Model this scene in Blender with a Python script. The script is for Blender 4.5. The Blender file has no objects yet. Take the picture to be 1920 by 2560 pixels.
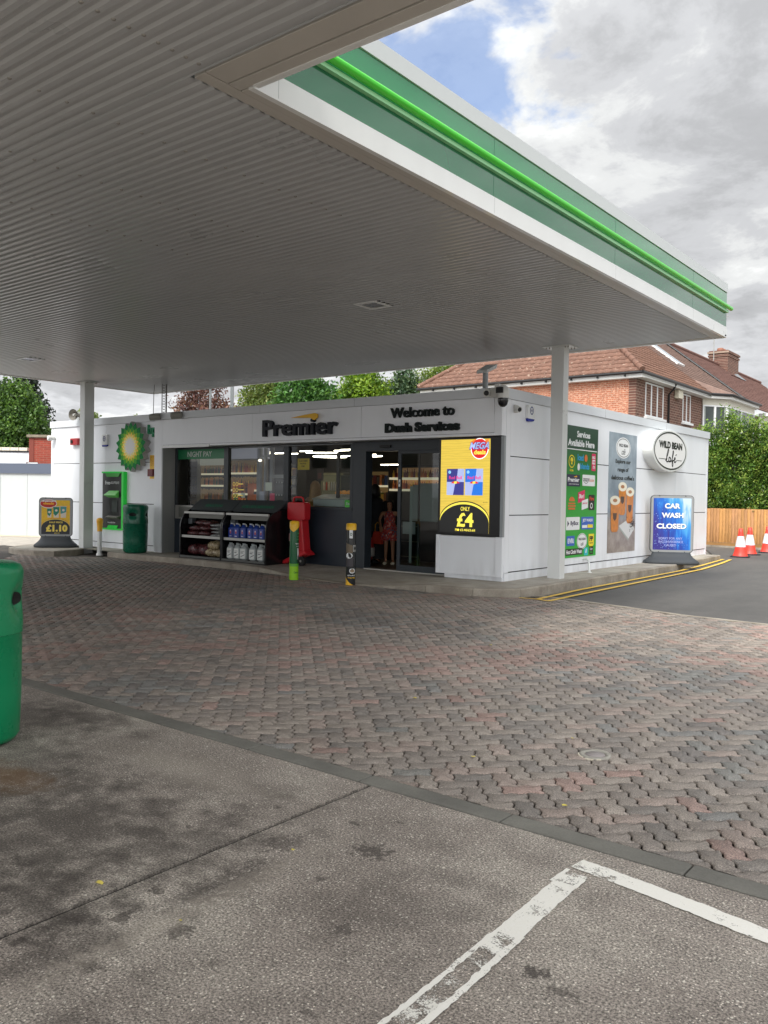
import bpy, math, random
import numpy as np
from mathutils import Vector, Matrix
# ---------------------------------------------------------------- scene, camera, sky, sun, exposure
S = bpy.context.scene
C = bpy.context.collection
S.render.resolution_x, S.render.resolution_y = 768, 1024
S.cycles.use_denoising = True
S.cycles.max_bounces = 8
S.cycles.diffuse_bounces = 4
S.cycles.glossy_bounces = 4
S.cycles.transparent_max_bounces = 12
S.view_settings.view_transform = 'Standard'
S.view_settings.look = 'None'
S.view_settings.exposure = 0.92
S.view_settings.gamma = 1.0
R = math.radians
camd = bpy.data.cameras.new('camera')
camd.sensor_fit = 'HORIZONTAL'; camd.sensor_width = 36.0; camd.lens = 36 * 2112.41 / 1920
camd.clip_start = 0.05; camd.clip_end = 2000
cam = bpy.data.objects.new('camera', camd); C.objects.link(cam)
cam.matrix_world = Matrix(((0.7863358851, -0.0250198789, 0.6172923792, 0), (0.6175660355, 0.0043832588, -0.7865068205, 0),
                           (0.0169725531, 0.9996773443, 0.0188981412, 1.6), (0, 0, 0, 1)))
S.camera = cam
SUN_EL, SUN_AZ = R(48), (0.22, -0.975)           # veiled sun stands behind the camera
sd = Vector((SUN_AZ[0], SUN_AZ[1], 0)).normalized() * math.cos(SUN_EL) + Vector((0, 0, math.sin(SUN_EL)))
W = bpy.data.worlds.new('World'); S.world = W; W.use_nodes = True
def world():
    nt = W.node_tree; nt.nodes.clear(); L = nt.links.new; N = nt.nodes.new
    out = N('ShaderNodeOutputWorld'); bg = N('ShaderNodeBackground'); L(bg.outputs[0], out.inputs[0])
    sky = N('ShaderNodeTexSky'); sky.sky_type = 'NISHITA'; sky.sun_disc = False
    sky.sun_elevation = SUN_EL; sky.sun_rotation = math.atan2(SUN_AZ[0], SUN_AZ[1])
    sk = N('ShaderNodeVectorMath'); sk.operation = 'SCALE'; L(sky.outputs[0], sk.inputs[0]); sk.inputs[3].default_value = 0.11
    tc = N('ShaderNodeTexCoord'); sep = N('ShaderNodeSeparateXYZ'); L(tc.outputs['Generated'], sep.inputs[0])
    def mth(op, a, b=None, c=None):
        n = N('ShaderNodeMath'); n.operation = op
        for i, v in enumerate((a, b, c)):
            if v is None: continue
            if isinstance(v, (int, float)): n.inputs[i].default_value = v
            else: L(v, n.inputs[i])
        return n.outputs[0]
    zz = mth('MAXIMUM', sep.outputs[2], 0.0)
    den = mth('ADD', zz, 0.22)
    cx = mth('DIVIDE', sep.outputs[0], den); cy = mth('DIVIDE', sep.outputs[1], den)
    cv = N('ShaderNodeCombineXYZ'); L(cx, cv.inputs[0]); L(cy, cv.inputs[1])
    def noise(scale, det, rough, off, dist=0.0):
        mp = N('ShaderNodeMapping'); L(cv.outputs[0], mp.inputs[0]); mp.inputs[1].default_value = off
        n = N('ShaderNodeTexNoise'); L(mp.outputs[0], n.inputs[0]); n.inputs['Scale'].default_value = scale
        n.inputs['Detail'].default_value = det; n.inputs['Roughness'].default_value = rough; n.inputs['Distortion'].default_value = dist
        return n.outputs[0]
    def ramp(src, stops):
        r = N('ShaderNodeValToRGB'); L(src, r.inputs[0]); e = r.color_ramp.elements
        e[0].position, e[0].color = stops[0][0], (*stops[0][1], 1); e[1].position, e[1].color = stops[-1][0], (*stops[-1][1], 1)
        for p, c in stops[1:-1]:
            q = e.new(p); q.color = (*c, 1)
        r.color_ramp.interpolation = 'EASE'
        return r.outputs[0]
    big = noise(1.5, 8, 0.6, (3.1, 1.7, 0), .15); fine = noise(4.0, 9, 0.65, (7, 2, 0), .3)
    bsum = mth('ADD', mth('MULTIPLY', big, 0.64), mth('MULTIPLY', fine, 0.36))
    g = lambda v, b=1.03: (v * .985, v, v * b)
    cloud = ramp(bsum, [(.36, g(.185)), (.44, g(.235)), (.505, g(.295)), (.56, g(.375, 1.0)), (.64, g(.475, .99))])
    # the clouds round the veiled sun, and the high cloud overhead, are made brighter to light the scene
    dt = N('ShaderNodeVectorMath'); dt.operation = 'DOT_PRODUCT'; L(tc.outputs['Generated'], dt.inputs[0]); dt.inputs[1].default_value = sd
    glow = mth('ADD', 1.0, mth('MULTIPLY', mth('ADD', mth('MULTIPLY', mth('POWER', mth('MAXIMUM', dt.outputs['Value'], 0.0), 2.0), 4.4), mth('ADD', mth('MULTIPLY', mth('MULTIPLY', zz, zz), 1.5), mth('MULTIPLY', mth('POWER', mth('SUBTRACT', 1.0, zz), 7.0), .95))), 1.0))
    cl = N('ShaderNodeVectorMath'); cl.operation = 'SCALE'; L(cloud, cl.inputs[0]); L(glow, cl.inputs[3])
    # one gap of blue in the cloud, over the far end of the canopy
    d2 = N('ShaderNodeVectorMath'); d2.operation = 'DOT_PRODUCT'; L(tc.outputs['Generated'], d2.inputs[0]); d2.inputs[1].default_value = (-0.545, 0.690, 0.475)
    gap = ramp(mth('ADD', d2.outputs['Value'], mth('MULTIPLY', mth('SUBTRACT', noise(4.2, 6, .55, (1.3, 5.2, 0), .2), .5), 0.11)), [(.988, (0, 0, 0)), (1.008, (.70, .70, .70))])
    bl = N('ShaderNodeVectorMath'); bl.operation = 'MULTIPLY'; L(sk.outputs[0], bl.inputs[0]); bl.inputs[1].default_value = (.75, .9, 1.1)
    mx = N('ShaderNodeMix'); mx.data_type = 'RGBA'; L(gap, mx.inputs[0]); L(cl.outputs[0], mx.inputs[6]); L(bl.outputs[0], mx.inputs[7])
    L(mx.outputs[2], bg.inputs[0]); bg.inputs[1].default_value = 1.0
world()
sl = bpy.data.lights.new('sun', 'SUN'); sl.energy = 1.5; sl.angle = R(11); sl.color = (1, .95, .87)
so = bpy.data.objects.new('sun', sl); C.objects.link(so); so.rotation_euler = (-sd).to_track_quat('-Z', 'Y').to_euler(); so.location = (0, 0, 30)

random.seed(7); rng = np.random.default_rng(11)
PI = math.pi
# ---------------------------------------------------------------- materials
def lin(r, g, b):
    f = lambda c: (c / 255 / 12.92) if c <= 10 else ((c / 255 + .055) / 1.055) ** 2.4
    return (f(r), f(g), f(b))
_m = {}
def M(name, col, rough=.5, metal=0., var=0., vs=4., bump=0., bs=60., spec=.5, coat=0., emit=0., streak=0.):
    if name in _m: return _m[name]
    m = bpy.data.materials.new(name); m.use_nodes = True; nt = m.node_tree; b = nt.nodes['Principled BSDF']; L = nt.links.new; N = nt.nodes.new
    b.inputs['Base Color'].default_value = (*col, 1); b.inputs['Roughness'].default_value = rough; b.inputs['Metallic'].default_value = metal
    b.inputs['Specular IOR Level'].default_value = spec; b.inputs['Coat Weight'].default_value = coat
    if emit:
        b.inputs['Emission Color'].default_value = (*col, 1); b.inputs['Emission Strength'].default_value = emit
    if var or bump or streak:
        geo = N('ShaderNodeNewGeometry')
    if var:
        n = N('ShaderNodeTexNoise'); L(geo.outputs['Position'], n.inputs[0]); n.inputs['Scale'].default_value = vs; n.inputs['Detail'].default_value = 5
        mr = N('ShaderNodeMapRange'); L(n.outputs[0], mr.inputs[0]); mr.inputs[1].default_value = .25; mr.inputs[2].default_value = .75
        mr.inputs[3].default_value = 1 - var; mr.inputs[4].default_value = 1 + var
        v = N('ShaderNodeVectorMath'); v.operation = 'SCALE'; v.inputs[0].default_value = col; L(mr.outputs[0], v.inputs[3]); L(v.outputs[0], b.inputs['Base Color'])
        r2 = N('ShaderNodeMapRange'); L(n.outputs[0], r2.inputs[0]); r2.inputs[3].default_value = max(0, rough - .08); r2.inputs[4].default_value = min(1, rough + .08); L(r2.outputs[0], b.inputs['Roughness'])
    if bump:
        n = N('ShaderNodeTexNoise'); L(geo.outputs['Position'], n.inputs[0]); n.inputs['Scale'].default_value = bs; n.inputs['Detail'].default_value = 4
        bp = N('ShaderNodeBump'); L(n.outputs[0], bp.inputs['Height']); bp.inputs['Strength'].default_value = bump; bp.inputs['Distance'].default_value = .01; L(bp.outputs[0], b.inputs['Normal'])
    if streak:                                          # rain runs and splash dirt low down
        mp = N('ShaderNodeMapping'); L(geo.outputs['Position'], mp.inputs[0]); mp.inputs[3].default_value = (4, 4, .6); n3 = N('ShaderNodeTexNoise'); L(mp.outputs[0], n3.inputs[0]); n3.inputs['Scale'].default_value = 1.3; n3.inputs['Detail'].default_value = 5
        s3 = N('ShaderNodeSeparateXYZ'); L(geo.outputs['Position'], s3.inputs[0]); mr3 = N('ShaderNodeMapRange'); L(s3.outputs[2], mr3.inputs[0]); mr3.inputs[1].default_value = .12; mr3.inputs[2].default_value = .55; mr3.inputs[3].default_value = 1.0; mr3.inputs[4].default_value = .10
        r3 = N('ShaderNodeMapRange'); L(n3.outputs[0], r3.inputs[0]); r3.inputs[1].default_value = .42; r3.inputs[2].default_value = .75
        k3 = N('ShaderNodeMath'); k3.operation = 'MULTIPLY'; L(r3.outputs[0], k3.inputs[0]); L(mr3.outputs[0], k3.inputs[1]); k4 = N('ShaderNodeMath'); k4.operation = 'MULTIPLY'; L(k3.outputs[0], k4.inputs[0]); k4.inputs[1].default_value = streak
        lk = b.inputs['Base Color'].links[0].from_socket; x3 = N('ShaderNodeMix'); x3.data_type = 'RGBA'; L(k4.outputs[0], x3.inputs[0]); L(lk, x3.inputs[6]); x3.inputs[7].default_value = (.16, .14, .11, 1); L(x3.outputs[2], b.inputs['Base Color'])
    _m[name] = m
    return m
def nodes_mat(name):
    m = bpy.data.materials.new(name); m.use_nodes = True; nt = m.node_tree
    _m[name] = m
    return m, nt, nt.nodes['Principled BSDF'], nt.nodes.new, nt.links.new
def mixc(N, L, fac, a, b, typ='MIX'):
    x = N('ShaderNodeMix'); x.data_type = 'RGBA'; x.blend_type = typ
    for i, v in ((0, fac), (6, a), (7, b)):
        if isinstance(v, (int, float)): x.inputs[i].default_value = v
        elif isinstance(v, tuple): x.inputs[i].default_value = (*v[:3], 1)
        else: L(v, x.inputs[i])
    return x.outputs[2]
def math_(N, L, op, a, b=0.0):
    n = N('ShaderNodeMath'); n.operation = op
    for i, v in enumerate((a, b)):
        if isinstance(v, (int, float)): n.inputs[i].default_value = v
        else: L(v, n.inputs[i])
    return n.outputs[0]
def rampn(N, L, src, stops, interp='LINEAR'):
    r = N('ShaderNodeValToRGB'); L(src, r.inputs[0]); e = r.color_ramp.elements; r.color_ramp.interpolation = interp
    e[0].position, e[0].color = stops[0][0], (*stops[0][1], 1); e[1].position, e[1].color = stops[-1][0], (*stops[-1][1], 1)
    for p, c in stops[1:-1]:
        q = e.new(p); q.color = (*c, 1)
    return r.outputs[0]
def pos_noise(N, L, scale, det=5, rough=.55, stretch=None, off=None, dist=0):
    g = N('ShaderNodeNewGeometry'); src = g.outputs['Position']
    if stretch or off:
        mp = N('ShaderNodeMapping'); L(src, mp.inputs[0]); src = mp.outputs[0]
        if stretch: mp.inputs[3].default_value = stretch
        if off: mp.inputs[1].default_value = off
    n = N('ShaderNodeTexNoise'); L(src, n.inputs[0]); n.inputs['Scale'].default_value = scale; n.inputs['Detail'].default_value = det
    n.inputs['Roughness'].default_value = rough; n.inputs['Distortion'].default_value = dist
    return n.outputs[0]
def voro(N, L, scale, out='Distance', feat='F1'):
    g = N('ShaderNodeNewGeometry'); n = N('ShaderNodeTexVoronoi'); n.feature = feat; L(g.outputs['Position'], n.inputs['Vector']); n.inputs['Scale'].default_value = scale
    return n.outputs[out]
def bumpn(N, L, h, b, strength=.4, dist=.01):
    bp = N('ShaderNodeBump'); L(h, bp.inputs['Height']); bp.inputs['Strength'].default_value = strength; bp.inputs['Distance'].default_value = dist; L(bp.outputs[0], b.inputs['Normal'])
G3 = lambda v: (v, v, v)
def concrete_mat():                                    # brushed, oil-stained concrete with pale chips in it
    m, nt, b, N, L = nodes_mat('forecourt_concrete')
    big = pos_noise(N, L, .85, 6, .6); med = pos_noise(N, L, 5.5, 6, .65); med2 = pos_noise(N, L, 26, 5, .7); fin = pos_noise(N, L, 105, 4, .75)
    c = rampn(N, L, big, [(.32, lin(124, 115, 107)), (.5, lin(148, 139, 130)), (.66, lin(170, 162, 151))])
    c = mixc(N, L, .55, c, rampn(N, L, med, [(.3, G3(.35)), (.7, G3(.66))]), 'OVERLAY')
    c = mixc(N, L, .85, c, rampn(N, L, fin, [(.38, G3(.06)), (.52, G3(.5)), (.63, G3(.92))]), 'OVERLAY')
    vd = voro(N, L, 80); vc = N('ShaderNodeSeparateColor'); L(voro(N, L, 80, 'Color'), vc.inputs[0])
    chip = math_(N, L, 'MULTIPLY', math_(N, L, 'LESS_THAN', vd, .26), math_(N, L, 'GREATER_THAN', vc.outputs[0], .70))
    c = mixc(N, L, math_(N, L, 'MULTIPLY', chip, .85), c, lin(238, 230, 216))
    vd2 = voro(N, L, 40); vc2 = N('ShaderNodeSeparateColor'); L(voro(N, L, 40, 'Color'), vc2.inputs[0])
    chip2 = math_(N, L, 'MULTIPLY', math_(N, L, 'LESS_THAN', vd2, .20), math_(N, L, 'GREATER_THAN', vc2.outputs[1], .88))
    c = mixc(N, L, math_(N, L, 'MULTIPLY', chip2, .8), c, lin(228, 222, 208))
    pit = math_(N, L, 'MULTIPLY', math_(N, L, 'LESS_THAN', vd, .2), math_(N, L, 'LESS_THAN', vc.outputs[1], .14))
    c = mixc(N, L, math_(N, L, 'MULTIPLY', pit, .6), c, lin(48, 42, 38))
    # oil: broad dark drag on the near bay, drips along the joint, rust by the bin
    g = N('ShaderNodeNewGeometry'); sx = N('ShaderNodeSeparateXYZ'); L(g.outputs['Position'], sx.inputs[0])
    def blob(x, y, rx, ry, n=.9):
        dx = math_(N, L, 'DIVIDE', math_(N, L, 'SUBTRACT', sx.outputs[0], x), rx); dy = math_(N, L, 'DIVIDE', math_(N, L, 'SUBTRACT', sx.outputs[1], y), ry)
        d = math_(N, L, 'SQRT', math_(N, L, 'ADD', math_(N, L, 'MULTIPLY', dx, dx), math_(N, L, 'MULTIPLY', dy, dy)))
        d = math_(N, L, 'ADD', d, math_(N, L, 'MULTIPLY', math_(N, L, 'SUBTRACT', med2 if rx < .13 else med, .5), n * (5.5 if rx < .13 else 3.0)))
        return rampn(N, L, d, [(.50, G3(1)), (1.05, G3(0))] if rx < .13 else [(.2, G3(1)), (1.25, G3(0))])
    for x, y, rx, ry, a in ((-3.6, 2.2, 1.0, .85, .62), (-4.7, 2.6, .9, .45, .5), (-2.65, 1.7, .16, .55, .5), (-3.3, 1.3, .6, .5, .45), (-3.0, 2.4, .35, .9, .35), (-1.9, 2.6, .4, .5, .22), (-5.6, 3.2, .8, .35, .5), (-2.6, 2.35, .10, .25, .6), (-2.35, 2.95, .12, .08, .7), (-2.1, 1.45, .35, .25, .35), (-3.1, 1.75, .5, .3, .4),
                            (-2.72, 2.75, .09, .10, .55), (-1.32, 2.55, .05, .05, .8), (-1.2, 2.5, .07, .04, .55), (-2.0, 2.35, .06, .05, .5), (-5.4, 3.4, .9, .2, .45), (-2.45, 1.95, .06, .07, .6), (-3.35, 3.2, .25, .09, .3), (-2.78, 2.1, .035, .035, .7), (-2.70, 1.88, .045, .05, .65), (-2.83, 1.55, .03, .03, .7), (-2.35, 2.6, .03, .025, .6), (-3.2, 2.6, .03, .02, .6), (-2.62, 3.15, .05, .02, .6), (-2.5, 1.62, .06, .045, .6), (-3.05, 3.05, .03, .02, .6), (-2.2, 1.9, .025, .03, .5), (-3.5, 1.9, .03, .025, .6), (-1.75, 1.9, .03, .02, .5), (-2.45, 3.3, .03, .015, .5)):
        c = mixc(N, L, math_(N, L, 'MULTIPLY', blob(x, y, rx, ry), a), c, lin(52, 45, 41))
    c = mixc(N, L, math_(N, L, 'MULTIPLY', blob(-4.5, 2.42, .42, .20), .42), c, lin(128, 90, 48))
    for x, y, rx, ry in ((-3.9, 3.15, .75, .22), (-2.55, 2.05, .07, .9)):
        c = mixc(N, L, math_(N, L, 'MULTIPLY', blob(x, y, rx, ry), .34), c, lin(165, 156, 143))
    L(c, b.inputs['Base Color']); b.inputs['Roughness'].default_value = .78
    bumpn(N, L, mixc(N, L, .5, fin, med), b, .5, .004)
    return m
def paver_mat():
    m, nt, b, N, L = nodes_mat('paver_concrete')
    a = N('ShaderNodeVertexColor'); a.layer_name = 'tint'
    med = pos_noise(N, L, 9, 5, .6); fin = pos_noise(N, L, 130, 4, .75); big = pos_noise(N, L, .5, 5, .6)
    c = mixc(N, L, .5, a.outputs[0], rampn(N, L, med, [(.3, G3(.36)), (.7, G3(.62))]), 'OVERLAY')
    c = mixc(N, L, .75, c, rampn(N, L, fin, [(.36, G3(.15)), (.52, G3(.5)), (.64, G3(.85))]), 'OVERLAY')
    c = mixc(N, L, .5, c, rampn(N, L, big, [(.34, G3(.26)), (.64, G3(.60))]), 'OVERLAY')
    vd = voro(N, L, 110); vc = N('ShaderNodeSeparateColor'); L(voro(N, L, 110, 'Color'), vc.inputs[0])
    chip = math_(N, L, 'MULTIPLY', math_(N, L, 'LESS_THAN', vd, .28), math_(N, L, 'GREATER_THAN', vc.outputs[0], .84))
    c = mixc(N, L, math_(N, L, 'MULTIPLY', chip, .55), c, lin(200, 190, 176))
    c = mixc(N, L, 1.0, c, (1, .985, .955), 'MULTIPLY'); L(c, b.inputs['Base Color']); b.inputs['Roughness'].default_value = .72
    bumpn(N, L, fin, b, .4, .003)
    return m
def asphalt_mat():
    m, nt, b, N, L = nodes_mat('asphalt')
    big = pos_noise(N, L, .6, 6, .6, (1, .35, 1)); fin = pos_noise(N, L, 150, 3, .7); med = pos_noise(N, L, 4, 5, .6)
    c = rampn(N, L, big, [(.3, lin(72, 71, 70)), (.7, lin(98, 96, 93))])
    c = mixc(N, L, .4, c, rampn(N, L, med, [(.3, G3(.4)), (.7, G3(.6))]), 'OVERLAY')
    c = mixc(N, L, .6, c, rampn(N, L, fin, [(.35, G3(.25)), (.65, G3(.75))]), 'OVERLAY')
    L(c, b.inputs['Base Color']); b.inputs['Roughness'].default_value = .8; bumpn(N, L, fin, b, .5, .004)
    return m
def stone_mat(name, base, dark, speck=.5, warm=None):
    m, nt, b, N, L = nodes_mat(name)
    big = pos_noise(N, L, 2.2, 6, .65); fin = pos_noise(N, L, 120, 3, .7)
    c = rampn(N, L, big, [(.3, dark), (.68, base)])
    c = mixc(N, L, speck, c, rampn(N, L, fin, [(.35, G3(.28)), (.65, G3(.72))]), 'OVERLAY')
    L(c, b.inputs['Base Color']); b.inputs['Roughness'].default_value = .8; bumpn(N, L, fin, b, .35, .003)
    return m
def paint_line_mat(name, col, wear):                  # worn road paint: bare patches let the surface below show
    m, nt, b, N, L = nodes_mat(name)
    n1 = pos_noise(N, L, 9, 6, .7); n2 = pos_noise(N, L, 130, 3, .7); n3 = pos_noise(N, L, 2.3, 3, .5, off=(4, 2, 0))
    s = math_(N, L, 'ADD', math_(N, L, 'MULTIPLY', n1, .45), math_(N, L, 'ADD', math_(N, L, 'MULTIPLY', n2, .30), math_(N, L, 'MULTIPLY', n3, .25)))
    k = rampn(N, L, s, [(wear, G3(0)), (wear + .03, G3(1))])
    b.inputs['Roughness'].default_value = .65
    L(mixc(N, L, .35, col, rampn(N, L, n2, [(.35, G3(.35)), (.65, G3(.65))]), 'OVERLAY'), b.inputs['Base Color'])
    t = N('ShaderNodeBsdfTransparent'); x = N('ShaderNodeMixShader'); L(k, x.inputs[0]); L(t.outputs[0], x.inputs[1]); L(b.outputs[0], x.inputs[2])
    L(x.outputs[0], nt.nodes['Material Output'].inputs[0])
    return m
def brick_mat(name, c1, c2, mortar, axis, sc=1.0, var=.5, white=0.):
    m, nt, b, N, L = nodes_mat(name)
    g = N('ShaderNodeNewGeometry'); s = N('ShaderNodeSeparateXYZ'); L(g.outputs['Position'], s.inputs[0]); cv = N('ShaderNodeCombineXYZ')
    L(s.outputs[axis], cv.inputs[0]); L(s.outputs[2], cv.inputs[1])
    br = N('ShaderNodeTexBrick'); L(cv.outputs[0], br.inputs[0]); br.inputs['Color1'].default_value = (*c1, 1); br.inputs['Color2'].default_value = (*c2, 1); br.inputs['Mortar'].default_value = (*mortar, 1)
    br.inputs['Scale'].default_value = 1; br.inputs['Mortar Size'].default_value = .008 * sc; br.inputs['Brick Width'].default_value = .225 * sc; br.inputs['Row Height'].default_value = .075 * sc; br.inputs['Bias'].default_value = -.1
    n = pos_noise(N, L, 6, 6, .65); c = mixc(N, L, var, br.outputs[0], rampn(N, L, n, [(.3, G3(.25)), (.7, G3(.72))]), 'OVERLAY')
    if white:
        w = pos_noise(N, L, 11, 3, .7, (1, 1, 2.6)); c = mixc(N, L, math_(N, L, 'MULTIPLY', rampn(N, L, w, [(.57, G3(0)), (.6, G3(1))]), white), c, lin(222, 178, 150))
    L(c, b.inputs['Base Color']); b.inputs['Roughness'].default_value = .85; bumpn(N, L, br.outputs['Fac'], b, -.5, .006)
    return m
def tile_mat(name, c1, c2, lichen=.0):
    m, nt, b, N, L = nodes_mat(name)
    n = pos_noise(N, L, 3, 6, .7); n2 = pos_noise(N, L, 14, 3, .7)
    c = rampn(N, L, n, [(.3, c1), (.7, c2)]); c = mixc(N, L, .5, c, rampn(N, L, n2, [(.3, G3(.28)), (.7, G3(.7))]), 'OVERLAY')
    if lichen: c = mixc(N, L, math_(N, L, 'MULTIPLY', rampn(N, L, pos_noise(N, L, 7, 4, .8, off=(3, 3, 3)), [(.62, G3(0)), (.66, G3(1))]), lichen), c, lin(214, 196, 176))
    L(c, b.inputs['Base Color']); b.inputs['Roughness'].default_value = .8
    return m
def leaf_mat(name, gloss=.35):
    m, nt, b, N, L = nodes_mat(name)
    a = N('ShaderNodeVertexColor'); a.layer_name = 'tint'
    L(a.outputs[0], b.inputs['Base Color']); b.inputs['Roughness'].default_value = gloss; b.inputs['Specular IOR Level'].default_value = .35
    t = N('ShaderNodeBsdfTranslucent'); v = N('ShaderNodeVectorMath'); v.operation = 'MULTIPLY'; L(a.outputs[0], v.inputs[0]); v.inputs[1].default_value = (1.3, 1.3, .6); L(v.outputs[0], t.inputs[0])
    x = N('ShaderNodeMixShader'); x.inputs[0].default_value = .3; L(b.outputs[0], x.inputs[1]); L(t.outputs[0], x.inputs[2]); L(x.outputs[0], nt.nodes['Material Output'].inputs[0])
    return m
def glass_mat(name, tint=(.80, .84, .84), rough=.02, ior=1.52):
    m, nt, b, N, L = nodes_mat(name)
    t = N('ShaderNodeBsdfTransparent'); t.inputs[0].default_value = (*tint, 1); gl = N('ShaderNodeBsdfGlossy'); gl.inputs['Roughness'].default_value = rough
    f = N('ShaderNodeFresnel'); f.inputs[0].default_value = ior; x = N('ShaderNodeMixShader'); L(math_(N, L, 'MULTIPLY', f.outputs[0], .9), x.inputs[0]); L(t.outputs[0], x.inputs[1]); L(gl.outputs[0], x.inputs[2])
    L(x.outputs[0], nt.nodes['Material Output'].inputs[0])
    return m
def wood_fence_mat():
    m, nt, b, N, L = nodes_mat('fence_timber')
    a = N('ShaderNodeVertexColor'); a.layer_name = 'tint'
    n = pos_noise(N, L, 3, 5, .6, (9, 9, .9), dist=1.5); n2 = pos_noise(N, L, 7, 3, .6)
    c = mixc(N, L, .7, a.outputs[0], rampn(N, L, n, [(.3, G3(.3)), (.7, G3(.68))]), 'OVERLAY')
    c = mixc(N, L, math_(N, L, 'MULTIPLY', rampn(N, L, n2, [(.66, G3(0)), (.70, G3(1))]), .4), c, lin(120, 72, 34))
    L(c, b.inputs['Base Color']); b.inputs['Roughness'].default_value = .7
    return m
def led_mat(name, col, strength):                      # LED wall: it gives off light; fine rows of lamps
    m, nt, b, N, L = nodes_mat(name)
    g = N('ShaderNodeNewGeometry'); s = N('ShaderNodeSeparateXYZ'); L(g.outputs['Position'], s.inputs[0])
    n = pos_noise(N, L, 2.5, 3, .5, (1, 1, 9)); w = math_(N, L, 'SINE', math_(N, L, 'ADD', math_(N, L, 'MULTIPLY', s.outputs[2], 130.0), math_(N, L, 'MULTIPLY', n, 14.0)))
    k = math_(N, L, 'ADD', math_(N, L, 'MULTIPLY', w, .09), .95); v = N('ShaderNodeVectorMath'); v.operation = 'SCALE'; v.inputs[0].default_value = col; L(k, v.inputs[3])
    b.inputs['Base Color'].default_value = (*[c * .3 for c in col], 1); L(v.outputs[0], b.inputs['Emission Color']); b.inputs['Emission Strength'].default_value = strength; b.inputs['Roughness'].default_value = .4
    return m

# ---------------------------------------------------------------- mesh builder
def wloc(o):
    v = Vector((0, 0, 0))
    while o is not None: v += o.location; o = o.parent
    return v
_tc = {}
def text_geo(s, bold, shear=0.0):
    k = (s, bold, shear)
    if k not in _tc:
        c = bpy.data.curves.new('t', 'FONT'); c.body = s; c.offset = bold; c.resolution_u = 3; c.align_x = 'LEFT'; c.shear = shear
        o = bpy.data.objects.new('t', c); m = bpy.data.meshes.new_from_object(o)
        v = np.array([p.co[:2] for p in m.vertices]); f = [tuple(p.vertices) for p in m.polygons]
        bpy.data.objects.remove(o); bpy.data.curves.remove(c); bpy.data.meshes.remove(m)
        v -= v.min(0); v /= v.max(0)
        cnt = {}
        for q in f:
            for a, b in zip(q, q[1:] + q[:1]):
                cnt[(a, b)] = 1
        edges = [e for e in cnt if (e[1], e[0]) not in cnt]
        _tc[k] = (v, f, edges)
    return _tc[k]
class P:                                               # a drawing plane: origin, right, up, outward
    def __init__(s, o, u, v, n): s.o, s.u, s.v, s.n = map(Vector, (o, u, v, n))
    def at(s, a, b, d=0): return s.o + s.u * a + s.v * b + s.n * d
FR = lambda y: P((0, y, 0), (1, 0, 0), (0, 0, 1), (0, -1, 0))
SI = lambda x: P((x, 0, 0), (0, 1, 0), (0, 0, 1), (1, 0, 0))
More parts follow.
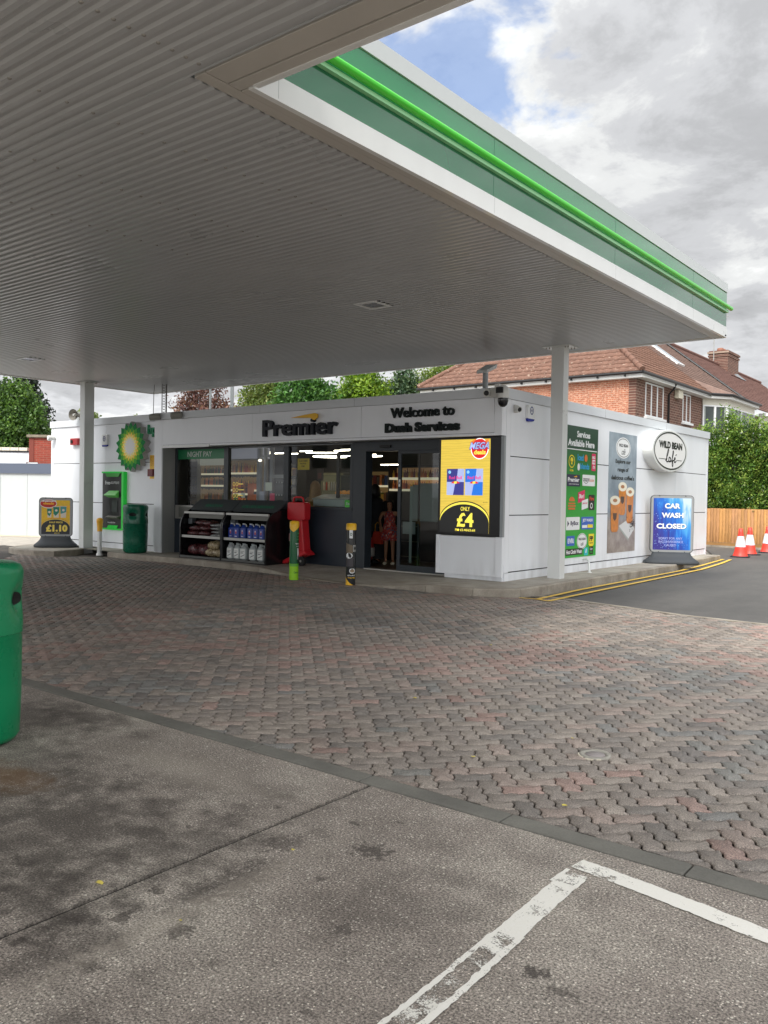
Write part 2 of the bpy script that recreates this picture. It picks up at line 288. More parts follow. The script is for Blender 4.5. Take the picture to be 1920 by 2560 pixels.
class MB:
    def __init__(s): s.v = []; s.f = []; s.mi = []; s.mats = []; s.sm = []
    def m(s, mat):
        if mat not in s.mats: s.mats.append(mat)
        return s.mats.index(mat)
    def add(s, V, F, mat, smooth=False):
        b = len(s.v); i = s.m(mat); s.v += [tuple(p) for p in V]
        for f in F: s.f.append(tuple(b + k for k in f)); s.mi.append(i); s.sm.append(smooth)
        return s
    def box(s, x0, x1, y0, y1, z0, z1, mat):
        return s.add([(x, y, z) for z in (z0, z1) for x, y in ((x0, y0), (x1, y0), (x1, y1), (x0, y1))],
                     [(3, 2, 1, 0), (4, 5, 6, 7), (0, 1, 5, 4), (1, 2, 6, 5), (2, 3, 7, 6), (3, 0, 4, 7)], mat)
    def rbox(s, x0, x1, y0, y1, z0, z1, mat, r=.01, k=2):           # box with its upright edges and rims rounded
        pts = []
        for cx, cy, a0 in ((x1 - r, y1 - r, 0), (x0 + r, y1 - r, 90), (x0 + r, y0 + r, 180), (x1 - r, y0 + r, 270)):
            for i in range(k + 1):
                a = R(a0 + 90 * i / k); pts.append((cx + r * math.cos(a), cy + r * math.sin(a)))
        n = len(pts); cx, cy = (x0 + x1) / 2, (y0 + y1) / 2; V = []
        sx = 1 - .8 * r / max(1e-6, (x1 - x0) / 2); sy = 1 - .8 * r / max(1e-6, (y1 - y0) / 2)
        for z, e in ((z0, 1), (z0 + r * .8, 0), (z1 - r * .8, 0), (z1, 1)):
            V += [((p[0] - cx) * (sx if e else 1) + cx, (p[1] - cy) * (sy if e else 1) + cy, z) for p in pts]
        F = [tuple(range(n))[::-1], tuple(range(3 * n, 4 * n))]
        for j in range(3):
            for i in range(n): F.append((j * n + i, j * n + (i + 1) % n, (j + 1) * n + (i + 1) % n, (j + 1) * n + i))
        return s.add(V, F, mat)
    def tube(s, pts, r, mat, n=10, closed=False, smooth=True, caps=True):
        pts = [Vector(p) for p in pts]; V = []; F = []; N = len(pts); rr = r if isinstance(r, (list, tuple)) else [r] * N
        ref = None
        for i, p in enumerate(pts):
            a = pts[max(i - 1, 0)]; b = pts[min(i + 1, N - 1)]; d = (b - a).normalized() if (b - a).length > 1e-9 else Vector((0, 0, 1))
            if ref is None: ref = d.orthogonal().normalized()
            ref = (ref - d * ref.dot(d)).normalized(); q = d.cross(ref)
            for k in range(n):
                t = 2 * PI * k / n; V.append(p + (ref * math.cos(t) + q * math.sin(t)) * rr[i])
        for i in range(N - 1):
            for k in range(n): F.append((i * n + k, i * n + (k + 1) % n, (i + 1) * n + (k + 1) % n, (i + 1) * n + k))
        s.add(V, F, mat, smooth)
        if caps: s.add(V[:n], [tuple(range(n))[::-1]], mat); s.add(V[-n:], [tuple(range(n))], mat)
        return s
    def lathe(s, prof, c, mat, n=24, sx=1, sy=1, smooth=True, fn=None, cap=True):
        V = []; F = []
        for r, z in prof:
            for k in range(n):
                t = 2 * PI * k / n; q = r if fn is None else fn(r, t, z); V.append((c[0] + q * sx * math.cos(t), c[1] + q * sy * math.sin(t), c[2] + z))
        for i in range(len(prof) - 1):
            for k in range(n): F.append((i * n + k, i * n + (k + 1) % n, (i + 1) * n + (k + 1) % n, (i + 1) * n + k))
        s.add(V, F, mat, smooth)
        if cap: s.add(V[:n], [tuple(range(n))[::-1]], mat); s.add(V[-n:], [tuple(range(n))], mat)
        return s
    def poly(s, pl, pts, d0, d1, mat):                 # flat plate cut to an outline, standing on a drawing plane
        n = len(pts); A = sum(pts[i][0] * pts[(i + 1) % n][1] - pts[(i + 1) % n][0] * pts[i][1] for i in range(n))
        if A < 0: pts = pts[::-1]
        V = [pl.at(a, b, d0) for a, b in pts] + [pl.at(a, b, d1) for a, b in pts]
        F = [tuple(range(n))[::-1], tuple(range(n, 2 * n))] + [(i, (i + 1) % n, n + (i + 1) % n, n + i) for i in range(n)]
        return s.add(V, F, mat)
    def rect(s, pl, u0, u1, v0, v1, d0, d1, mat, r=0):
        if r:
            p = []
            for cx, cy, a0 in ((u1 - r, v1 - r, 0), (u0 + r, v1 - r, 90), (u0 + r, v0 + r, 180), (u1 - r, v0 + r, 270)):
                for i in range(5): a = R(a0 + 90 * i / 4); p.append((cx + r * math.cos(a), cy + r * math.sin(a)))
            return s.poly(pl, p, d0, d1, mat)
        return s.poly(pl, [(u0, v0), (u1, v0), (u1, v1), (u0, v1)], d0, d1, mat)
    def ell(s, pl, cu, cv, ru, rv, d0, d1, mat, n=36, a0=0, a1=360):
        p = [(cu + ru * math.cos(R(a0 + (a1 - a0) * i / n)), cv + rv * math.sin(R(a0 + (a1 - a0) * i / n))) for i in range(n + (a1 - a0 != 360))]
        return s.poly(pl, p, d0, d1, mat)
    def stroke(s, pl, pts, w, d0, d1, mat):            # a ribbon of even width along a line
        for (a, b), (c, e) in zip(pts, pts[1:]):
            L = math.hypot(c - a, e - b) or 1; nx, ny = -(e - b) / L * w / 2, (c - a) / L * w / 2; tx, ty = (c - a) / L * w * .25, (e - b) / L * w * .25
            s.poly(pl, [(a + nx - tx, b + ny - ty), (a - nx - tx, b - ny - ty), (c - nx + tx, e - ny + ty), (c + nx + tx, e + ny + ty)], d0, d1, mat)
        return s
    def ring(s, pl, cu, cv, ru, rv, w, d0, d1, mat, n=48, a0=0, a1=360):
        p = [(R(a0 + (a1 - a0) * i / n)) for i in range(n + 1)]; V = []; F = []
        for t in p:
            for k, d in ((0, d0), (0, d1), (1, d1), (1, d0)):
                V.append(pl.at(cu + (ru - k * w) * math.cos(t), cv + (rv - k * w) * math.sin(t), d))
        for i in range(n):
            for k in range(4): F.append((i * 4 + k, (i + 1) * 4 + k, (i + 1) * 4 + (k + 1) % 4, i * 4 + (k + 1) % 4))
        return s.add(V, F, mat)
    def text(s, pl, t, u0, u1, v0, v1, d0, d1, mat, bold=.02, shear=0):
        v, f, ed = text_geo(t, bold, shear); n = len(v)
        Q = [(u0 + p[0] * (u1 - u0), v0 + p[1] * (v1 - v0)) for p in v]
        V = [pl.at(a, b, d1) for a, b in Q] + [pl.at(a, b, d0) for a, b in Q]
        F = [tuple(q) for q in f] + [(a, b, b + n, a + n) for a, b in ed]
        return s.add(V, F, mat)
    def quad(s, a, b, c, d, mat): return s.add([a, b, c, d], [(0, 1, 2, 3)], mat)
    def build(s, name, parent=None, local=False, bev=0, origin=None, tint=None, wn=False):
        me = bpy.data.meshes.new(name); off = Vector((0, 0, 0))
        if parent is not None and not local: off = wloc(parent)
        if origin is not None: off = Vector(origin)
        V = np.array([tuple(p) for p in s.v], dtype=np.float64) - np.array(off)
        me.from_pydata(V.tolist(), [], s.f)
        for mt in s.mats: me.materials.append(mt)
        me.polygons.foreach_set('material_index', s.mi); me.polygons.foreach_set('use_smooth', s.sm)
        me.update()
        o = bpy.data.objects.new(name, me); C.objects.link(o)
        if parent is not None: o.parent = parent
        if origin is not None: o.location = origin
        if bev:
            b = o.modifiers.new('bevel', 'BEVEL'); b.width = bev; b.segments = 2; b.limit_method = 'ANGLE'; b.angle_limit = R(40)
        return o
def tag(o, label=None, cat=None, group=None, kind=None):
    if label: o['label'] = label
    if cat: o['category'] = cat
    if group: o['group'] = group
    if kind: o['kind'] = kind
    return o
def thing(name, label, cat, loc=(0, 0, 0), rz=0, group=None):
    o = bpy.data.objects.new(name, None); C.objects.link(o); o.location = loc; o.rotation_euler = (0, 0, rz); o.empty_display_size = .2
    return tag(o, label, cat, group)
def structure(o): o['kind'] = 'structure'; return o
def copy_tree(o, parent=None):
    c = o.copy(); C.objects.link(c); c.parent = parent
    for ch in list(o.children): copy_tree(ch, c)
    return c
def fastmesh(name, V, F, mat, tint=None, parent=None, origin=None, smooth=False):   # numpy quads with a colour per corner point
    me = bpy.data.meshes.new(name); off = np.array(wloc(parent)) if parent is not None else (np.array(origin) if origin is not None else np.zeros(3))
    V = np.asarray(V, float) - off; F = np.asarray(F, np.int32); k = F.shape[1]
    me.vertices.add(len(V)); me.vertices.foreach_set('co', V.ravel()); me.loops.add(F.size); me.loops.foreach_set('vertex_index', F.ravel())
    me.polygons.add(len(F)); me.polygons.foreach_set('loop_start', np.arange(0, F.size, k, dtype=np.int32))
    if smooth: me.polygons.foreach_set('use_smooth', np.ones(len(F), bool))
    me.materials.append(mat)
    if tint is not None:
        a = me.color_attributes.new('tint', 'FLOAT_COLOR', 'POINT'); t = np.ones((len(V), 4)); t[:, :3] = tint; a.data.foreach_set('color', t.ravel())
    me.update(calc_edges=True); me.validate()
    o = bpy.data.objects.new(name, me); C.objects.link(o)
    if parent is not None: o.parent = parent
    elif origin is not None: o.location = origin
    return o
def skin(name, pts, edges, rad, mat, parent, root=0, sub=1):    # one continuous body grown over a skeleton of joints
    me = bpy.data.meshes.new(name); me.from_pydata(pts, edges, []); me.materials.append(mat)
    o = bpy.data.objects.new(name, me); C.objects.link(o)
    if parent is not None: o.parent = parent
    sk = o.modifiers.new('skin', 'SKIN'); sk.use_smooth_shade = True
    d = me.skin_vertices[0].data
    for i, r in enumerate(rad):
        r = r if isinstance(r, tuple) else (r, r)
        d[i].radius = r; d[i].use_root = (i == root)
    sb = o.modifiers.new('sub', 'SUBSURF'); sb.levels = sub; sb.render_levels = sub
    return o
# ---------------------------------------------------------------- ground
white = M('white_cladding', lin(236, 239, 243), .32, var=.03, vs=1.2, streak=.30)
white_cap = M('white_capping', lin(212, 216, 220), .35, var=.02, vs=2)
slate = M('slate_frame', lin(44, 51, 57), .38, var=.06, vs=3)
dark = M('near_black', (.006, .0065, .007), .45)
joint = M('panel_joint', (.03, .031, .033), .8)
conc = concrete_mat(); asph = asphalt_mat()
kerbm = stone_mat('kerb_stone', lin(168, 160, 146), lin(122, 113, 102))
pavm = stone_mat('pavement_concrete', lin(176, 170, 158), lin(138, 130, 119), .35)
chanm = stone_mat('channel_stone', lin(122, 120, 112), lin(98, 96, 90), .25)
sand = stone_mat('joint_sand', lin(70, 62, 54), lin(36, 32, 28))
def sheet(name, pts, z, mat):
    b = MB(); b.add([(x, y, z) for x, y in pts], [tuple(range(len(pts)))], mat); o = b.build(name); structure(o); return o
sheet('ground', [(-900, -900), (900, -900), (900, 900), (-900, 900)], -.045, stone_mat('far_ground', lin(130, 126, 120), lin(104, 100, 94)))
def poly_grid(name, x0, x1, y0, y1, z, mat): return sheet(name, [(x0, y0), (x1, y0), (x1, y1), (x0, y1)], z, mat)
# concrete forecourt: two bays with an open joint between them
b = MB()
b.box(-12, -2.919, -9, 3.615, -.2, 0, conc); b.box(-2.891, 14, -9, 3.615, -.2, 0, conc); structure(b.build('forecourt_slab'))
b = MB(); b.box(-2.919, -2.891, -9, 3.615, -.1, -.012, M('joint_tar', (.012, .011, .010), .8)); structure(b.build('joint_ground'))
poly_grid('sand_ground', -24, 16, -9, 12.6, -.030, sand)
b = MB()                                               # drainage channel of flat stones between concrete and pavers
x = -22.0
while x < 14:
    w = .905; b.rbox(x + .004, x + w - .004, 3.628, 3.758, -.1, .004, chanm, .006, 1); x += w
structure(b.build('channel_kerb'))
# block paving: zigzag pavers in 45 degree herringbone
def pavers():
    U = .1125; c45 = math.sqrt(.5); A = .0112; SG = -1
    X0, X1, Y0 = -23.5, 7.5, 3.765
    kerb = [(-23.6, 11.4), (-18.9, 11.0), (-18.1, 12.1), (-12.7, 12.02), (-12, 11.92), (-10.6, 11.65), (-9.8, 11.56), (-8.95, 11.6), (-7.4, 11.64), (-7.0, 11.76), (-6.7, 12.0), (-6.2, 12.36), (-4.9, 12.12), (-4.03, 11.87), (-2.85, 11.77), (8, 10.9)]
    kx = np.array([p[0] for p in kerb]); ky = np.array([p[1] for p in kerb])
    pal = 1.85 * np.array([lin(100, 92, 86), lin(112, 103, 95), lin(90, 85, 81), lin(120, 104, 96), lin(90, 92, 90), lin(82, 78, 76), lin(124, 96, 88), lin(116, 88, 80), lin(92, 94, 94)])
    Vs, Fs, Ts = [], [], []; base = 0
    def P2(i, j):                                      # lattice corner, pulled to and fro so the edges zigzag
        return (i * U, j * U)
    cl = {}
    def nz(a, b):
        k = (int(math.floor(a)), int(math.floor(b)))
        def h(p, q): return (math.sin(p * 127.1 + q * 311.7) * 43758.5453) % 1
        fx, fy = a - k[0], b - k[1]; fx = fx * fx * (3 - 2 * fx); fy = fy * fy * (3 - 2 * fy)
        return (h(*k) * (1 - fx) + h(k[0] + 1, k[1]) * fx) * (1 - fy) + (h(k[0], k[1] + 1) * (1 - fx) + h(k[0] + 1, k[1] + 1) * fx) * fy
    n = int(34 / U)
    for i in range(-n, n):
        for j in range(-n // 3, n):
            r = (i - j) % 4
            if r == 0: cs = [(i, j), (i + 1, j), (i + 2, j), (i + 2, j + 1), (i + 1, j + 1), (i, j + 1)]
            elif r == 3: cs = [(i, j), (i + 1, j), (i + 1, j + 1), (i + 1, j + 2), (i, j + 2), (i, j + 1)]
            else: continue
            cu = sum(c[0] for c in cs) / 6 * U; cv = sum(c[1] for c in cs) / 6 * U
            wx = (cu - cv) * c45 - 8; wy = (cu + cv) * c45 + 4
            if not (X0 < wx < X1 and Y0 - .085 < wy < 12.5): continue
            ke = np.interp(wx, kx, ky)
            if wy > ke - .0: continue
            
            # left of the camera's own view
            if wx < -1.2 * wy - 7: continue
            pts = []
            near = (wx * wx + wy * wy) < 90; K = 6 if near else 4
            q = [P2(*c) for c in cs]
            for a, b_ in zip(q, q[1:] + q[:1]):
                dx, dy = b_[0] - a[0], b_[1] - a[1]; hor = abs(dx) > abs(dy)
                for k in range(K):
                    t = k / K; w_ = A * math.sin(2 * PI * t) * SG
                    pts.append((a[0] + dx * t + (0 if hor else w_ * (1 if dy > 0 else -1)), a[1] + dy * t + (w_ * (-1 if dx > 0 else 1) if hor else 0)))
            p = np.array(pts); d = np.roll(p, -1, 0) - np.roll(p, 1, 0); d /= np.linalg.norm(d, axis=1)[:, None]; nr = np.stack([-d[:, 1], d[:, 0]], 1)
            g = .0030 + .0014 * random.random(); hz = random.gauss(0, .0010); tx, ty = random.gauss(0, .008), random.gauss(0, .008)
            rings = [(g, -.014), (g + .0008, -.0065), (g + .0065, 0)] if near else [(g + .001, -.012), (g + .005, 0)]
            m = len(p); ring_v = []
            for off, z in rings:
                w = p + nr * off; rx = (w[:, 0] - w[:, 1]) * c45 - 8; ry = (w[:, 0] + w[:, 1]) * c45 + 4
                ry = np.maximum(ry, Y0 + .002)
                over = np.interp(rx, kx, ky) - .004; ry = np.minimum(ry, np.maximum(over, wy - .2))
                zz = z + (hz + tx * (rx - wx) + ty * (ry - wy) if z > -.012 else 0)
                ring_v.append(np.stack([rx, ry, np.broadcast_to(zz, rx.shape)], 1))
            c = np.array([[wx, max(wy, Y0 + .004), hz]]); V = np.concatenate(ring_v + [c]); Vs.append(V)
            for rr in range(len(rings) - 1):
                for k in range(m): k2 = (k + 1) % m; Fs.append((base + rr * m + k, base + rr * m + k2, base + (rr + 1) * m + k2, base + (rr + 1) * m + k))
            t0 = base + (len(rings) - 1) * m; ce = base + len(rings) * m
            for k in range(0, m, 2): Fs.append((t0 + k, t0 + (k + 1) % m, t0 + (k + 2) % m, ce))
            base += len(V)
            red = nz(wx * .9 + 5, wy * .9) ; ch = nz(wx * .7 - 9, wy * .7 + 31); h = random.random()
            if red > .60 and h < .55: col = pal[random.choice((6, 7, 3, 6))]
            elif ch > .62 and h < .5: col = pal[random.choice((4, 5, 8, 5))]
            elif h < .07: col = pal[random.choice((6, 7, 8, 4))]
            else: col = pal[random.choice((0, 1, 2, 3, 1, 0))]
            lane_tone = 1 - .22 * max(0, 1 - abs(wx + 14) / 9) * max(0, 1 - abs(wy - 8.5) / 4.5)      # pavers darker towards the lane in front of the shop
            col = col * random.uniform(.92, 1.07) * lane_tone; lum = (.72 * col.mean() + .28 * .30); col = col * .52 * lum / max(.05, col.mean()) + lum * np.array([.52, .48, .445])
            Ts.append(np.broadcast_to(col, (len(V), 3)))
    structure(fastmesh('block_pavement', np.concatenate(Vs), Fs, paver_mat(), np.concatenate(Ts)))
pavers()
# side road, the apron beyond the forecourt and their markings
sheet('road', [(-6.55, 12.55), (-4.9, 12.24), (-4.0, 12.0), (-2.8, 11.9), (12, 10.9), (30, 11), (30, 29.6), (-9.8, 31.15), (-7.2, 24.3), (-6.6, 20)], -.012, asph)
b = MB()
ed = [(-6.62, 12.52), (-6.05, 12.42), (-4.93, 12.14), (-4.03, 11.89), (-2.85, 11.8), (8, 10.95), (14, 10.45)]
for (a, c), (d, e) in zip(ed, ed[1:]):
    dx, dy = d - a, e - c; L = math.hypot(dx, dy); nx, ny = -dy / L * .1, dx / L * .1
    b.add([(a, c, .0), (d, e, .0), (d + nx, e + ny, .0), (a + nx, c + ny, .0), (a, c, -.04), (d, e, -.04), (d + nx, e + ny, -.04), (a + nx, c + ny, -.04)], [(0, 1, 2, 3), (0, 4, 5, 1), (2, 6, 7, 3)], kerbm)
structure(b.build('edging_kerb'))
poly_grid('road', -60, -18.9, 9.0, 30, -.036, stone_mat('left_road_concrete', lin(176, 168, 156), lin(142, 136, 128)))
def line_strip(name, pts, w, z, mat, jit=0.):
    if jit:
        q = []
        for (a, b_), (c, d) in zip(pts, pts[1:]):
            m = max(1, int(math.hypot(c - a, d - b_) / .022)); q += [(a + (c - a) * k / m, b_ + (d - b_) * k / m) for k in range(m)]
        pts = q + [pts[-1]]
    rj = random.Random(len(pts)); b = MB(); V = []; n = len(pts)
    for i, (x, y) in enumerate(pts):
        a = pts[max(0, i - 1)]; c = pts[min(n - 1, i + 1)]; dx, dy = c[0] - a[0], c[1] - a[1]; L = math.hypot(dx, dy); h0, h1 = w / 2 + rj.gauss(0, jit), w / 2 + rj.gauss(0, jit); V += [(x - dy / L * h0, y + dx / L * h0, z), (x + dy / L * h1, y - dx / L * h1, z)]
    b.add(V, [(2 * i, 2 * i + 1, 2 * i + 3, 2 * i + 2) for i in range(n - 1)], mat); return structure(b.build(name))
yel = paint_line_mat('yellow_road_paint', lin(226, 186, 78), .36)
line_strip('road_marking', [(-6.62, 11.98), (-6.40, 12.02), (-6.25, 12.06)], .07, .010, yel)
line_strip('road_marking', [(-6.34, 12.10), (-6.46, 13.9), (-6.50, 16), (-6.58, 19.4), (-6.75, 21.5), (-7.05, 24.3)], .085, .006, yel)
line_strip('road_marking', [(-6.09, 11.95), (-6.13, 12.8), (-6.20, 15.2), (-6.28, 18), (-6.36, 20.2), (-6.6, 22.5), (-6.86, 24.3)], .085, .006, yel)
line_strip('road_marking', [(-6.36, 12.02), (-6.05, 11.93)], .075, .010, yel)
wl = paint_line_mat('white_road_paint', lin(236, 233, 224), .425)
wl2 = paint_line_mat('white_road_paint_worn', lin(236, 233, 224), .49)
line_strip('road_marking', [(-1.585, 3.435), (-1.2, 3.385), (-.7, 3.30), (1.2, 3.0), (3.5, 2.7)], .105, .004, wl, .0025)
line_strip('road_marking', [(-1.54, 3.33), (-1.535, 3.22)], .105, .005, wl2, .0025)
line_strip('road_marking', [(-1.535, 3.22), (-1.52, 2.85), (-1.512, 2.70)], .105, .005, wl, .0025)
line_strip('road_marking', [(-1.512, 2.70), (-1.50, 2.35), (-1.485, 2.0), (-1.47, 1.2)], .095, .005, paint_line_mat('white_road_paint_edges', lin(226, 223, 214), .52), .0025)
line_strip('road_marking', [(-1.512, 2.70), (-1.508, 2.56)], .10, .006, paint_line_mat('white_road_paint_ragged', lin(236, 233, 224), .48), .0025); line_strip('road_marking', [(-1.559, 2.70), (-1.547, 2.35), (-1.530, 1.2)], .022, .007, wl, .0025); line_strip('road_marking', [(-1.465, 2.72), (-1.450, 2.3), (-1.432, 1.2)], .026, .007, wl, .0025); line_strip('road_marking', [(-1.585, 3.35), (-1.588, 3.2)], .02, .007, wl, .0025); line_strip('road_marking', [(-1.488, 3.30), (-1.49, 3.2)], .02, .007, wl, .0025)
# shop pavement with its kerb, dropped in front of the door
KP = [(-18.04, 12.06, .12), (-17, 12.0, .12), (-15.9, 12.1, .12), (-14.8, 12.1, .12), (-12.9, 12.03, .12), (-12, 11.92, .05), (-11.2, 11.77, .015), (-10.6, 11.65, .015), (-9.8, 11.56, .015), (-9.2, 11.57, .03), (-8.2, 11.6, .115), (-7.4, 11.64, .12), (-7.0, 11.76, .12), (-6.74, 12.0, .12), (-6.72, 12.6, .12), (-6.72, 15, .12), (-6.74, 17.6, .12), (-6.75, 19.6, .12), (-6.92, 21.2, .12), (-7.1, 24.2, .12)]
def resample(P_, step):
    out = []; rest = 0
    for a, b_ in zip(P_, P_[1:]):
        a, b_ = Vector(a), Vector(b_); L = (b_ - a).length; t = rest
        while t < L: out.append(a.lerp(b_, t / L)); t += step
        rest = t - L
    out.append(Vector(P_[-1])); return out
def kerb_run(name, P_, w, step=.9, inner=None):
    K = resample(P_, step); b = MB(); n = len(K); ins = []
    for i, p in enumerate(K):
        a = K[max(0, i - 1)]; c = K[min(n - 1, i + 1)]; d = (c - a); d.z = 0; d.normalize(); ins.append(Vector((p.x - d.y * w, p.y + d.x * w, p.z)))
    for i in range(n - 1):
        o0, o1, i0, i1 = K[i], K[i + 1], ins[i], ins[i + 1]; g = .004 / max(.01, (o1 - o0).length); o0, o1 = o0.lerp(o1, g), o1.lerp(o0, g); i0, i1 = i0.lerp(i1, g), i1.lerp(i0, g)
        ch = .018 * min(1, max(o0.z, o1.z) / .1)
        q0, q1 = o0.lerp(i0, .12), o1.lerp(i1, .12); dn = lambda v, z: (v.x, v.y, z)
        b.add([dn(o0, -.05), dn(o1, -.05), dn(o1, o1.z - ch), dn(o0, o0.z - ch), tuple(q1), tuple(q0), tuple(i1), tuple(i0), dn(i1, -.05), dn(i0, -.05)],
              [(0, 1, 2, 3), (3, 2, 4, 5), (5, 4, 6, 7), (0, 3, 5, 7, 9), (1, 8, 6, 4, 2), (7, 6, 8, 9)], kerbm)
    structure(b.build(name)); return ins
ins = kerb_run('kerb', KP, .14)
b = MB(); V = []
for p in ins:
    t = Vector((p.x, 13.5, .12)) if p.x < -7.7 else (Vector((-7.7, 13.4, .12)) if p.y < 13.2 else Vector((-7.7, p.y, .12)))
    m1 = p.lerp(t, .55); m1.z = .12 - (.12 - p.z) * .35
    V += [(p.x, p.y, p.z - .002), (m1.x, m1.y, m1.z - .002), (t.x, t.y, .118)]
b.add(V, [(3 * i + k, 3 * i + 3 + k, 3 * i + 4 + k, 3 * i + 1 + k) for i in range(len(ins) - 1) for k in (0, 1)], pavm)
b.add([(-19.3, 12.3, .117), (-18.0, 12.2, .117), (-18.0, 13.5, .117), (-22.4, 13.5, .117), (-22.4, 12.75, .117)], [(0, 1, 2, 3, 4)], pavm)
structure(b.build('pavement'))
kerb_run('kerb', [(-21.9, 12.4, .12), (-21.35, 11.3, .12), (-20.6, 10.95, .12), (-18.93, 10.96, .12), (-19.3, 12.2, .12), (-19.5, 12.35, .12)], .13, .8)
b = MB(); b.add([(-21.85, 12.4, .117), (-21.25, 11.38, .117), (-20.55, 11.06, .117), (-19.08, 11.08, .117), (-19.4, 12.2, .117), (-19.6, 12.9, .117), (-22.3, 12.9, .117)], [tuple(range(7))], pavm); structure(b.build('island_pavement'))
# manhole cover
iron = M('cover_iron', lin(158, 154, 144), .7, var=.12, vs=40, bump=.3, bs=300)
mo = thing('manhole_cover', 'small round grey metal cover set in the block paving', 'manhole cover', (-2.188, 4.972, 0))
MB().lathe([(.05, -.02), (.098, -.02), (.098, .008), (.068, .008), (.066, -.004), (.05, -.004)], (-2.188, 4.972, 0), iron, 36, cap=False).build('rim', mo)
MB().lathe([(.0005, -.02), (.0600, -.02), (.0600, .0065), (.0005, .007)], (-2.188, 4.972, 0), M('cover_lid', lin(150, 142, 140), .7, var=.1, vs=60), 36).build('lid', mo)
for k, (a0, a1) in enumerate(((200, 250), (262, 290), (70, 130), (300, 315))):
    b = MB()
    for a in np.arange(a0, a1, 4): r = .104 + .004 * math.sin(a * 3.1); b.box(-2.188 + r * math.cos(R(a)) - .004, -2.188 + r * math.cos(R(a)) + .004, 4.972 + r * math.sin(R(a)) - .003, 4.972 + r * math.sin(R(a)) + .003, -.004, .006, M('old_sealant', lin(216, 208, 190), .9))
    b.build('sealant', mo)
# fallen leaves
lm = M('fallen_leaf', lin(206, 190, 92), .7, var=.2, vs=60)
for i, (x, y, s) in enumerate(((-2.998, 1.98, .020), (-2.62, 2.72, .011), (-2.5, 2.0, .008), (-1.93, 4.03, .016), (-2.74, 4.42, .014), (-3.9, 5.4, .016), (-2.45, 5.2, .012), (-4.7, 7.9, .018))):
    b = MB(); a = i * 1.3; pts = []
    for k in range(10):
        t = 2 * PI * k / 10; r = s * (1 + .3 * math.cos(t) + .15 * math.sin(3 * t + i)); pts.append((x + r * math.cos(t + a), y + r * .6 * math.sin(t + a), .007 + .35 * s * abs(math.sin(t))))
    b.add(pts + [(x, y, .006)], [(k, (k + 1) % 10, 10) for k in range(10)], lm)
    tag(b.build('fallen_leaf', origin=(x, y, .005)), ['pale yellow curled leaf left of the dark concrete joint', 'small yellow leaf on the concrete below the channel kerb', 'tiny yellow leaf on the concrete right of the joint', 'yellow leaf on red pavers beside the channel kerb', 'small pale leaf on the pavers above the channel kerb', 'light leaf on the pavers in mid forecourt', 'pale leaf on the pavers just left of the manhole', 'white scrap on the pavers in front of the shop door'][i], 'leaf', 'litter scattered on the forecourt')

# ---------------------------------------------------------------- canopy
ZC = 4.43
soff = M('soffit_metal', lin(177, 179, 180), .30, var=.05, vs=.8, spec=.5)
cn = thing('forecourt_canopy', 'huge flat filling station canopy with ribbed grey soffit and green edge band', 'canopy', (-7.2, 14.4, 0))
b = MB(); p = .108
prof = [(0, 0), (.042, 0), (.060, .0155), (.090, .0155)]
def corr(x0, x1, y0, y1):
    V = []; y = y0; ys = []
    while y < y1:
        for a, h in prof:
            if y + a < y1: ys.append((y + a, ZC + h))
        y += p
    ys.append((y1, ZC)); xs = [x0, (x0 + x1) / 2, x1]
    for yy, zz in ys: V += [(x0, yy, zz), (x1, yy, zz)]
    b.add(V, [(2 * i, 2 * i + 1, 2 * i + 3, 2 * i + 2) for i in range(len(ys) - 1)], soff)
XR = 1.0  # unseen near edges of the canopy cut short to let more light under
corr(-20.22, XR - .3, -3.5, 3.72); corr(-20.22, -4.66, 3.72, 14.93)
o = b.build('soffit', cn)
trim = M('canopy_trim', lin(184, 180, 172), .4, var=.04, vs=3)
b = MB()
b.box(-4.52, XR, 3.74, 3.93, ZC - .004, ZC + .03, trim); b.box(-4.52, XR, 3.945, 4.05, ZC - .008, ZC + .03, trim)
b.box(-4.64, -4.53, 3.74, 14.95, ZC - .006, ZC + .03, trim); b.box(-4.52, -4.453, 4.06, 15.02, ZC - .012, ZC + .03, trim)
b.box(XR - .3, XR, -3.5, 3.73, ZC - .005, ZC + .03, trim)
b.box(-20.3, -4.4, 14.94, 15.02, ZC - .005, ZC + .03, trim); b.box(-20.3, -20.23, -3.5, 14.93, ZC - .0, ZC + .03, trim)
b.build('edge_trim', cn, bev=.003)
fw = M('fascia_white', lin(226, 228, 226), .3, var=.03, vs=2, coat=.2, streak=.35)
fg = M('fascia_grey', lin(196, 200, 200), .28)
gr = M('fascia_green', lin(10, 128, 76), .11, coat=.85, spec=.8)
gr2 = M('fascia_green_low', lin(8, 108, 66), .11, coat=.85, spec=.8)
tubem = M('tube_green', lin(60, 205, 30), .18, coat=.5)
def fascia(x0, x1, y0, y1, nx, ny, name='fascia'):
    b = MB(); X = abs(nx) > 0
    def band(z0, z1, t, m):
        if X: b.box(x0, x0 + t * nx, y0, y1, z0, z1, m) if nx > 0 else b.box(x0 + t * nx, x0, y0, y1, z0, z1, m)
        else: b.box(x0, x1, y0, y0 + t * ny, z0, z1, m) if ny > 0 else b.box(x0, x1, y0 + t * ny, y0, z0, z1, m)
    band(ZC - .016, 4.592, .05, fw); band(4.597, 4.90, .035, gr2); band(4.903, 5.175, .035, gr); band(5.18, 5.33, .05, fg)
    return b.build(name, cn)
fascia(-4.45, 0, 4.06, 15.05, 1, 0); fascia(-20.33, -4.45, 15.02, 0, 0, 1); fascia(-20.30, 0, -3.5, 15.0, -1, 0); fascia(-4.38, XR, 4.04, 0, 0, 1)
b = MB(); b.tube([(-4.358, 4.10, 4.915), (-4.358, 15.12, 4.915)], .036, tubem, 16); b.build('light_tube', cn)
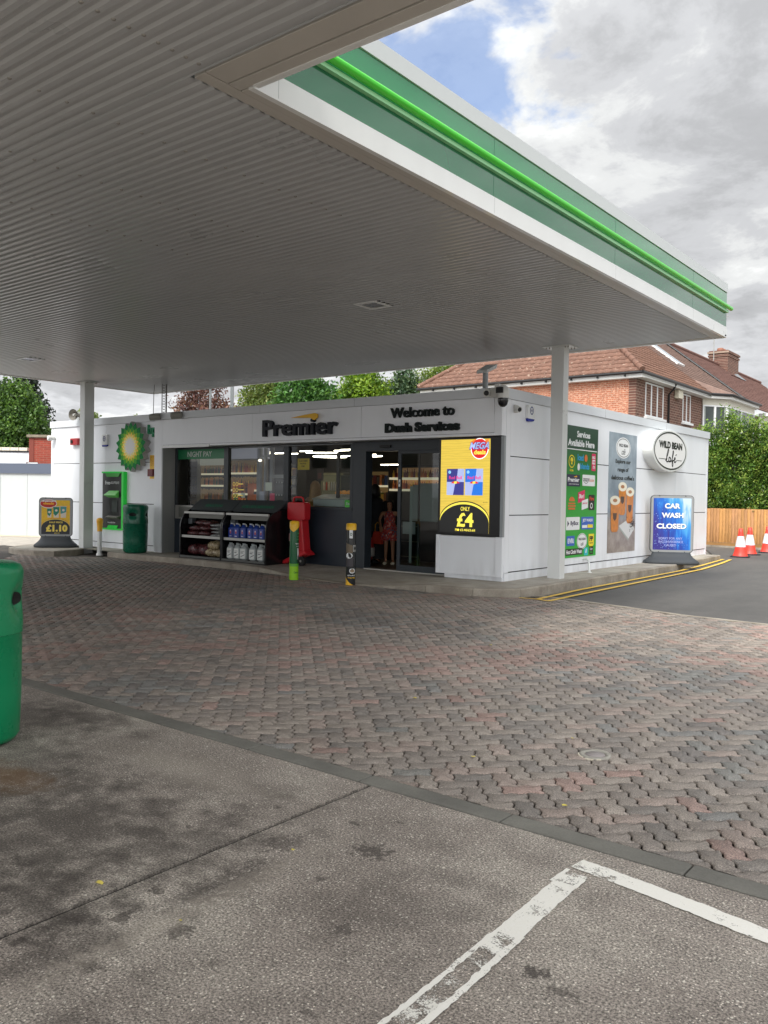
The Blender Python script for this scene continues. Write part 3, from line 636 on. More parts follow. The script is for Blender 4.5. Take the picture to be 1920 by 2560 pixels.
b = MB(); b.box(-4.415, -4.375, 4.1, 15.04, 4.835, 4.872, M('tube_bracket', lin(150, 214, 156), .2, spec=.6)); b.build('tube_bracket', cn)
for y in (4.30, 7.3, 10.3, 13.3): b = MB(); b.box(-4.42, -4.4143, y, y + .006, 4.60, 5.17, M('joint_grey', lin(30, 96, 70), .5)); b.box(-4.41, -4.3995, y, y + .005, ZC, 4.59, M('joint_grey_pale', lin(170, 174, 172), .5)); b.build('fascia_joint', cn)
b = MB(); b.box(-20.25, -4.46, 4.1, 14.99, 5.25, 5.30, fg); b.box(-20.25, XR, -3.5, 4.0, 5.25, 5.30, fg); b.build('deck', cn)
b = MB(); rv = M('rivet_metal', lin(150, 148, 142), .35, metal=.6)
for X in (-4.475, -5.69, -6.9, -8.1):
    y = 1.05
    while y < 6.5:
        if X != -4.475 or y < 3.7: b.lathe([(.016, 0), (.014, -.008), (.005, -.011)], (X, y, ZC + .001), rv, 8, cap=True)
        y += .108 if X == -4.475 else .216
tag(b.build('rivet', cn), kind='stuff')
col = M('column_white', lin(214, 216, 214), .3, var=.02, vs=2, coat=.1)
for (x0, x1, y0, y1, z0) in ((-7.33, -7.075, 14.31, 14.52, .11), (-19.83, -19.615, 12.40, 12.68, -.03)):
    b = MB(); b.rbox(x0, x1, y0, y1, z0, ZC - .012, col, .008, 2); cc = b.build('column', cn)
    xm, ym = (x0 + x1) / 2, (y0 + y1) / 2; b = MB(); b.box(xm - .27, xm + .27, ym - .2, ym + .2, ZC - .016, ZC - .001, col); b.build('top_plate', cc)
    for sx in (-.22, -.16, .16, .22):
        for sy in (-.13, .13): b = MB(); b.lathe([(.014, 0), (.014, -.02), (.008, -.03)], (xm + sx, ym + sy, ZC - .016), rv, 6); b.build('bolt', cc)
def ceil_light(x0, x1, y0, y1):
    b = MB(); z = ZC - .012; w = .055
    b.box(x0, x1, y0, y0 + w, z, ZC + .02, fw); b.box(x0, x1, y1 - w, y1, z, ZC + .02, fw); b.box(x0, x0 + w, y0 + w, y1 - w, z, ZC + .02, fw); b.box(x1 - w, x1, y0 + w, y1 - w, z, ZC + .02, fw)
    l = b.build('ceiling_light', cn)
    b = MB(); b.box(x0 + w, x1 - w, y0 + w, y1 - w, z + .008, z + .012, M('lamp_glass_off', lin(96, 96, 92), .15)); b.build('lens', l)
    for k in range(4): b = MB(); b.box(x1 + .002, x1 + .035, y0 + .05 + .1 * k, y0 + .10 + .1 * k, ZC - .002, ZC + .024, dark); b.build('rib_gap', l)
ceil_light(-8.14, -7.74, 9.56, 9.97); ceil_light(-17.6, -17.15, 9.46, 9.86)
# ---------------------------------------------------------------- the shop building
sb = thing('shop_building', 'low white panelled filling station shop with dark glazed front under the canopy edge', 'shop', (-12.5, 13.35, .12))
XS = -7.54; fr, si = FR(0), SI(0)
def gbox(name, par, boxes, mat, bev=0):
    b = MB()
    for q in boxes: b.box(*q, mat)
    return b.build(name, par, bev=bev)
b = MB()                                               # cladding panels, with real shadow gaps between them
b.box(-7.75, XS - .03, 13.2, 24.28, .10, 3.36, joint)
for z0, z1 in ((.285, 1.285), (1.303, 2.338), (2.356, 3.352)):
    for y0, y1 in ((13.22, 21.7), (21.712, 24.22)): b.box(XS - .035, XS, y0, y1, z0, z1, white)
b.box(XS - .035, XS + .004, 13.06, 13.208, .27, .905, white); b.box(XS - .035, XS + .004, 13.06, 13.208, .905, 3.352, white); b.box(XS - .04, XS + .003, 24.225, 24.33, .10, 3.352, white)
b.box(XS - .06, XS - .012, 13.10, 24.3, .115, .262, white)
b.build('side_wall', sb)
b = MB()                                               # left block, set a little back
b.box(-22.15, -17.36, 13.04, 13.2, .10, 3.36, joint)
for z0, z1 in ((.27, 1.288), (1.305, 2.338), (2.356, 3.352)):
    for x0, x1 in ((-22.12, -19.56), (-19.55, -17.35)): b.box(x0, x1, 13.0, 13.045, z0, z1, white)
b.box(-22.1, -17.35, 13.02, 13.05, .115, .25, white); b.box(-22.2, -22.13, 12.995, 13.3, .10, 3.352, white)
b.box(-22.2, -22.1, 13.3, 24.3, .10, 3.4, white)
b.build('front_wall', sb)
gbox('rear_wall', sb, [(-22.1, XS - .06, 24.2, 24.3, .1, 3.4)], white)
gbox('roof', sb, [(-22.1, XS - .06, 13.1, 24.2, 3.30, 3.34)], M('roof_felt', lin(120, 120, 118), .8, var=.1))
b = MB(); b.box(-7.70, XS + .035, 12.87, 24.35, 3.356, 3.54, white_cap); b.box(-17.37, -7.701, 12.87, 12.97, 3.372, 3.54, white_cap); b.box(-22.23, -17.371, 12.965, 13.06, 3.356, 3.535, white_cap); b.box(-22.23, -22.08, 13.061, 24.3, 3.356, 3.535, white_cap)
for X in (-13.6, -10.9): b.box(X, X + .004, 12.8685, 12.875, 3.374, 3.538, joint)
for Y in (17.2, 20.9): b.box(XS + .03, XS + .0365, Y, Y + .004, 3.358, 3.538, joint)
b.build('wall_capping', sb, bev=.004)
b = MB(); b.box(-17.30, -7.6, 12.93, 13.3, 2.72, 3.37, joint)                      # fascia over the shop front
for x0, x1 in ((-17.06, -13.875), (-13.867, -10.745), (-10.737, -7.70)): b.box(x0, x1, 12.905, 12.94, 2.755, 3.367, white)
b.box(-17.36, -17.066, 12.905, 12.94, .27, 3.367, white); b.box(-17.36, -17.07, 12.92, 12.95, .115, .269, white)
b.box(-7.692, XS, 12.905, 12.94, 2.70, 3.352, white); b.box(XS - .04, XS, 12.945, 13.057, 2.70, 3.352, white)
b.box(-17.07, -7.693, 12.9, 12.945, 2.70, 2.748, white); b.box(-17.35, -7.6, 12.946, 13.34, 2.705, 2.719, white_cap)
b.box(-17.36, -17.32, 12.95, 13.34, .115, 3.35, white); b.box(-17.10, -17.064, 12.941, 13.33, .115, 2.704, M('reveal_grey', lin(150, 152, 150), .4))
b.build('fascia', sb)
gbox('drip_trim', sb, [(-17.03, -15.3, 12.885, 12.899, 2.675, 2.735)], fw)
# shop front: frames, panes, stall riser
Y = 13.35
fx = [(-17.06, -16.98), (-15.25, -15.10), (-13.28, -13.13), (-11.35, -11.27)]
wins = [(-16.98, -15.25, 1.30), (-15.10, -13.28, 1.345), (-13.13, -11.35, 1.345)]
glass = glass_mat('shop_glass')
for x0, x1, z0 in wins:
    b = MB(); b.box(x0 - .075, x0, Y - .05, Y + .05, z0, 2.70, slate); b.box(x1, x1 + .075, Y - .05, Y + .05, z0, 2.70, slate); b.box(x0, x1, Y - .045, Y + .045, 2.655, 2.70, slate); b.box(x0 - .07, x1 + .07, Y - .055, Y + .045, z0 - .06, z0 + .001, slate)
    w = b.build('window', sb, bev=.004); b = MB(); b.quad((x0, Y, z0), (x1, Y, z0), (x1, Y, 2.655), (x0, Y, 2.655), glass); b.build('pane', w)
gbox('window_reveal', sb, [(-15.05, -11.3, Y - .058, Y - .05, 2.662, 2.678)], M('alu_trim', lin(130, 134, 136), .4, metal=.5))
b = MB()
for x0, x1 in ((-17.06, -15.2), (-15.195, -13.2), (-13.195, -11.28)): b.box(x0, x1, Y - .04, Y + .05, .115, 1.285 if x0 > -15.5 else 1.24, M('stall_riser', lin(38, 46, 56), .42, var=.05, vs=2))
b.build('stall_riser', sb)
hp = MB(); st = M('hatch_steel', lin(168, 166, 160), .3, metal=.6); hp.box(-17.0, -16.02, Y - .075, Y - .04, .96, 1.29, st); hx = hp.build('night_hatch', sb, bev=.004)
MB().box(-16.86, -16.1, Y - .079, Y - .0755, 1.0, 1.26, M('hatch_tray', lin(120, 120, 114), .35, metal=.6)).build('drawer', hx)
# entrance
b = MB(); b.box(-11.27, -10.93, Y - .05, Y + .12, .12, 2.70, slate); b.box(-10.93, -8.93, Y - .05, Y + .12, 2.50, 2.70, slate); b.box(-11.27, -8.93, Y - .055, Y - .051, 2.52, 2.70, slate)
b.box(-8.95, -7.6, Y - .02, Y + .1, .12, 2.70, slate)
b.build('door_frame', sb, bev=.004)
MB().box(-10.55, -10.28, Y - .10, Y - .056, 2.56, 2.62, dark).build('door_sensor', sb, bev=.01)
gbox('threshold', sb, [(-10.93, -8.95, Y - .07, Y + .1, .10, .128)], M('threshold_alu', lin(190, 188, 180), .35, metal=.4))
dg = glass_mat('door_glass', (.62, .68, .68), ior=1.6)
def door(x0, x1, y, name='sliding_door'):
    b = MB(); b.box(x0, x0 + .075, y - .022, y + .022, .13, 2.50, slate); b.box(x1 - .06, x1, y - .022, y + .022, .13, 2.50, slate); b.box(x0 + .075, x1 - .06, y - .022, y + .022, .13, .25, slate); b.box(x0 + .075, x1 - .06, y - .022, y + .022, 2.44, 2.50, slate)
    d = b.build(name, sb, bev=.003); b = MB(); b.quad((x0 + .075, y, .25), (x1 - .06, y, .25), (x1 - .06, y, 2.44), (x0 + .075, y, 2.44), dg); b.build('pane', d); return d
d = door(-10.12, -8.97, Y - .01)
MB().box(-9.66, -9.63, Y + .02, Y + .05, .25, 2.44, slate).build('mullion', d)
MB().box(-9.86, -9.80, Y + .03, Y + .035, .30, 1.80, M('door_strip', lin(150, 170, 164), .4)).build('manifestation', d)
vin = M('frosted_vinyl', lin(150, 162, 158), .5)
b = MB(); b.box(-9.80, -9.66, Y + .035, Y + .037, 1.12, 1.83, vin); b.box(-9.62, -9.06, Y + .035, Y + .037, 1.12, 1.86, vin); b.box(-10.03, -9.72, Y + .035, Y + .037, .86, 1.10, vin)
b.build('poster', d)
b = MB(); b.box(-10.095, -10.055, Y - .036, Y - .033, 1.79, 1.93, M('label_white', lin(225, 228, 226), .5)); b.box(-10.083, -10.067, Y - .0375, Y - .0365, 1.84, 1.88, dark); b.build('sticker', d)
door(-11.9, -10.95, Y + .17)
# bottom cabinet of the screen corner
b = MB(); b.box(-8.96, -8.885, 13.0, 13.34, .19, .905, white); b.box(-8.883, -7.68, 13.015, 13.34, .19, .895, white); b.box(-7.678, XS, 12.99, 13.06, .19, .905, white); b.box(-8.80, XS - .03, 13.06, 13.34, .112, .188, white)
b.build('corner_plinth', sb, bev=.003)
gbox('corner_trim', sb, [(-7.60, XS - .0, 13.0, 13.06, .907, 2.699)], M('corner_alu', lin(150, 156, 158), .35, metal=.3))

# ---------------------------------------------------------------- what is inside the shop
inw = M('interior_wall', lin(78, 76, 68), .7)
gbox('interior_floor', sb, [(-21.9, XS - .2, 13.46, 21.0, .05, .122)], M('interior_floor', lin(74, 62, 50), .35, var=.1, vs=2))
gbox('interior_wall', sb, [(-21.9, XS - .2, 20.9, 21.0, .12, 3.1)], inw); gbox('interior_wall', sb, [(-21.95, -21.85, 13.4, 20.9, .12, 3.0)], inw); gbox('interior_wall', sb, [(-7.9, -7.8, 13.5, 20.9, .12, 3.0)], inw)
gbox('interior_ceiling', sb, [(-21.9, XS - .2, 13.46, 20.9, 3.0, 3.05)], M('interior_ceiling', lin(30, 31, 32), .8))
warm = M('tube_lamp', (1, .90, .70), .4, emit=6.5)
def lamp(x0, y0, x1, y1, z, w=.017, lab=''):
    b = MB(); b.tube([(x0, y0, z), (x1, y1, z)], w * .75, warm, 8); tag(b.build('strip_light', origin=(x0, y0, z)), lab, 'light', 'strip lights under the shop ceiling')
for a, l in (((-16.8, 16, -15.95, 16, 2.69), 'strip light glowing at the top of the middle window'), ((-15.76, 16, -15.46, 16, 2.67), 'short strip light just inside the pier of the widest view window'), ((-15.38, 16, -14.95, 16, 2.73), 'upper strip light over the yellow notice'),
             ((-15.16, 16, -14.33, 16.3, 2.69), 'thick strip light crossing behind the yellow notice'), ((-14.54, 16.4, -14.03, 16.4, 2.75), 'thin upper strip light above the fridge'), ((-13.97, 16, -13.59, 16, 2.74), 'thin upper strip light against the door pier'), ((-13.93, 16, -13.58, 15.9, 2.58), 'low strip light against the door pier above the pastry cabinet'),
             ((-13.06, 16, -12.83, 16, 2.60), 'short strip light at the top corner of the open doorway'), ((-13.06, 16, -12.49, 15.8, 2.55), 'long strip light across the top of the open doorway'), ((-12.67, 16, -12.14, 16, 2.35), 'thick warm strip light hanging low in the doorway'),
             ((-18.9, 17.2, -17.4, 17.0, 2.80), 'strip light behind the night pay band'), ((-19.0, 15.9, -18.0, 15.9, 2.62), 'strip light over the bottle gantry')):
    lamp(*a, lab=l)
b = MB(); T = 26; V = [(-14.42 + .42 * math.cos(2 * PI * k / T), 16.1 + .42 * math.sin(2 * PI * k / T), 2.58) for k in range(T + 1)]
b.tube(V, .015, warm, 6); tag(b.build('ring_light', origin=(-14.42, 16.1, 2.58)), 'glowing ring shaped lamp above the fridge behind the window', 'light')
pal = [lin(*c) for c in ((150, 60, 40), (190, 150, 60), (60, 80, 50), (120, 80, 50), (190, 180, 160), (60, 50, 44), (170, 100, 50), (90, 30, 30), (40, 60, 100), (150, 150, 150))]
gm = [M('goods%d' % i, tuple(min(.9, q * 1.5) for q in c), .4) for i, c in enumerate(pal)]
boardw = M('shelf_edge_glow', lin(222, 212, 178), .5, emit=.30); ledge = M('shelf_dim', lin(120, 116, 100), .5)  # added glow on the shelf boards brightens the shop, they are no lamps
cavity = M('cavity_glow', lin(116, 96, 62), .8, emit=.12)  # back panels get an added glow too
def gantry(name, label, x0, x1, y, zs, h, mats, w=(.05, .09), cat='shelf', lit=True, back=dark, pegs=False):
    t = thing(name, label, cat, ((x0 + x1) / 2, y, .12)); top = zs[-1] + h + .1
    gbox('back_panel', t, [(x0, x1, y + .31, y + .33, .12, top)], back)
    for xx in (x0 - .03, x1): gbox('side_panel', t, [(xx, xx + .03, y, y + .33, .12, top)], back)
    for z in zs:
        gbox('shelf', t, [(x0, x1, y, y + .3, z, z + (.05 if lit else .02))], boardw if lit else ledge)
        b = MB(); x = x0 + .02
        while x < x1 - .08:
            ww = random.uniform(*w); hh = h * random.uniform(.55, .88); q = random.choice(mats); r = ww * .42
            if w[0] < .07: b.lathe([(r, 0), (r, hh * .6), (r * .4, hh * .75), (r * .38, hh)], (x + ww / 2, y + .1, z + .05), q, 8)
            else: b.box(x, x + ww * .9, y + .03, y + .22, z + .051, z + .051 + hh, q)
            x += ww
        tag(b.build('goods', t), kind='stuff')
        if pegs:
            b = MB(); x = x0 + .03
            while x < x1: b.box(x, x + .022, y - .03, y, z - random.uniform(.05, .09), z, dark); x += .05
            tag(b.build('peg', t), kind='stuff')
    return t
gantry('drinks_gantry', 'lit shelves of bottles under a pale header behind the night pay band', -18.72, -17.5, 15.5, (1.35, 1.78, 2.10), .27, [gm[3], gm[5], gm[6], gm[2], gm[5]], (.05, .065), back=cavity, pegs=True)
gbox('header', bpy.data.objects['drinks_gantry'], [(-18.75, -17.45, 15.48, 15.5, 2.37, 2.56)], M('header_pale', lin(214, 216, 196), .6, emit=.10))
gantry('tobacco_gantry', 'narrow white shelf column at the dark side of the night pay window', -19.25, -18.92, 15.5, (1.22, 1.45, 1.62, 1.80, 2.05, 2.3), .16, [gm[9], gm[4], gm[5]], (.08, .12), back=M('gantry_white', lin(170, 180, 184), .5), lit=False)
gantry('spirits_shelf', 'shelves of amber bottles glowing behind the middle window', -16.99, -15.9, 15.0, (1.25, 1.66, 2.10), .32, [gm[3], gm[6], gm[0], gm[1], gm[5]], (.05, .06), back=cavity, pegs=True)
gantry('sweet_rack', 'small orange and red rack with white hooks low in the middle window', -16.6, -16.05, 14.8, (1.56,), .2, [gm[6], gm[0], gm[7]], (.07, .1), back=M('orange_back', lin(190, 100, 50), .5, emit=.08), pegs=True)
gantry('snack_shelf', 'snack shelves at the back of the shop behind the closed door leaf', -13.0, -10.6, 17.4, (.5, .9, 1.3, 1.75), .28, gm, (.08, .14))
gantry('magazine_rack', 'low rack of red and white packets at the rear of the doorway', -12.6, -11.3, 15.7, (.2, .55, .9), .25, [gm[0], gm[4], gm[7], gm[9]], (.08, .12), lit=False)
gantry('drinks_cooler', 'glowing drinks shelves seen through the closed door leaf', -11.95, -10.5, 15.4, (1.72, 1.98), .24, [gm[0], gm[6], gm[1], gm[7]], (.06, .068))
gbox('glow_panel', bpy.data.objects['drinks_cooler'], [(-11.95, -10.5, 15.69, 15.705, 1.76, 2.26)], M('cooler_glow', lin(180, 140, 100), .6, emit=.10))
gantry('back_shelf', 'shelving with an added glow along the rear wall behind the doorway figures', -15.5, -13.3, 18.5, (.5, .95, 1.4, 1.85), .34, gm, (.08, .14), back=cavity)  # glow added here so the doorway figures stand out against it
gantry('confectionery_stand', 'slim stand of snack bags against the pier beside the yellow notice', -15.12, -14.82, 15.3, (.9, 1.3, 1.55, 1.8, 2.02), .24, [gm[6], gm[1], gm[4], gm[3]], (.10, .14), lit=False)
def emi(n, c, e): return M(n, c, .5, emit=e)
t = thing('drinks_fridge', 'tall glass fronted fridge standing behind the counter near the pastry cabinet', 'fridge', (-14.4, 16.2, .12))
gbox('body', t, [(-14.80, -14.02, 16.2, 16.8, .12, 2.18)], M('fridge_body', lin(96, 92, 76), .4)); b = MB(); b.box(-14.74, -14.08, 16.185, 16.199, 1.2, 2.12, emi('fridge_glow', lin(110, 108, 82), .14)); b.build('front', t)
gbox('frame', t, [(-14.78, -14.74, 16.17, 16.2, 1.2, 2.16), (-14.08, -14.04, 16.17, 16.2, 1.2, 2.16), (-14.74, -14.08, 16.17, 16.2, 2.12, 2.16)], M('fridge_frame', lin(150, 146, 110), .4))
for i in range(14):
    x = -14.66 + .085 * (i % 7) + .02; z = 1.34 + .38 * (i // 7); b = MB(); b.lathe([(.025, 0), (.025, .15), (.012, .22)], (x, 16.14, z), random.choice((gm[4], gm[9], gm[4], gm[0])), 8); b.build('bottle', t)
t = thing('pastry_cabinet', 'lit pastry cabinet with golden buns beside the fridge', 'cabinet', (-13.6, 15.8, 1.2))
gbox('body', t, [(-13.95, -13.3, 16.0, 16.05, 1.2, 2.1), (-13.95, -13.3, 15.7, 16.0, 1.19, 1.22)], M('cab_dark', lin(50, 66, 66), .4)); gbox('shelf', t, [(-13.93, -13.32, 15.72, 16.0, 1.60, 1.612)], st)
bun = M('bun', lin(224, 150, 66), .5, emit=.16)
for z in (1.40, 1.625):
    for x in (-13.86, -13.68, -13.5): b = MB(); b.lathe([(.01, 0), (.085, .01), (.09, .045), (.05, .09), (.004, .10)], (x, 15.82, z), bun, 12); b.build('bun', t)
t = thing('shop_counter', 'dark service counter just behind the window beside the entrance', 'counter', (-13.0, 14.2, .12)); gbox('body', t, [(-14.9, -11.75, 14.0, 14.4, .12, 1.27)], M('counter', lin(40, 36, 34), .5)); gbox('top', t, [(-14.95, -11.7, 13.95, 14.45, 1.272, 1.31)], M('counter_top', lin(80, 72, 62), .4))
t = thing('serving_box', 'pale grey plastic box with a sloping lid on the window sill', 'box', (-12.0, 13.6, 1.35))
MB().rbox(-12.52, -11.62, 13.45, 13.75, 1.352, 1.52, M('box_pale', lin(186, 200, 196), .4, var=.05, emit=.0), .02).build('body', t); b = MB(); b.add([(-12.53, 13.43, 1.52), (-11.50, 13.43, 1.52), (-11.50, 13.78, 1.62), (-12.50, 13.78, 1.62), (-12.53, 13.43, 1.505), (-11.50, 13.43, 1.505)], [(0, 1, 2, 3), (4, 5, 1, 0)], M('box_lid', lin(160, 172, 168), .35)); b.build('lid', t)
b = MB(); b.box(-11.60, -11.38, 13.45, 13.47, 1.352, 1.50, emi('green_card', lin(70, 170, 60), .16)); b.text(FR(13.449), 'Bean', -11.57, -11.41, 1.40, 1.46, 0, .002, M('ink_white', lin(235, 235, 235), .5)); tag(b.build('counter_card', origin=(-11.5, 13.46, 1.352)), 'small green card standing on the sill beside the pale box', 'card')
b = MB(); b.box(-14.78, -14.40, 15.3, 15.32, 2.22, 2.50, emi('yellow_notice', lin(190, 168, 56), .08))
for k, s in enumerate(('CUSTOMER', 'NOTICE', 'PAY HERE')): b.text(FR(15.299), s, -14.74 + .05 * k, -14.44 - .05 * k, 2.42 - .065 * k, 2.455 - .065 * k, 0, .002, dark)
tag(b.build('notice_board', origin=(-14.6, 15.3, 2.22)), 'yellow notice hanging from the shop ceiling behind the window', 'notice')
b = MB(); b.box(-14.12, -13.92, 15.3, 15.32, 1.95, 2.25, M('poster_dim', lin(100, 84, 78), .6)); b.box(-14.08, -13.97, 15.296, 15.3, 2.0, 2.14, M('poster_dim2', lin(140, 90, 80), .6)); tag(b.build('wall_poster', origin=(-14.0, 15.3, 1.95)), 'small dim poster between the yellow notice and the fridge', 'poster')
t = thing('shelf_post', 'grey metal shelf posts with a small round lamp behind the middle window', 'post', (-14.95, 14.4, .12)); pgr = M('post_grey', lin(160, 164, 172), .4)
for x0, x1 in ((-15.30, -15.16), (-15.05, -14.98), (-14.84, -14.74)): gbox('post', t, [(x0, x1, 14.4, 14.46, 1.2, 2.72)], pgr)
gbox('rail', t, [(-15.16, -14.74, 14.41, 14.45, 2.50, 2.54)], pgr); MB().lathe([(.002, 0), (.045, .015), (.045, .05), (.002, .07)], (-15.08, 14.3, 2.38), M('round_lamp', (1, .9, .7), .4, emit=1.3), 12).build('lamp', t)
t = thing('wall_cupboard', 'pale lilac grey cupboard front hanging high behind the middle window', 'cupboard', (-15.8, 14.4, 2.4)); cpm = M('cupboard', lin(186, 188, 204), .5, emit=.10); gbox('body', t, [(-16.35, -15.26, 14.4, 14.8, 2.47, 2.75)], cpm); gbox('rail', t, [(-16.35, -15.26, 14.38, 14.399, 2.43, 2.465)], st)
b = MB(); ye = emi('price_yellow', lin(236, 200, 80), .3)
for k in range(4):
    z = 1.82 - .135 * k
    for q in (0, 1): b.ring(FR(13.45), -15.05 + .10 * q, z, .04, .05, .012, 0, .004, ye, 16)
    b.rect(FR(13.45), -14.90, -14.74 + .03 * (k % 2), z - .006, z + .016, 0, .004, ye)
tag(b.build('price_stickers', origin=(-14.9, 13.45, 1.36)), 'column of yellow price figures stuck inside the middle window', 'sticker')
for x0, x1, z0, z1, c, l in ((-14.62, -14.46, 1.44, 1.62, lin(210, 60, 104), 'pink paper notice low behind the middle window'), (-14.78, -14.56, 1.68, 1.88, lin(206, 216, 200), 'pale crumpled paper above the pink notice'), (-14.98, -14.82, 1.40, 1.66, lin(160, 168, 186), 'pale blue paper beside the pink notice'), (-15.9, -15.75, 1.42, 1.60, lin(60, 120, 66), 'green card low behind the yellow price figures'), (-15.62, -15.5, 1.5, 1.62, lin(206, 206, 190), 'small cream tag hanging near the green card')):
    b = MB(); b.box(x0, x1, 14.2, 14.21, z0, z1, M('paper_%d' % int(c[0] * 1000), c, .6, emit=.06)); tag(b.build('paper_notice', origin=(x0, 14.2, z0)), l, 'paper', 'papers standing behind the middle window')
t = thing('card_rack', 'grey rack with rows of white dots inside the pier of the middle window', 'rack', (-14.2, 14.2, 1.3)); gbox('panel', t, [(-14.46, -13.95, 14.2, 14.23, 1.30, 1.98)], M('rack_grey', lin(74, 80, 84), .5)); gbox('tray', t, [(-14.46, -14.0, 14.1, 14.2, 1.98, 2.06)], M('rack_tray', lin(150, 154, 156), .5)); b = MB()
for r_ in range(2):
    for k in range(5): b.ell(FR(14.198), -14.40 + .09 * k, 1.58 + .30 * r_, .012, .018, 0, .003, M('dot_white', lin(210, 214, 210), .5), 8)
b.build('dots', t)
# people
skinm = M('skin', lin(176, 128, 98), .5); blk = M('black_cloth', (.009, .010, .013), .8); hairb = M('black_hair', (.012, .010, .009), .5)
def hand(pts, edges, rad, wi, dirv, side):             # palm, four unequal curled fingers and a thumb
    w = Vector(pts[wi]); d = Vector(dirv).normalized(); s_ = Vector(side).normalized()
    pts.append(tuple(w + d * .055)); rad.append(.022); pi_ = len(pts) - 1; edges.append((wi, pi_))
    for k, (o_, L) in enumerate(((-.024, .062), (-.008, .070), (.008, .066), (.024, .052))):
        a = w + d * .075 + s_ * o_; pts.append(tuple(a)); rad.append(.009); i1 = len(pts) - 1; edges.append((pi_, i1))
        pts.append(tuple(a + d * L * .6 + Vector((0, 0, -.012)))); rad.append(.008); edges.append((i1, i1 + 1)); pts.append(tuple(a + d * L + Vector((0, 0, -.035)))); rad.append(.007); edges.append((i1 + 1, i1 + 2))
    pts.append(tuple(w + d * .035 - s_ * .034)); rad.append(.010); i = len(pts) - 1; edges.append((pi_, i)); pts.append(tuple(w + d * .065 - s_ * .05)); rad.append(.008); edges.append((i, i + 1))
def figure(name, label, x, y, H, face, skinmat, pose):
    t = thing(name, label, 'person', (x, y, .122), face); k = H
    L = dict(pel=(0, 0, .53), wst=(0, 0, .62), chs=(0, 0, .74), nck=(0, 0, .835), hd0=(0, -.012, .875), hd1=(0, -.016, .935), hd2=(0, -.010, .975),
             sl=(-.115, 0, .80), sr=(.115, 0, .80), el=pose['el'], er=pose['er'], wl=pose['wl'], wr=pose['wr'], hl=(-.05, 0, .50), hr=(.05, 0, .50), kl=pose['kl'], kr=pose['kr'], al=pose['al'], ar=pose['ar'], tl=pose['tl'], tr=pose['tr'])
    Rr = dict(pel=(.085, .06), wst=(.07, .052), chs=(.085, .06), nck=.03, hd0=(.042, .045), hd1=(.052, .060), hd2=(.035, .040), sl=.034, sr=.034, el=.022, er=.022, wl=.015, wr=.015, hl=.05, hr=.05, kl=.032, kr=.032, al=.022, ar=.022, tl=(.020, .016), tr=(.020, .016))
    E = (('pel', 'wst'), ('wst', 'chs'), ('chs', 'nck'), ('nck', 'hd0'), ('hd0', 'hd1'), ('hd1', 'hd2'), ('chs', 'sl'), ('chs', 'sr'), ('sl', 'el'), ('el', 'wl'), ('sr', 'er'), ('er', 'wr'), ('pel', 'hl'), ('pel', 'hr'), ('hl', 'kl'), ('kl', 'al'), ('hr', 'kr'), ('kr', 'ar'), ('al', 'tl'), ('ar', 'tr'))
    ks = list(L); pts = [tuple(c * k for c in L[q]) for q in ks]; rad = [tuple(v * k for v in Rr[q]) if isinstance(Rr[q], tuple) else Rr[q] * k for q in ks]; edges = [(ks.index(a), ks.index(b_)) for a, b_ in E]
    for w, e in (('wl', 'el'), ('wr', 'er')):
        d = Vector(L[w]) - Vector(L[e]); s_ = d.cross(Vector((0, 1, 0))).normalized() if abs(d.normalized().y) < .9 else Vector((1, 0, 0)); hand(pts, edges, rad, ks.index(w), d, s_)
    skin('body', pts, edges, rad, skinmat, t)
    return t
def face_on(t, H, hm, skinmat, long=.1):               # eyes, brows, nose, mouth, ears and hair; the face looks along -y
    k = H; ey = M('eye_dark', (.01, .008, .006), .2); lp = M('lip', lin(150, 78, 70), .5)
    for s_ in (-1, 1):
        b = MB(); b.lathe([(.002, -.004 * k), (.006 * k, 0), (.002, .004 * k)], (s_ * .020 * k, -.066 * k, .925 * k), ey, 8); b.build('eye', t, local=True)
    b = MB(); b.lathe([(.011 * k, 0), (.008 * k, .014 * k), (.004 * k, .03 * k)], (0, -.070 * k, .900 * k), skinmat, 8)
    for s_ in (-1, 1): b.lathe([(.003, -.014 * k), (.010 * k, 0), (.003, .014 * k)], (s_ * .056 * k, -.006 * k, .92 * k), skinmat, 8)
    b.build('nose', t, local=True)
    MB().box(-.016 * k, .016 * k, -.070 * k, -.060 * k, .884 * k, .890 * k, lp).build('mouth', t, local=True)
    b = MB(); V = []; n = 20; rows = 9                  # hair: a cap with an opening for the face, hanging to the shoulders
    for j in range(rows):
        f = j / (rows - 1)
        for i in range(n):
            a = 2 * PI * i / n; fr_ = max(0, -math.sin(a)) ** 1.5
            if f < .5: ph = f / .5 * PI / 2; r = .068 * math.sin(ph + .05); z = .935 + .064 * math.cos(ph)
            else: r = .068 + .004 * math.sin(5 * a); z = .935 - (f - .5) * 2 * (long + .05)
            rr = r * (1 - (.55 if f >= .5 else .15 * f * 2) * fr_)
            if f >= .5 and fr_ > .35: rr = r * .55
            if f > .35 and fr_ > .45: z = max(z, .952)
            V.append((rr * k * math.cos(a), rr * 1.08 * k * math.sin(a) - .004 * k, z * k))
    b.add(V, [(j * n + i, j * n + (i + 1) % n, (j + 1) * n + (i + 1) % n, (j + 1) * n + i) for j in range(rows - 1) for i in range(n)], hm, True); b.build('hair', t, local=True)
wp = dict(el=(-.17, -.02, .66), er=(.16, -.05, .66), wl=(-.15, -.10, .56), wr=(.17, -.13, .60), kl=(-.05, .01, .28), kr=(.05, 0, .28), al=(-.05, .02, .045), ar=(.05, .02, .045), tl=(-.055, -.06, .018), tr=(.055, -.06, .018))
t = figure('person', 'adult in a long black garment seen from behind in the open shop doorway', -11.68, 14.55, 1.70, R(195), skinm, wp)
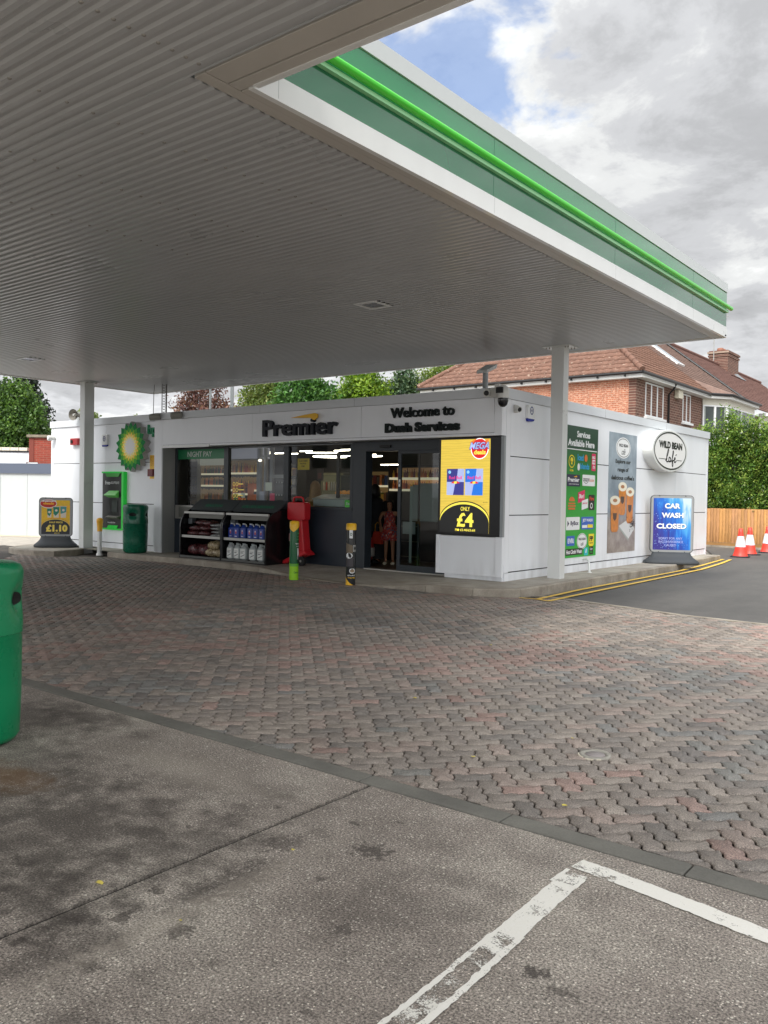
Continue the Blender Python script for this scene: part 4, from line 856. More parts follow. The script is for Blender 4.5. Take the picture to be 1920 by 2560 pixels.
b = MB(); b.lathe([(.30, .10), (.27, .5), (.25, .8), (.235, 1.0), (.24, 1.2), (.245, 1.33), (.16, 1.42), (.07, 1.46)], (0, 0, 0), blk, 24, sx=1, sy=.72, fn=lambda r, a, z: r * (1 + .05 * math.sin(7 * a + z * 2) * (1.2 - min(z, 1.2))))
for s_ in (-1, 1): b.tube([(s_ * .20, 0, 1.36), (s_ * .28, -.04, 1.12), (s_ * .27, -.19, .97)], [.075, .065, .06], blk, 10)
b.build('robe', t, local=True)
b = MB(); b.lathe([(.05, 0), (.115, .04), (.12, .14), (.10, .24), (.05, .295), (.005, .31)], (0, .0, 1.44), hairb, 18, sy=1.1); b.build('hair', t, local=True)
MB().rbox(-.11, .0, -.12, .12, .0, .07, blk, .02).build('shoe', t, local=True); MB().rbox(.02, .13, -.12, .12, .0, .07, blk, .02).build('shoe', t, local=True)
gp = dict(el=(-.16, .01, .69), er=(.17, -.02, .68), wl=(-.13, -.08, .60), wr=(.16, -.10, .60), kl=(-.05, -.01, .27), kr=(.055, 0, .27), al=(-.055, .01, .045), ar=(.06, .01, .045), tl=(-.06, -.06, .02), tr=(.075, -.06, .02))
t = figure('person', 'girl in a short red floral dress facing out of the open shop doorway', -11.22, 14.5, 1.40, R(32), skinm, gp)
m, nt, bb, N, L = nodes_mat('floral_dress'); n1 = voro(N, L, 34, 'Color'); sc_ = N('ShaderNodeSeparateColor'); L(n1, sc_.inputs[0]); L(rampn(N, L, sc_.outputs[0], [(.3, lin(186, 70, 62)), (.45, lin(210, 150, 130)), (.6, lin(150, 48, 50)), (.8, lin(96, 96, 110))], 'CONSTANT'), bb.inputs['Base Color']); bb.inputs['Roughness'].default_value = .8
b = MB(); b.lathe([(.21, .52), (.185, .68), (.14, .84), (.118, .90), (.13, 1.02), (.125, 1.10), (.08, 1.15)], (0, 0, 0), m, 28, sy=.75, fn=lambda r, a, z: r * (1 + .10 * math.sin(9 * a) * max(0, .85 - z) * 2)); b.build('dress', t, local=True)
face_on(t, 1.40, hairb, skinm, .10)
for s_ in (-.08, .09): MB().rbox(s_ - .045, s_ + .045, -.15, .06, .0, .05, M('trainer_white', lin(214, 206, 184), .6), .02).build('shoe', t, local=True)
b = MB(); redp = M('bag_red', lin(190, 66, 50), .5); b.add([(-.13, -.05, 0), (.13, -.05, 0), (.13, .05, 0), (-.13, .05, 0), (-.09, -.03, .27), (.09, -.03, .27), (.09, .03, .27), (-.09, .03, .27)], [(3, 2, 1, 0), (0, 1, 5, 4), (1, 2, 6, 5), (2, 3, 7, 6), (3, 0, 4, 7), (4, 5, 6, 7)], redp)
t2 = thing('carrier_bag', 'red carrier bag with yellow handles hanging between the adult and the girl', 'bag', (-11.44, 14.36, .56)); ob = b.build('body', t2, local=True)
MB().tube([(-.07, 0, .27), (-.06, 0, .42), (0, 0, .47), (.06, 0, .42), (.07, 0, .27)], .012, M('handle_yellow', lin(220, 170, 60), .5), 8).build('handle', t2, local=True)
t = figure('person', 'shop worker with long fair hair bending behind the counter', -13.66, 14.75, 1.74, R(200), skinm, wp)
fair = M('fair_hair', lin(186, 142, 84), .5, var=.25, vs=30)
b = MB(); b.lathe([(.15, -.18), (.14, -.05), (.125, .10), (.115, .22), (.06, .30), (.004, .32)], (0, 0, 1.50), fair, 22, sy=1.15, fn=lambda r, a, z: r * (1 + .05 * math.sin(11 * a))); b.build('hair', t, local=True)
b = MB(); b.lathe([(.22, .6), (.2, .95), (.23, 1.25), (.15, 1.34), (.06, 1.38)], (0, 0, 0), M('uniform', lin(176, 132, 70), .8, var=.25, vs=12), 20, sy=.7)
for s_ in (-1, 1): b.tube([(s_ * .18, 0, 1.29), (s_ * .26, -.04, 1.06), (s_ * .25, -.15, .93)], [.07, .06, .05], M('uniform', None), 10)
b.build('top', t, local=True)
t = thing('display_post', 'red and white rounded display figure just inside the door frame', 'display', (-11.6, 14.15, .12)); r1 = M('glossy_red', lin(170, 30, 30), .3)
MB().lathe([(.12, 0), (.2, .12), (.24, .3), (.22, .5), (.12, .66), (.05, .70)], (-11.62, 14.1, .125), r1, 24).build('body', t); MB().lathe([(.243, .17), (.252, .30), (.246, .36)], (-11.62, 14.1, .125), M('band_white', lin(190, 186, 180), .5), 24, cap=False).build('band', t); MB().lathe([(.05, .7), (.14, .8), (.15, .95), (.06, 1.05)], (-11.62, 14.1, .125), r1, 20).build('head', t)

# ---------------------------------------------------------------- signs on the shop
navy = M('navy_letters', (.004, .006, .012), .45, spec=.25); swoosh = M('swoosh_yellow', lin(236, 184, 30), .35)
t = thing('shop_name_sign', 'dark navy raised word with a yellow swoosh over the middle windows', 'sign', (-12.4, 12.9, 2.84))
b = MB(); b.text(FR(12.90), 'Premier', -13.47, -11.32, 2.84, 3.20, .0, .08, navy, .022); b.build('lettering', t)
b = MB(); b.poly(FR(12.84), [(-12.60, 3.215), (-12.05, 3.195), (-11.93, 3.14), (-11.84, 3.19), (-11.84, 3.262), (-11.9, 3.285), (-12.2, 3.262)], 0, .03, swoosh); b.build('swoosh', t)
t = thing('welcome_sign', 'two lines of dark green raised letters above the shop entrance', 'sign', (-9.25, 12.9, 2.82)); dg2 = M('letters_dark_green', (.004, .010, .009), .5, spec=.25)
b = MB(); b.text(FR(12.90), 'Welcome to', -9.98, -8.52, 3.095, 3.29, 0, .05, dg2, .02); b.build('lettering', t)
b = MB(); b.text(FR(12.90), 'Dush Services', -10.10, -8.40, 2.815, 3.0, 0, .06, dg2, .05); b.build('lettering', t)
# sunburst emblem: rings of petals on a deep grey can
t = thing('petal_emblem', 'large round green and yellow petal emblem on the white wall over the cash machine', 'sign', (-18.22, 12.98, 2.10))
CX, CZ = -18.24, 2.74; pl = FR(12.838)
def star(ro, ri, ph, n=18): return [(CX + (ro if k % 2 == 0 else ri) * math.cos(PI * k / n + ph), CZ + (ro if k % 2 == 0 else ri) * math.sin(PI * k / n + ph)) for k in range(2 * n)]
b = MB(); b.poly(FR(12.99), star(.635, .52, PI / 2), 0, .15, M('emblem_can', lin(176, 176, 172), .4)); b.build('can', t)
h = PI / 18; b = MB()
b.poly(pl, star(.622, .51, PI / 2), .0, .010, M('petal_green', lin(0, 128, 62), .55, spec=.2)); b.poly(pl, star(.525, .43, PI / 2 + h), .0105, .014, M('petal_mid', lin(76, 166, 60), .55, spec=.2)); b.poly(pl, star(.445, .34, PI / 2), .0145, .018, M('petal_lime', lin(150, 196, 50), .55, spec=.2))
b.poly(pl, star(.37, .285, PI / 2 + h), .0185, .022, M('petal_yellow', lin(250, 214, 34), .3)); b.poly(pl, star(.315, .225, PI / 2), .0225, .026, M('petal_pale', lin(252, 236, 120), .3)); b.poly(pl, star(.25, .17, PI / 2 + h), .0265, .030, M('petal_white', lin(226, 226, 220), .3))
b.build('petals', t)
t = thing('letter_sign', 'green lower case initials beside the petal emblem', 'sign', (-17.55, 13.0, 2.98)); b = MB(); b.text(FR(13.0), 'bp', -17.72, -17.375, 2.97, 3.28, .0, .05, M('letters_green', lin(0, 140, 90), .5), .015); b.build('lettering', t)
# night pay band
b = MB(); pl = FR(13.345); b.rect(pl, -16.985, -15.24, 2.42, 2.655, .004, .008, M('band_green', lin(22, 118, 72), .4)); b.text(pl, 'NIGHT PAY', -16.62, -15.72, 2.475, 2.605, .009, .012, M('band_letters', lin(196, 206, 198), .5), .012)
tag(b.build('night_pay_sign', origin=(-16.1, 13.34, 2.42)), 'green band reading NIGHT PAY across the top of the left window', 'sign')
# LED screen
t = thing('led_screen', 'tall bright yellow LED advertising screen beside the shop entrance', 'screen', (-8.27, 13.05, .91))
b = MB(); b.box(-8.93, -7.602, 13.0, 13.33, .908, 2.69, M('screen_case', (.008, .008, .009), .3)); b.build('case', t, bev=.006)
pl = FR(13.0); b = MB(); yl = led_mat('led_yellow', lin(240, 208, 84), .50)
LK = M('led_black', (.012, .012, .012), .4, emit=.5); LW = M('led_white', (.85, .86, .9), .4, emit=.75); LR = M('led_red', lin(226, 40, 40), .4, emit=.42); LB = M('led_blue', lin(40, 120, 225), .4, emit=.42); LN = M('led_navy', lin(60, 62, 140), .4, emit=.42); LS = M('led_silver', lin(176, 190, 236), .4, emit=.42); LP = M('led_pink', lin(232, 60, 140), .4, emit=.42); LY = M('led_letters', lin(252, 236, 90), .4, emit=.42); LC = M('led_cyan', lin(150, 214, 250), .4, emit=.42)
u0, u1, v0, v1 = -8.875, -7.82, .955, 2.655
b.rect(pl, u0, u1, v0, v1, .001, .004, yl)
cxm = (u0 + u1) / 2; arc = lambda rr, c0: [(cxm + rr * math.cos(R(a)), c0 + rr * math.sin(R(a))) for a in range(31, 150, 4)]
def dome(top, edge, d, mt): pts = [(u1, v0), (u1, edge)] + [(cxm + (u1 - cxm) * math.cos(R(a)), edge + (top - edge) * math.sin(R(a)) ** 1.1) for a in range(6, 175, 6)] + [(u0, edge), (u0, v0)]; b.poly(pl, pts, d, d + .0015, mt)
dome(1.535, 1.22, .0045, LK); dome(1.515, 1.19, .0065, LY); dome(1.475, 1.14, .0085, LK)
d = .0105
b.text(pl, 'ONLY', -8.42, -8.22, 1.355, 1.43, d, d + .001, LY, .02); b.text(pl, '£4', -8.50, -8.14, 1.06, 1.32, d, d + .001, LY, .03); b.text(pl, 'PM £5.40/£5.65', -8.53, -8.10, .985, 1.03, d, d + .001, LY, .01); b.rect(pl, -8.44, -8.11, 1.004, 1.009, d + .0012, d + .002, LY)
for q, (n_, sv) in enumerate(((LN, LS), (LB, LS))):
    a = -8.735 + .40 * q; z0, z1 = 1.64, 2.12
    b.rect(pl, a, a + .375, z0, z1, .0045, .006, sv); b.poly(pl, [(a, (z0 + z1) / 2), (a + .21, (z0 + z1) / 2), (a + .24, z1), (a, z1)], .0062, .0075, n_); b.poly(pl, [(a + .14, z0), (a + .375, z0), (a + .375, (z0 + z1) / 2), (a + .19, (z0 + z1) / 2)], .0062, .0075, n_)
    b.text(pl, 'Red Bull', a + .05, a + .33, 1.93, 1.99, .0078, .009, LP, .02); b.ell(pl, a + .19, 1.87, .035, .025, .0078, .009, LY, 14); b.poly(pl, [(a + .09, 1.86), (a + .16, 1.90), (a + .16, 1.85)], .0078, .009, LR); b.poly(pl, [(a + .29, 1.86), (a + .22, 1.90), (a + .22, 1.85)], .0078, .009, LR); b.ell(pl, a + .06, 2.06, .03, .03, .0078, .009, LC, 14)
b.text(pl, 'As sold', -7.95, -7.86, 1.51, 1.525, .005, .006, LK, .02)
b.ell(pl, -8.04, 2.48, .185, .19, .0045, .006, LW, 30); b.ell(pl, -8.04, 2.48, .17, .175, .0062, .0075, LR, 30)
b.poly(pl, [(-8.24, 2.60), (-8.12, 2.66), (-8.1, 2.62), (-8.0, 2.66), (-7.93, 2.62), (-7.86, 2.655), (-7.86, 2.55), (-8.2, 2.5)], .0062, .007, M('led_orange', lin(240, 130, 60), .4, emit=.42))
b.text(pl, 'MEGA', -8.265, -7.835, 2.465, 2.60, .008, .009, LN, .07, .35); b.text(pl, 'MEGA', -8.255, -7.845, 2.475, 2.595, .0095, .0105, LS, .02, .35); b.text(pl, 'deals', -8.16, -7.91, 2.375, 2.46, .008, .009, LY, .04)
b.build('picture', t)
# services board on the side wall
t = thing('services_board', 'tall green board of service logos on the side wall behind the canopy column', 'sign board', (XS, 16.1, .42)); pl = SI(XS)
gw = M('sign_white', lin(232, 234, 234), .4); g1 = M('board_top_green', lin(22, 66, 46), .35); nb = M('logo_navy', lin(40, 36, 70), .4); yb = M('logo_yellow', lin(240, 214, 40), .4); lb = M('logo_blue', lin(50, 100, 190), .4); kb = M('logo_black', lin(22, 26, 24), .4); pk = M('logo_pink', lin(214, 40, 96), .4); cy = M('logo_cyan', lin(40, 190, 200), .4); ob_ = M('logo_orange', lin(210, 110, 50), .4)
m, nt, bb, N, L = nodes_mat('board_green'); g = N('ShaderNodeNewGeometry'); s_ = N('ShaderNodeSeparateXYZ'); L(g.outputs['Position'], s_.inputs[0]); mr = N('ShaderNodeMapRange'); L(s_.outputs[2], mr.inputs[0]); mr.inputs[1].default_value = .5; mr.inputs[2].default_value = 2.7
L(rampn(N, L, mr.outputs[0], [(0, lin(46, 172, 62)), (.5, lin(30, 156, 52)), (1, lin(26, 84, 46))]), bb.inputs['Base Color']); bb.inputs['Roughness'].default_value = .35      # printed two-tone green
b = MB(); U0, U1 = 15.40, 16.90; b.rect(pl, U0, U1, .42, 3.08, .002, .012, m); b.rect(pl, U0, U1, 2.62, 3.08, .0125, .014, g1); b.rect(pl, U0 + .05, U1 - .05, 2.60, 2.618, .0125, .0145, gw); b.build('panel', t)
b = MB(); d0, d1 = .0148, .0165
b.text(pl, 'Services', 15.88, 16.50, 2.86, 2.99, d0, d1, gw, .03); b.text(pl, 'Available Here', 15.48, 16.72, 2.67, 2.81, d0, d1, gw, .03); b.build('heading', t)
def logo(fn): b = MB(); fn(b); b.build('logo', t)
R_ = lambda b, a, c, z0, z1, mt, r=.02, k=0: b.rect(pl, a, c, z0, z1, d0 + k * .0012, d0 + .001 + k * .0012, mt, r)
T_ = lambda b, s, a, c, z0, z1, mt, k=1, bold=.03, sh=0: b.text(pl, s, a, c, z0, z1, d0 + k * .0012, d0 + .001 + k * .0012, mt, bold, sh)
logo(lambda b: (b.ring(pl, 15.66, 2.36, .14, .13, .02, d0, d1, yb), b.ell(pl, 15.66, 2.39, .06, .05, d0, d1, yb, 18), b.rect(pl, 15.63, 15.69, 2.30, 2.36, d0, d1, yb), b.text(pl, 'ice', 15.58, 15.74, 2.16, 2.21, d0, d1, yb)))
logo(lambda b: (T_(b, 'Iced', 15.92, 16.20, 2.39, 2.52, M('logo_sky', lin(50, 160, 210), .4)), T_(b, 'blends', 16.05, 16.48, 2.22, 2.34, M('logo_sky', None)), b.ell(pl, 16.32, 2.45, .07, .075, d0, d1, ob_, 20), b.ell(pl, 15.98, 2.26, .055, .075, d0, d1, gw, 20)))
logo(lambda b: (R_(b, 16.60, 16.80, 2.20, 2.56, pk), R_(b, 16.63, 16.77, 2.34, 2.43, gw, .01, 1), T_(b, 'BINGO', 16.63, 16.77, 2.45, 2.51, gw), T_(b, 'CASH', 16.64, 16.76, 2.36, 2.41, pk, 2), T_(b, 'ATM', 16.65, 16.76, 2.24, 2.31, gw)))
logo(lambda b: (R_(b, 15.46, 16.06, 1.86, 2.10, nb), T_(b, 'Premier', 15.50, 16.02, 1.95, 2.04, gw), T_(b, 'your local shop', 15.55, 16.0, 1.89, 1.92, gw, 1, .01), b.poly(pl, [(15.75, 2.05), (15.9, 2.08), (15.92, 2.05)], d0 + .0012, d1, swoosh)))
logo(lambda b: (R_(b, 16.17, 16.78, 1.88, 2.11, gw), T_(b, 'amazon', 16.21, 16.50, 1.97, 2.04, kb, 1, .01), T_(b, 'locker', 16.52, 16.74, 1.97, 2.04, ob_, 1, .01), b.stroke(pl, [(16.26, 1.955), (16.34, 1.93), (16.44, 1.955)], .012, d0 + .0012, d1, kb)))
logo(lambda b: (b.rect(pl, 15.55, 15.85, 1.50, 1.53, d0, d1, ob_), b.ell(pl, 15.70, 1.56, .13, .09, d0, d1, ob_, 20, 0, 180), b.rect(pl, 15.53, 15.87, 1.45, 1.48, d0, d1, ob_), b.rect(pl, 15.55, 15.85, 1.39, 1.43, d0, d1, ob_, .01)))
logo(lambda b: (b.poly(pl, [(15.98, 1.52), (16.30, 1.58), (16.30, 1.80), (15.98, 1.74)], d0, d0 + .001, pk), T_(b, '3for1', 16.02, 16.26, 1.62, 1.71, gw, 1, .03, .1), b.poly(pl, [(16.16, 1.38), (16.46, 1.43), (16.46, 1.62), (16.16, 1.57)], d0 + .0012, d0 + .002, gw), T_(b, 'parcel', 16.2, 16.42, 1.49, 1.55, pk, 2, .01)))
logo(lambda b: (R_(b, 16.49, 16.78, 1.38, 1.70, kb), T_(b, 'Fire', 16.53, 16.74, 1.58, 1.66, M('logo_redorange', lin(214, 70, 40), .4)), b.ring(pl, 16.63, 1.47, .06, .06, .02, d0 + .0012, d1, gw, 20)))
logo(lambda b: (R_(b, 15.46, 16.08, .98, 1.24, gw), T_(b, 'ByBox', 15.66, 16.03, 1.05, 1.16, nb), b.poly(pl, [(15.52, 1.05), (15.60, 1.11), (15.52, 1.17)], d0 + .0012, d1, nb)))
logo(lambda b: (R_(b, 16.16, 16.76, .98, 1.24, lb), T_(b, 'JET WASH', 16.22, 16.70, 1.12, 1.20, gw), b.rect(pl, 16.2, 16.44, 1.01, 1.07, d0 + .0012, d1, gw), b.rect(pl, 16.46, 16.72, 1.01, 1.08, d0 + .0012, d1, yb)))
logo(lambda b: (R_(b, 15.50, 15.86, .66, .86, lb), T_(b, 'EVRi', 15.55, 15.82, .71, .81, gw)))
logo(lambda b: (b.ell(pl, 16.21, .74, .24, .165, d0, d0 + .001, gw, 30), b.ring(pl, 16.21, .74, .225, .152, .008, d0 + .0012, d1, kb, 36), T_(b, 'WILD BEAN', 16.04, 16.38, .76, .81, kb), T_(b, 'café', 16.15, 16.28, .65, .72, kb, 1, .005, .3)))
logo(lambda b: (b.poly(pl, [(16.53, .88), (16.79, .88), (16.79, .66), (16.66, .57), (16.53, .66)], d0, d0 + .001, yb), T_(b, 'FP', 16.57, 16.75, .73, .83, kb, 1, .05), T_(b, 'express', 16.57, 16.75, .67, .70, kb, 1, .01)))
logo(lambda b: (R_(b, 15.46, 16.24, .47, .60, kb, .005), T_(b, 'Hot Cloth Wash', 15.49, 16.21, .495, .58, gw, 1, .03)))
logo(lambda b: (R_(b, 16.32, 16.50, .44, .60, cy), b.poly(pl, [(16.38, .49), (16.43, .49), (16.44, .57), (16.41, .58)], d0 + .0012, d1, gw)))
logo(lambda b: (R_(b, 16.58, 16.76, .45, .62, kb), T_(b, 'Uber', 16.61, 16.73, .54, .59, gw, 1, .01), T_(b, 'Eats', 16.62, 16.72, .48, .52, M('logo_leaf', lin(70, 190, 80), .4), 1, .01)))
# coffee poster
t = thing('coffee_poster', 'tall grey poster of three iced coffees on the white side wall', 'poster', (XS, 18.3, .43))
m, nt, bb, N, L = nodes_mat('poster_stone'); c = rampn(N, L, pos_noise(N, L, 2.2, 5, .6), [(.3, lin(120, 134, 146)), (.7, lin(160, 174, 184))]); g = N('ShaderNodeNewGeometry'); s_ = N('ShaderNodeSeparateXYZ'); L(g.outputs['Position'], s_.inputs[0])
k = N('ShaderNodeMapRange'); L(s_.outputs[2], k.inputs[0]); k.inputs[1].default_value = 1.1; k.inputs[2].default_value = 1.35; L(mixc(N, L, k.outputs[0], rampn(N, L, pos_noise(N, L, 5, 5, .6), [(.3, lin(136, 124, 116)), (.7, lin(176, 166, 156))]), c), bb.inputs['Base Color']); bb.inputs['Roughness'].default_value = .4
b = MB(); b.rect(pl, 17.50, 19.07, .43, 3.09, .002, .006, m); b.build('panel', t)
amber = M('coffee_amber', lin(206, 128, 42), .35, var=.25, vs=9); foam = M('foam', lin(232, 226, 206), .5); brn = M('cup_logo', lin(84, 62, 40), .4); bean = M('coffee_bean', lin(46, 34, 30), .4); tray = M('tray_white', lin(214, 214, 210), .4)
b = MB(); b.poly(pl, [(18.12, 1.02), (18.62, 1.16), (19.03, .95), (18.68, .72)], .0065, .008, tray); b.poly(pl, [(18.12, 1.02), (18.68, .72), (18.68, .67), (18.14, .96)], .0065, .0078, M('tray_side', lin(170, 176, 168), .5)); b.build('tray', t)
for i, (cu, z0, z1, w) in enumerate(((18.28, 1.26, 1.90, .21), (18.71, 1.07, 1.79, .21), (17.86, .89, 1.59, .24))):
    b = MB(); e = .0085 + i * .003; b.poly(pl, [(cu - w, z1), (cu + w, z1), (cu + w * .82, z0 + .05), (cu + w * .5, z0), (cu - w * .5, z0), (cu - w * .82, z0 + .05)], e, e + .001, amber); b.ell(pl, cu, z1, w * 1.16, .105, e + .0011, e + .0015, foam, 26); b.ell(pl, cu, z1, w * .5, .04, e + .0016, e + .002, M('cinnamon', lin(170, 120, 80), .5), 14); b.poly(pl, [(cu - .11, z0 + .42), (cu + .11, z0 + .42), (cu + .09, z0 + .30), (cu, z0 + .24), (cu - .09, z0 + .30)], e + .0011, e + .0015, brn); b.build('iced_coffee', t)
b = MB()
for i in range(46):
    a = random.gauss(18.86, .11); z = random.gauss(1.04, .10); r = R(random.uniform(0, 180))
    if a < 19.04: b.poly(pl, [(a + .022 * math.cos(r + q) * (1 if q % 2 == 0 else .6), z + .022 * math.sin(r + q) * (1 if q % 2 == 0 else .6)) for q in (0, 1.2, 2.2, 3.14, 4.3, 5.3)], .0185, .0192, bean)
b.build('coffee_beans', t)
b = MB(); b.ell(pl, 18.28, 2.77, .41, .235, .0065, .008, gw, 40); b.ring(pl, 18.28, 2.77, .375, .21, .012, .0082, .0095, kb, 44); b.text(pl, 'WILD BEAN', 18.02, 18.54, 2.79, 2.86, .0082, .0095, kb, .03); b.text(pl, 'café', 18.18, 18.40, 2.62, 2.75, .0082, .0095, kb, .0, .35); b.build('badge', t)
for s, a, c, z0, z1 in (('Explore our', 17.86, 18.72, 2.39, 2.51), ('range of', 17.98, 18.60, 2.21, 2.33), ('delicious coffee\'s', 17.64, 18.94, 2.05, 2.15)): b = MB(); b.text(pl, s, a, c, z0, z1, .0065, .008, kb, .03); b.build('slogan', t)
# round illuminated cafe sign
t = thing('cafe_sign', 'round white drum sign reading WILD BEAN cafe high on the side wall', 'sign', (XS, 20.6, 2.3)); pl = SI(XS); b = MB()
cu, cv, ru, rv_ = 20.62, 2.82, 1.22, .51
for d0_, d1_, k in ((0, .25, 1.), ): b.ell(pl, cu, cv, ru, rv_, d0_, d1_, fw, 56)
b.build('drum', t, bev=.012); b = MB(); b.ring(pl, cu, cv, ru - .11, rv_ - .048, .035, .251, .255, kb, 60); b.ell(pl, cu, cv, ru - .12, rv_ - .052, .2505, .252, M('sign_face', lin(236, 236, 234), .35), 56); b.build('face', t)
b = MB(); b.text(pl, 'WILD BEAN', cu - .80, cu + .80, 2.875, 3.045, .253, .257, kb, .045); b.build('lettering', t)
b = MB(); W_ = .03
def cur(pts, w=W_):                                     # smooth hand-written stroke
    q = []
    P4 = [pts[0]] + pts + [pts[-1]]
    for i in range(1, len(P4) - 2):
        for j in range(5):
            t_ = j / 5; p0, p1, p2, p3 = P4[i - 1], P4[i], P4[i + 1], P4[i + 2]
            q.append(tuple(.5 * (2 * p1[c_] + (p2[c_] - p0[c_]) * t_ + (2 * p0[c_] - 5 * p1[c_] + 4 * p2[c_] - p3[c_]) * t_ ** 2 + (3 * p1[c_] - p0[c_] - 3 * p2[c_] + p3[c_]) * t_ ** 3) for c_ in (0, 1)))
    q.append(pts[-1]); b.stroke(pl, [(cu + x * 1.15, 2.60 + z) for x, z in q], w, .253, .257, kb)
cur([(-.22, .02), (-.30, -.02), (-.20, .10), (-.13, .22), (-.17, .24), (-.24, .10), (-.25, -.03), (-.17, -.045), (-.10, .0)])
cur([(-.02, .05), (-.09, .06), (-.12, -.01), (-.07, -.045), (-.01, .0), (.0, .05), (-.01, -.03), (.05, -.02)])
cur([(.05, -.02), (.13, .10), (.17, .20), (.13, .22), (.10, .08), (.09, -.08), (.12, -.15), (.15, -.10), (.12, -.02), (.20, .0)])
cur([(.20, .0), (.28, .04), (.26, .07), (.21, .04), (.21, -.02), (.27, -.045), (.34, -.01)]); cur([(.30, .13), (.35, .15)], .022)
b.rect(pl, cu - .80, cu - .33, 2.605, 2.617, .253, .256, kb); b.rect(pl, cu + .42, cu + .80, 2.605, 2.617, .253, .256, kb); b.build('script', t)
# alarm boxes, call point, stop button
def alarm(name, label, plane, u, v, w, h_, dep):
    t = thing(name, label, 'alarm box', tuple(plane.at(u, v - h_ / 2, 0))); b = MB(); b.rect(plane, u - w / 2, u + w / 2, v - h_ / 2 + .05, v + h_ / 2, .001, dep, gw, .02); b.build('housing', t, bev=.006); b = MB(); b.poly(plane, [(u - w / 2 + .005, v - h_ / 2 + .052), (u + w / 2 - .005, v - h_ / 2 + .052), (u + w / 2 - .03, v - h_ / 2 + .015), (u + .02, v - h_ / 2), (u - w / 2 + .03, v - h_ / 2)], .001, dep * .9, M('strobe_blue', lin(36, 50, 150), .25)); b.build('strobe', t)
    b = MB(); b.ring(plane, u, v + .05, w * .24, w * .3, .022, dep + .001, dep + .003, M('logo_ink', lin(70, 80, 130), .4), 24); b.text(plane, 'N', u - .02, u + .02, v + .03, v + .075, dep + .001, dep + .003, M('logo_ink', None)); b.build('emblem', t)
alarm('alarm_box', 'white alarm box with blue lens high on the right hand side wall', SI(XS), 13.87, 3.16, .26, .30, .06); alarm('alarm_box', 'white alarm box with blue lens left of the petal emblem', FR(13.0), -19.55, 2.93, .24, .32, .06)
t = thing('call_sounder', 'small red sounder box on the left wall behind the column', 'alarm box', (-20.95, 13.0, 2.85)); b = MB(); b.rect(FR(13.0), -21.1, -20.74, 2.85, 3.03, .001, .10, M('sounder_red', lin(170, 34, 40), .4), .015); b.build('housing', t, bev=.006); b = MB(); b.ring(FR(12.9), -21.01, 2.94, .05, .05, .03, .0, .02, dark, 20); b.build('horn', t)
t = thing('emergency_stop', 'dark red emergency button box on a yellow notice strip left of the shop front', 'emergency button', (-17.55, 13.0, 1.93)); b = MB(); pl = FR(13.0); b.rect(pl, -17.66, -17.42, 1.93, 2.52, .001, .004, M('strip_yellow', lin(246, 196, 50), .4)); b.build('notice', t)
b = MB(); [b.text(pl, w_, -17.63, -17.45, z, z + .026, .0045, .0055, M('strip_ink', lin(176, 90, 30), .5)) for w_, z in (('EMERGENCY', 2.46), ('STOP', 2.41), ('PUMPS', 2.36), ('PRESS', 2.31), ('BUTTON', 2.26))]; b.build('print', t)
b = MB(); b.rect(pl, -17.64, -17.44, 1.99, 2.17, .005, .09, M('box_maroon', lin(110, 26, 30), .4), .01); b.build('housing', t, bev=.005); b = MB(); b.lathe([(.03, 0), (.03, .02), (.012, .03)], (0, 0, 0), M('box_maroon', None), 12); o = b.build('button', t); o.location = Vector((-17.66, 12.95, 2.08)) - t.location; o.rotation_euler = (0, R(-90), 0)
# cash machine
t = thing('cash_machine', 'black cash machine in a glowing green surround on the white wall', 'cash machine', (-19.1, 13.0, .61)); gg = M('atm_green', lin(30, 190, 60), .3, emit=.12); ak = M('atm_black', lin(30, 31, 32), .35)
pl = FR(13.0); b = MB(); b.rect(pl, -19.60, -18.62, .62, 2.10, .001, .06, ak); b.build('fascia', t, bev=.006); b = MB(); b.rect(pl, -18.69, -18.61, .61, 2.11, .001, .11, gg, .02); b.rect(pl, -19.60, -18.74, 2.075, 2.115, .001, .09, gg); b.rect(pl, -19.60, -18.74, .60, .64, .001, .07, gg); b.poly(pl, [(-19.45, 2.07), (-18.8, 2.07), (-18.88, 1.98), (-19.38, 1.98)], .061, .085, M('atm_green_dim', lin(70, 160, 70), .4)); b.poly(pl, [(-19.3, .72), (-18.88, .72), (-18.94, .645), (-19.36, .645)], .061, .08, gg)
b.build('surround', t)
b = MB(); b.text(pl, 'free', -19.48, -19.26, 1.78, 1.88, .061, .064, gw, .01); b.text(pl, 'cash withdrawals', -19.24, -18.86, 1.83, 1.86, .061, .064, gw, .005); b.text(pl, 'balance enquiries', -19.24, -18.86, 1.79, 1.82, .061, .064, gw, .005); b.text(pl, 'NoteMachine', -19.35, -19.02, .775, .81, .061, .064, gw, .01); b.build('print', t)
b = MB(); V = [pl.at(*q) for q in ((-19.30, 1.62, .062), (-18.86, 1.62, .062), (-18.84, 1.50, .20), (-19.36, 1.50, .20), (-18.88, 1.44, .062), (-19.32, 1.44, .062))]; b.add(V, [(0, 3, 2, 1), (3, 5, 4, 2), (0, 5, 3), (1, 2, 4)], M('hood_green', lin(98, 178, 88), .25, emit=.08)); b.build('hood', t)
b = MB(); b.rect(pl, -19.28, -18.88, .98, 1.40, .061, .063, M('recess_dark', (.01, .012, .012), .3)); b.rect(pl, -19.16, -18.92, 1.06, 1.36, .064, .072, M('atm_screen', lin(70, 76, 74), .15)); V = [pl.at(*q) for q in ((-19.34, .97, .062), (-18.82, .97, .062), (-18.82, .93, .16), (-19.34, .93, .16), (-18.82, .88, .062), (-19.34, .88, .062))]
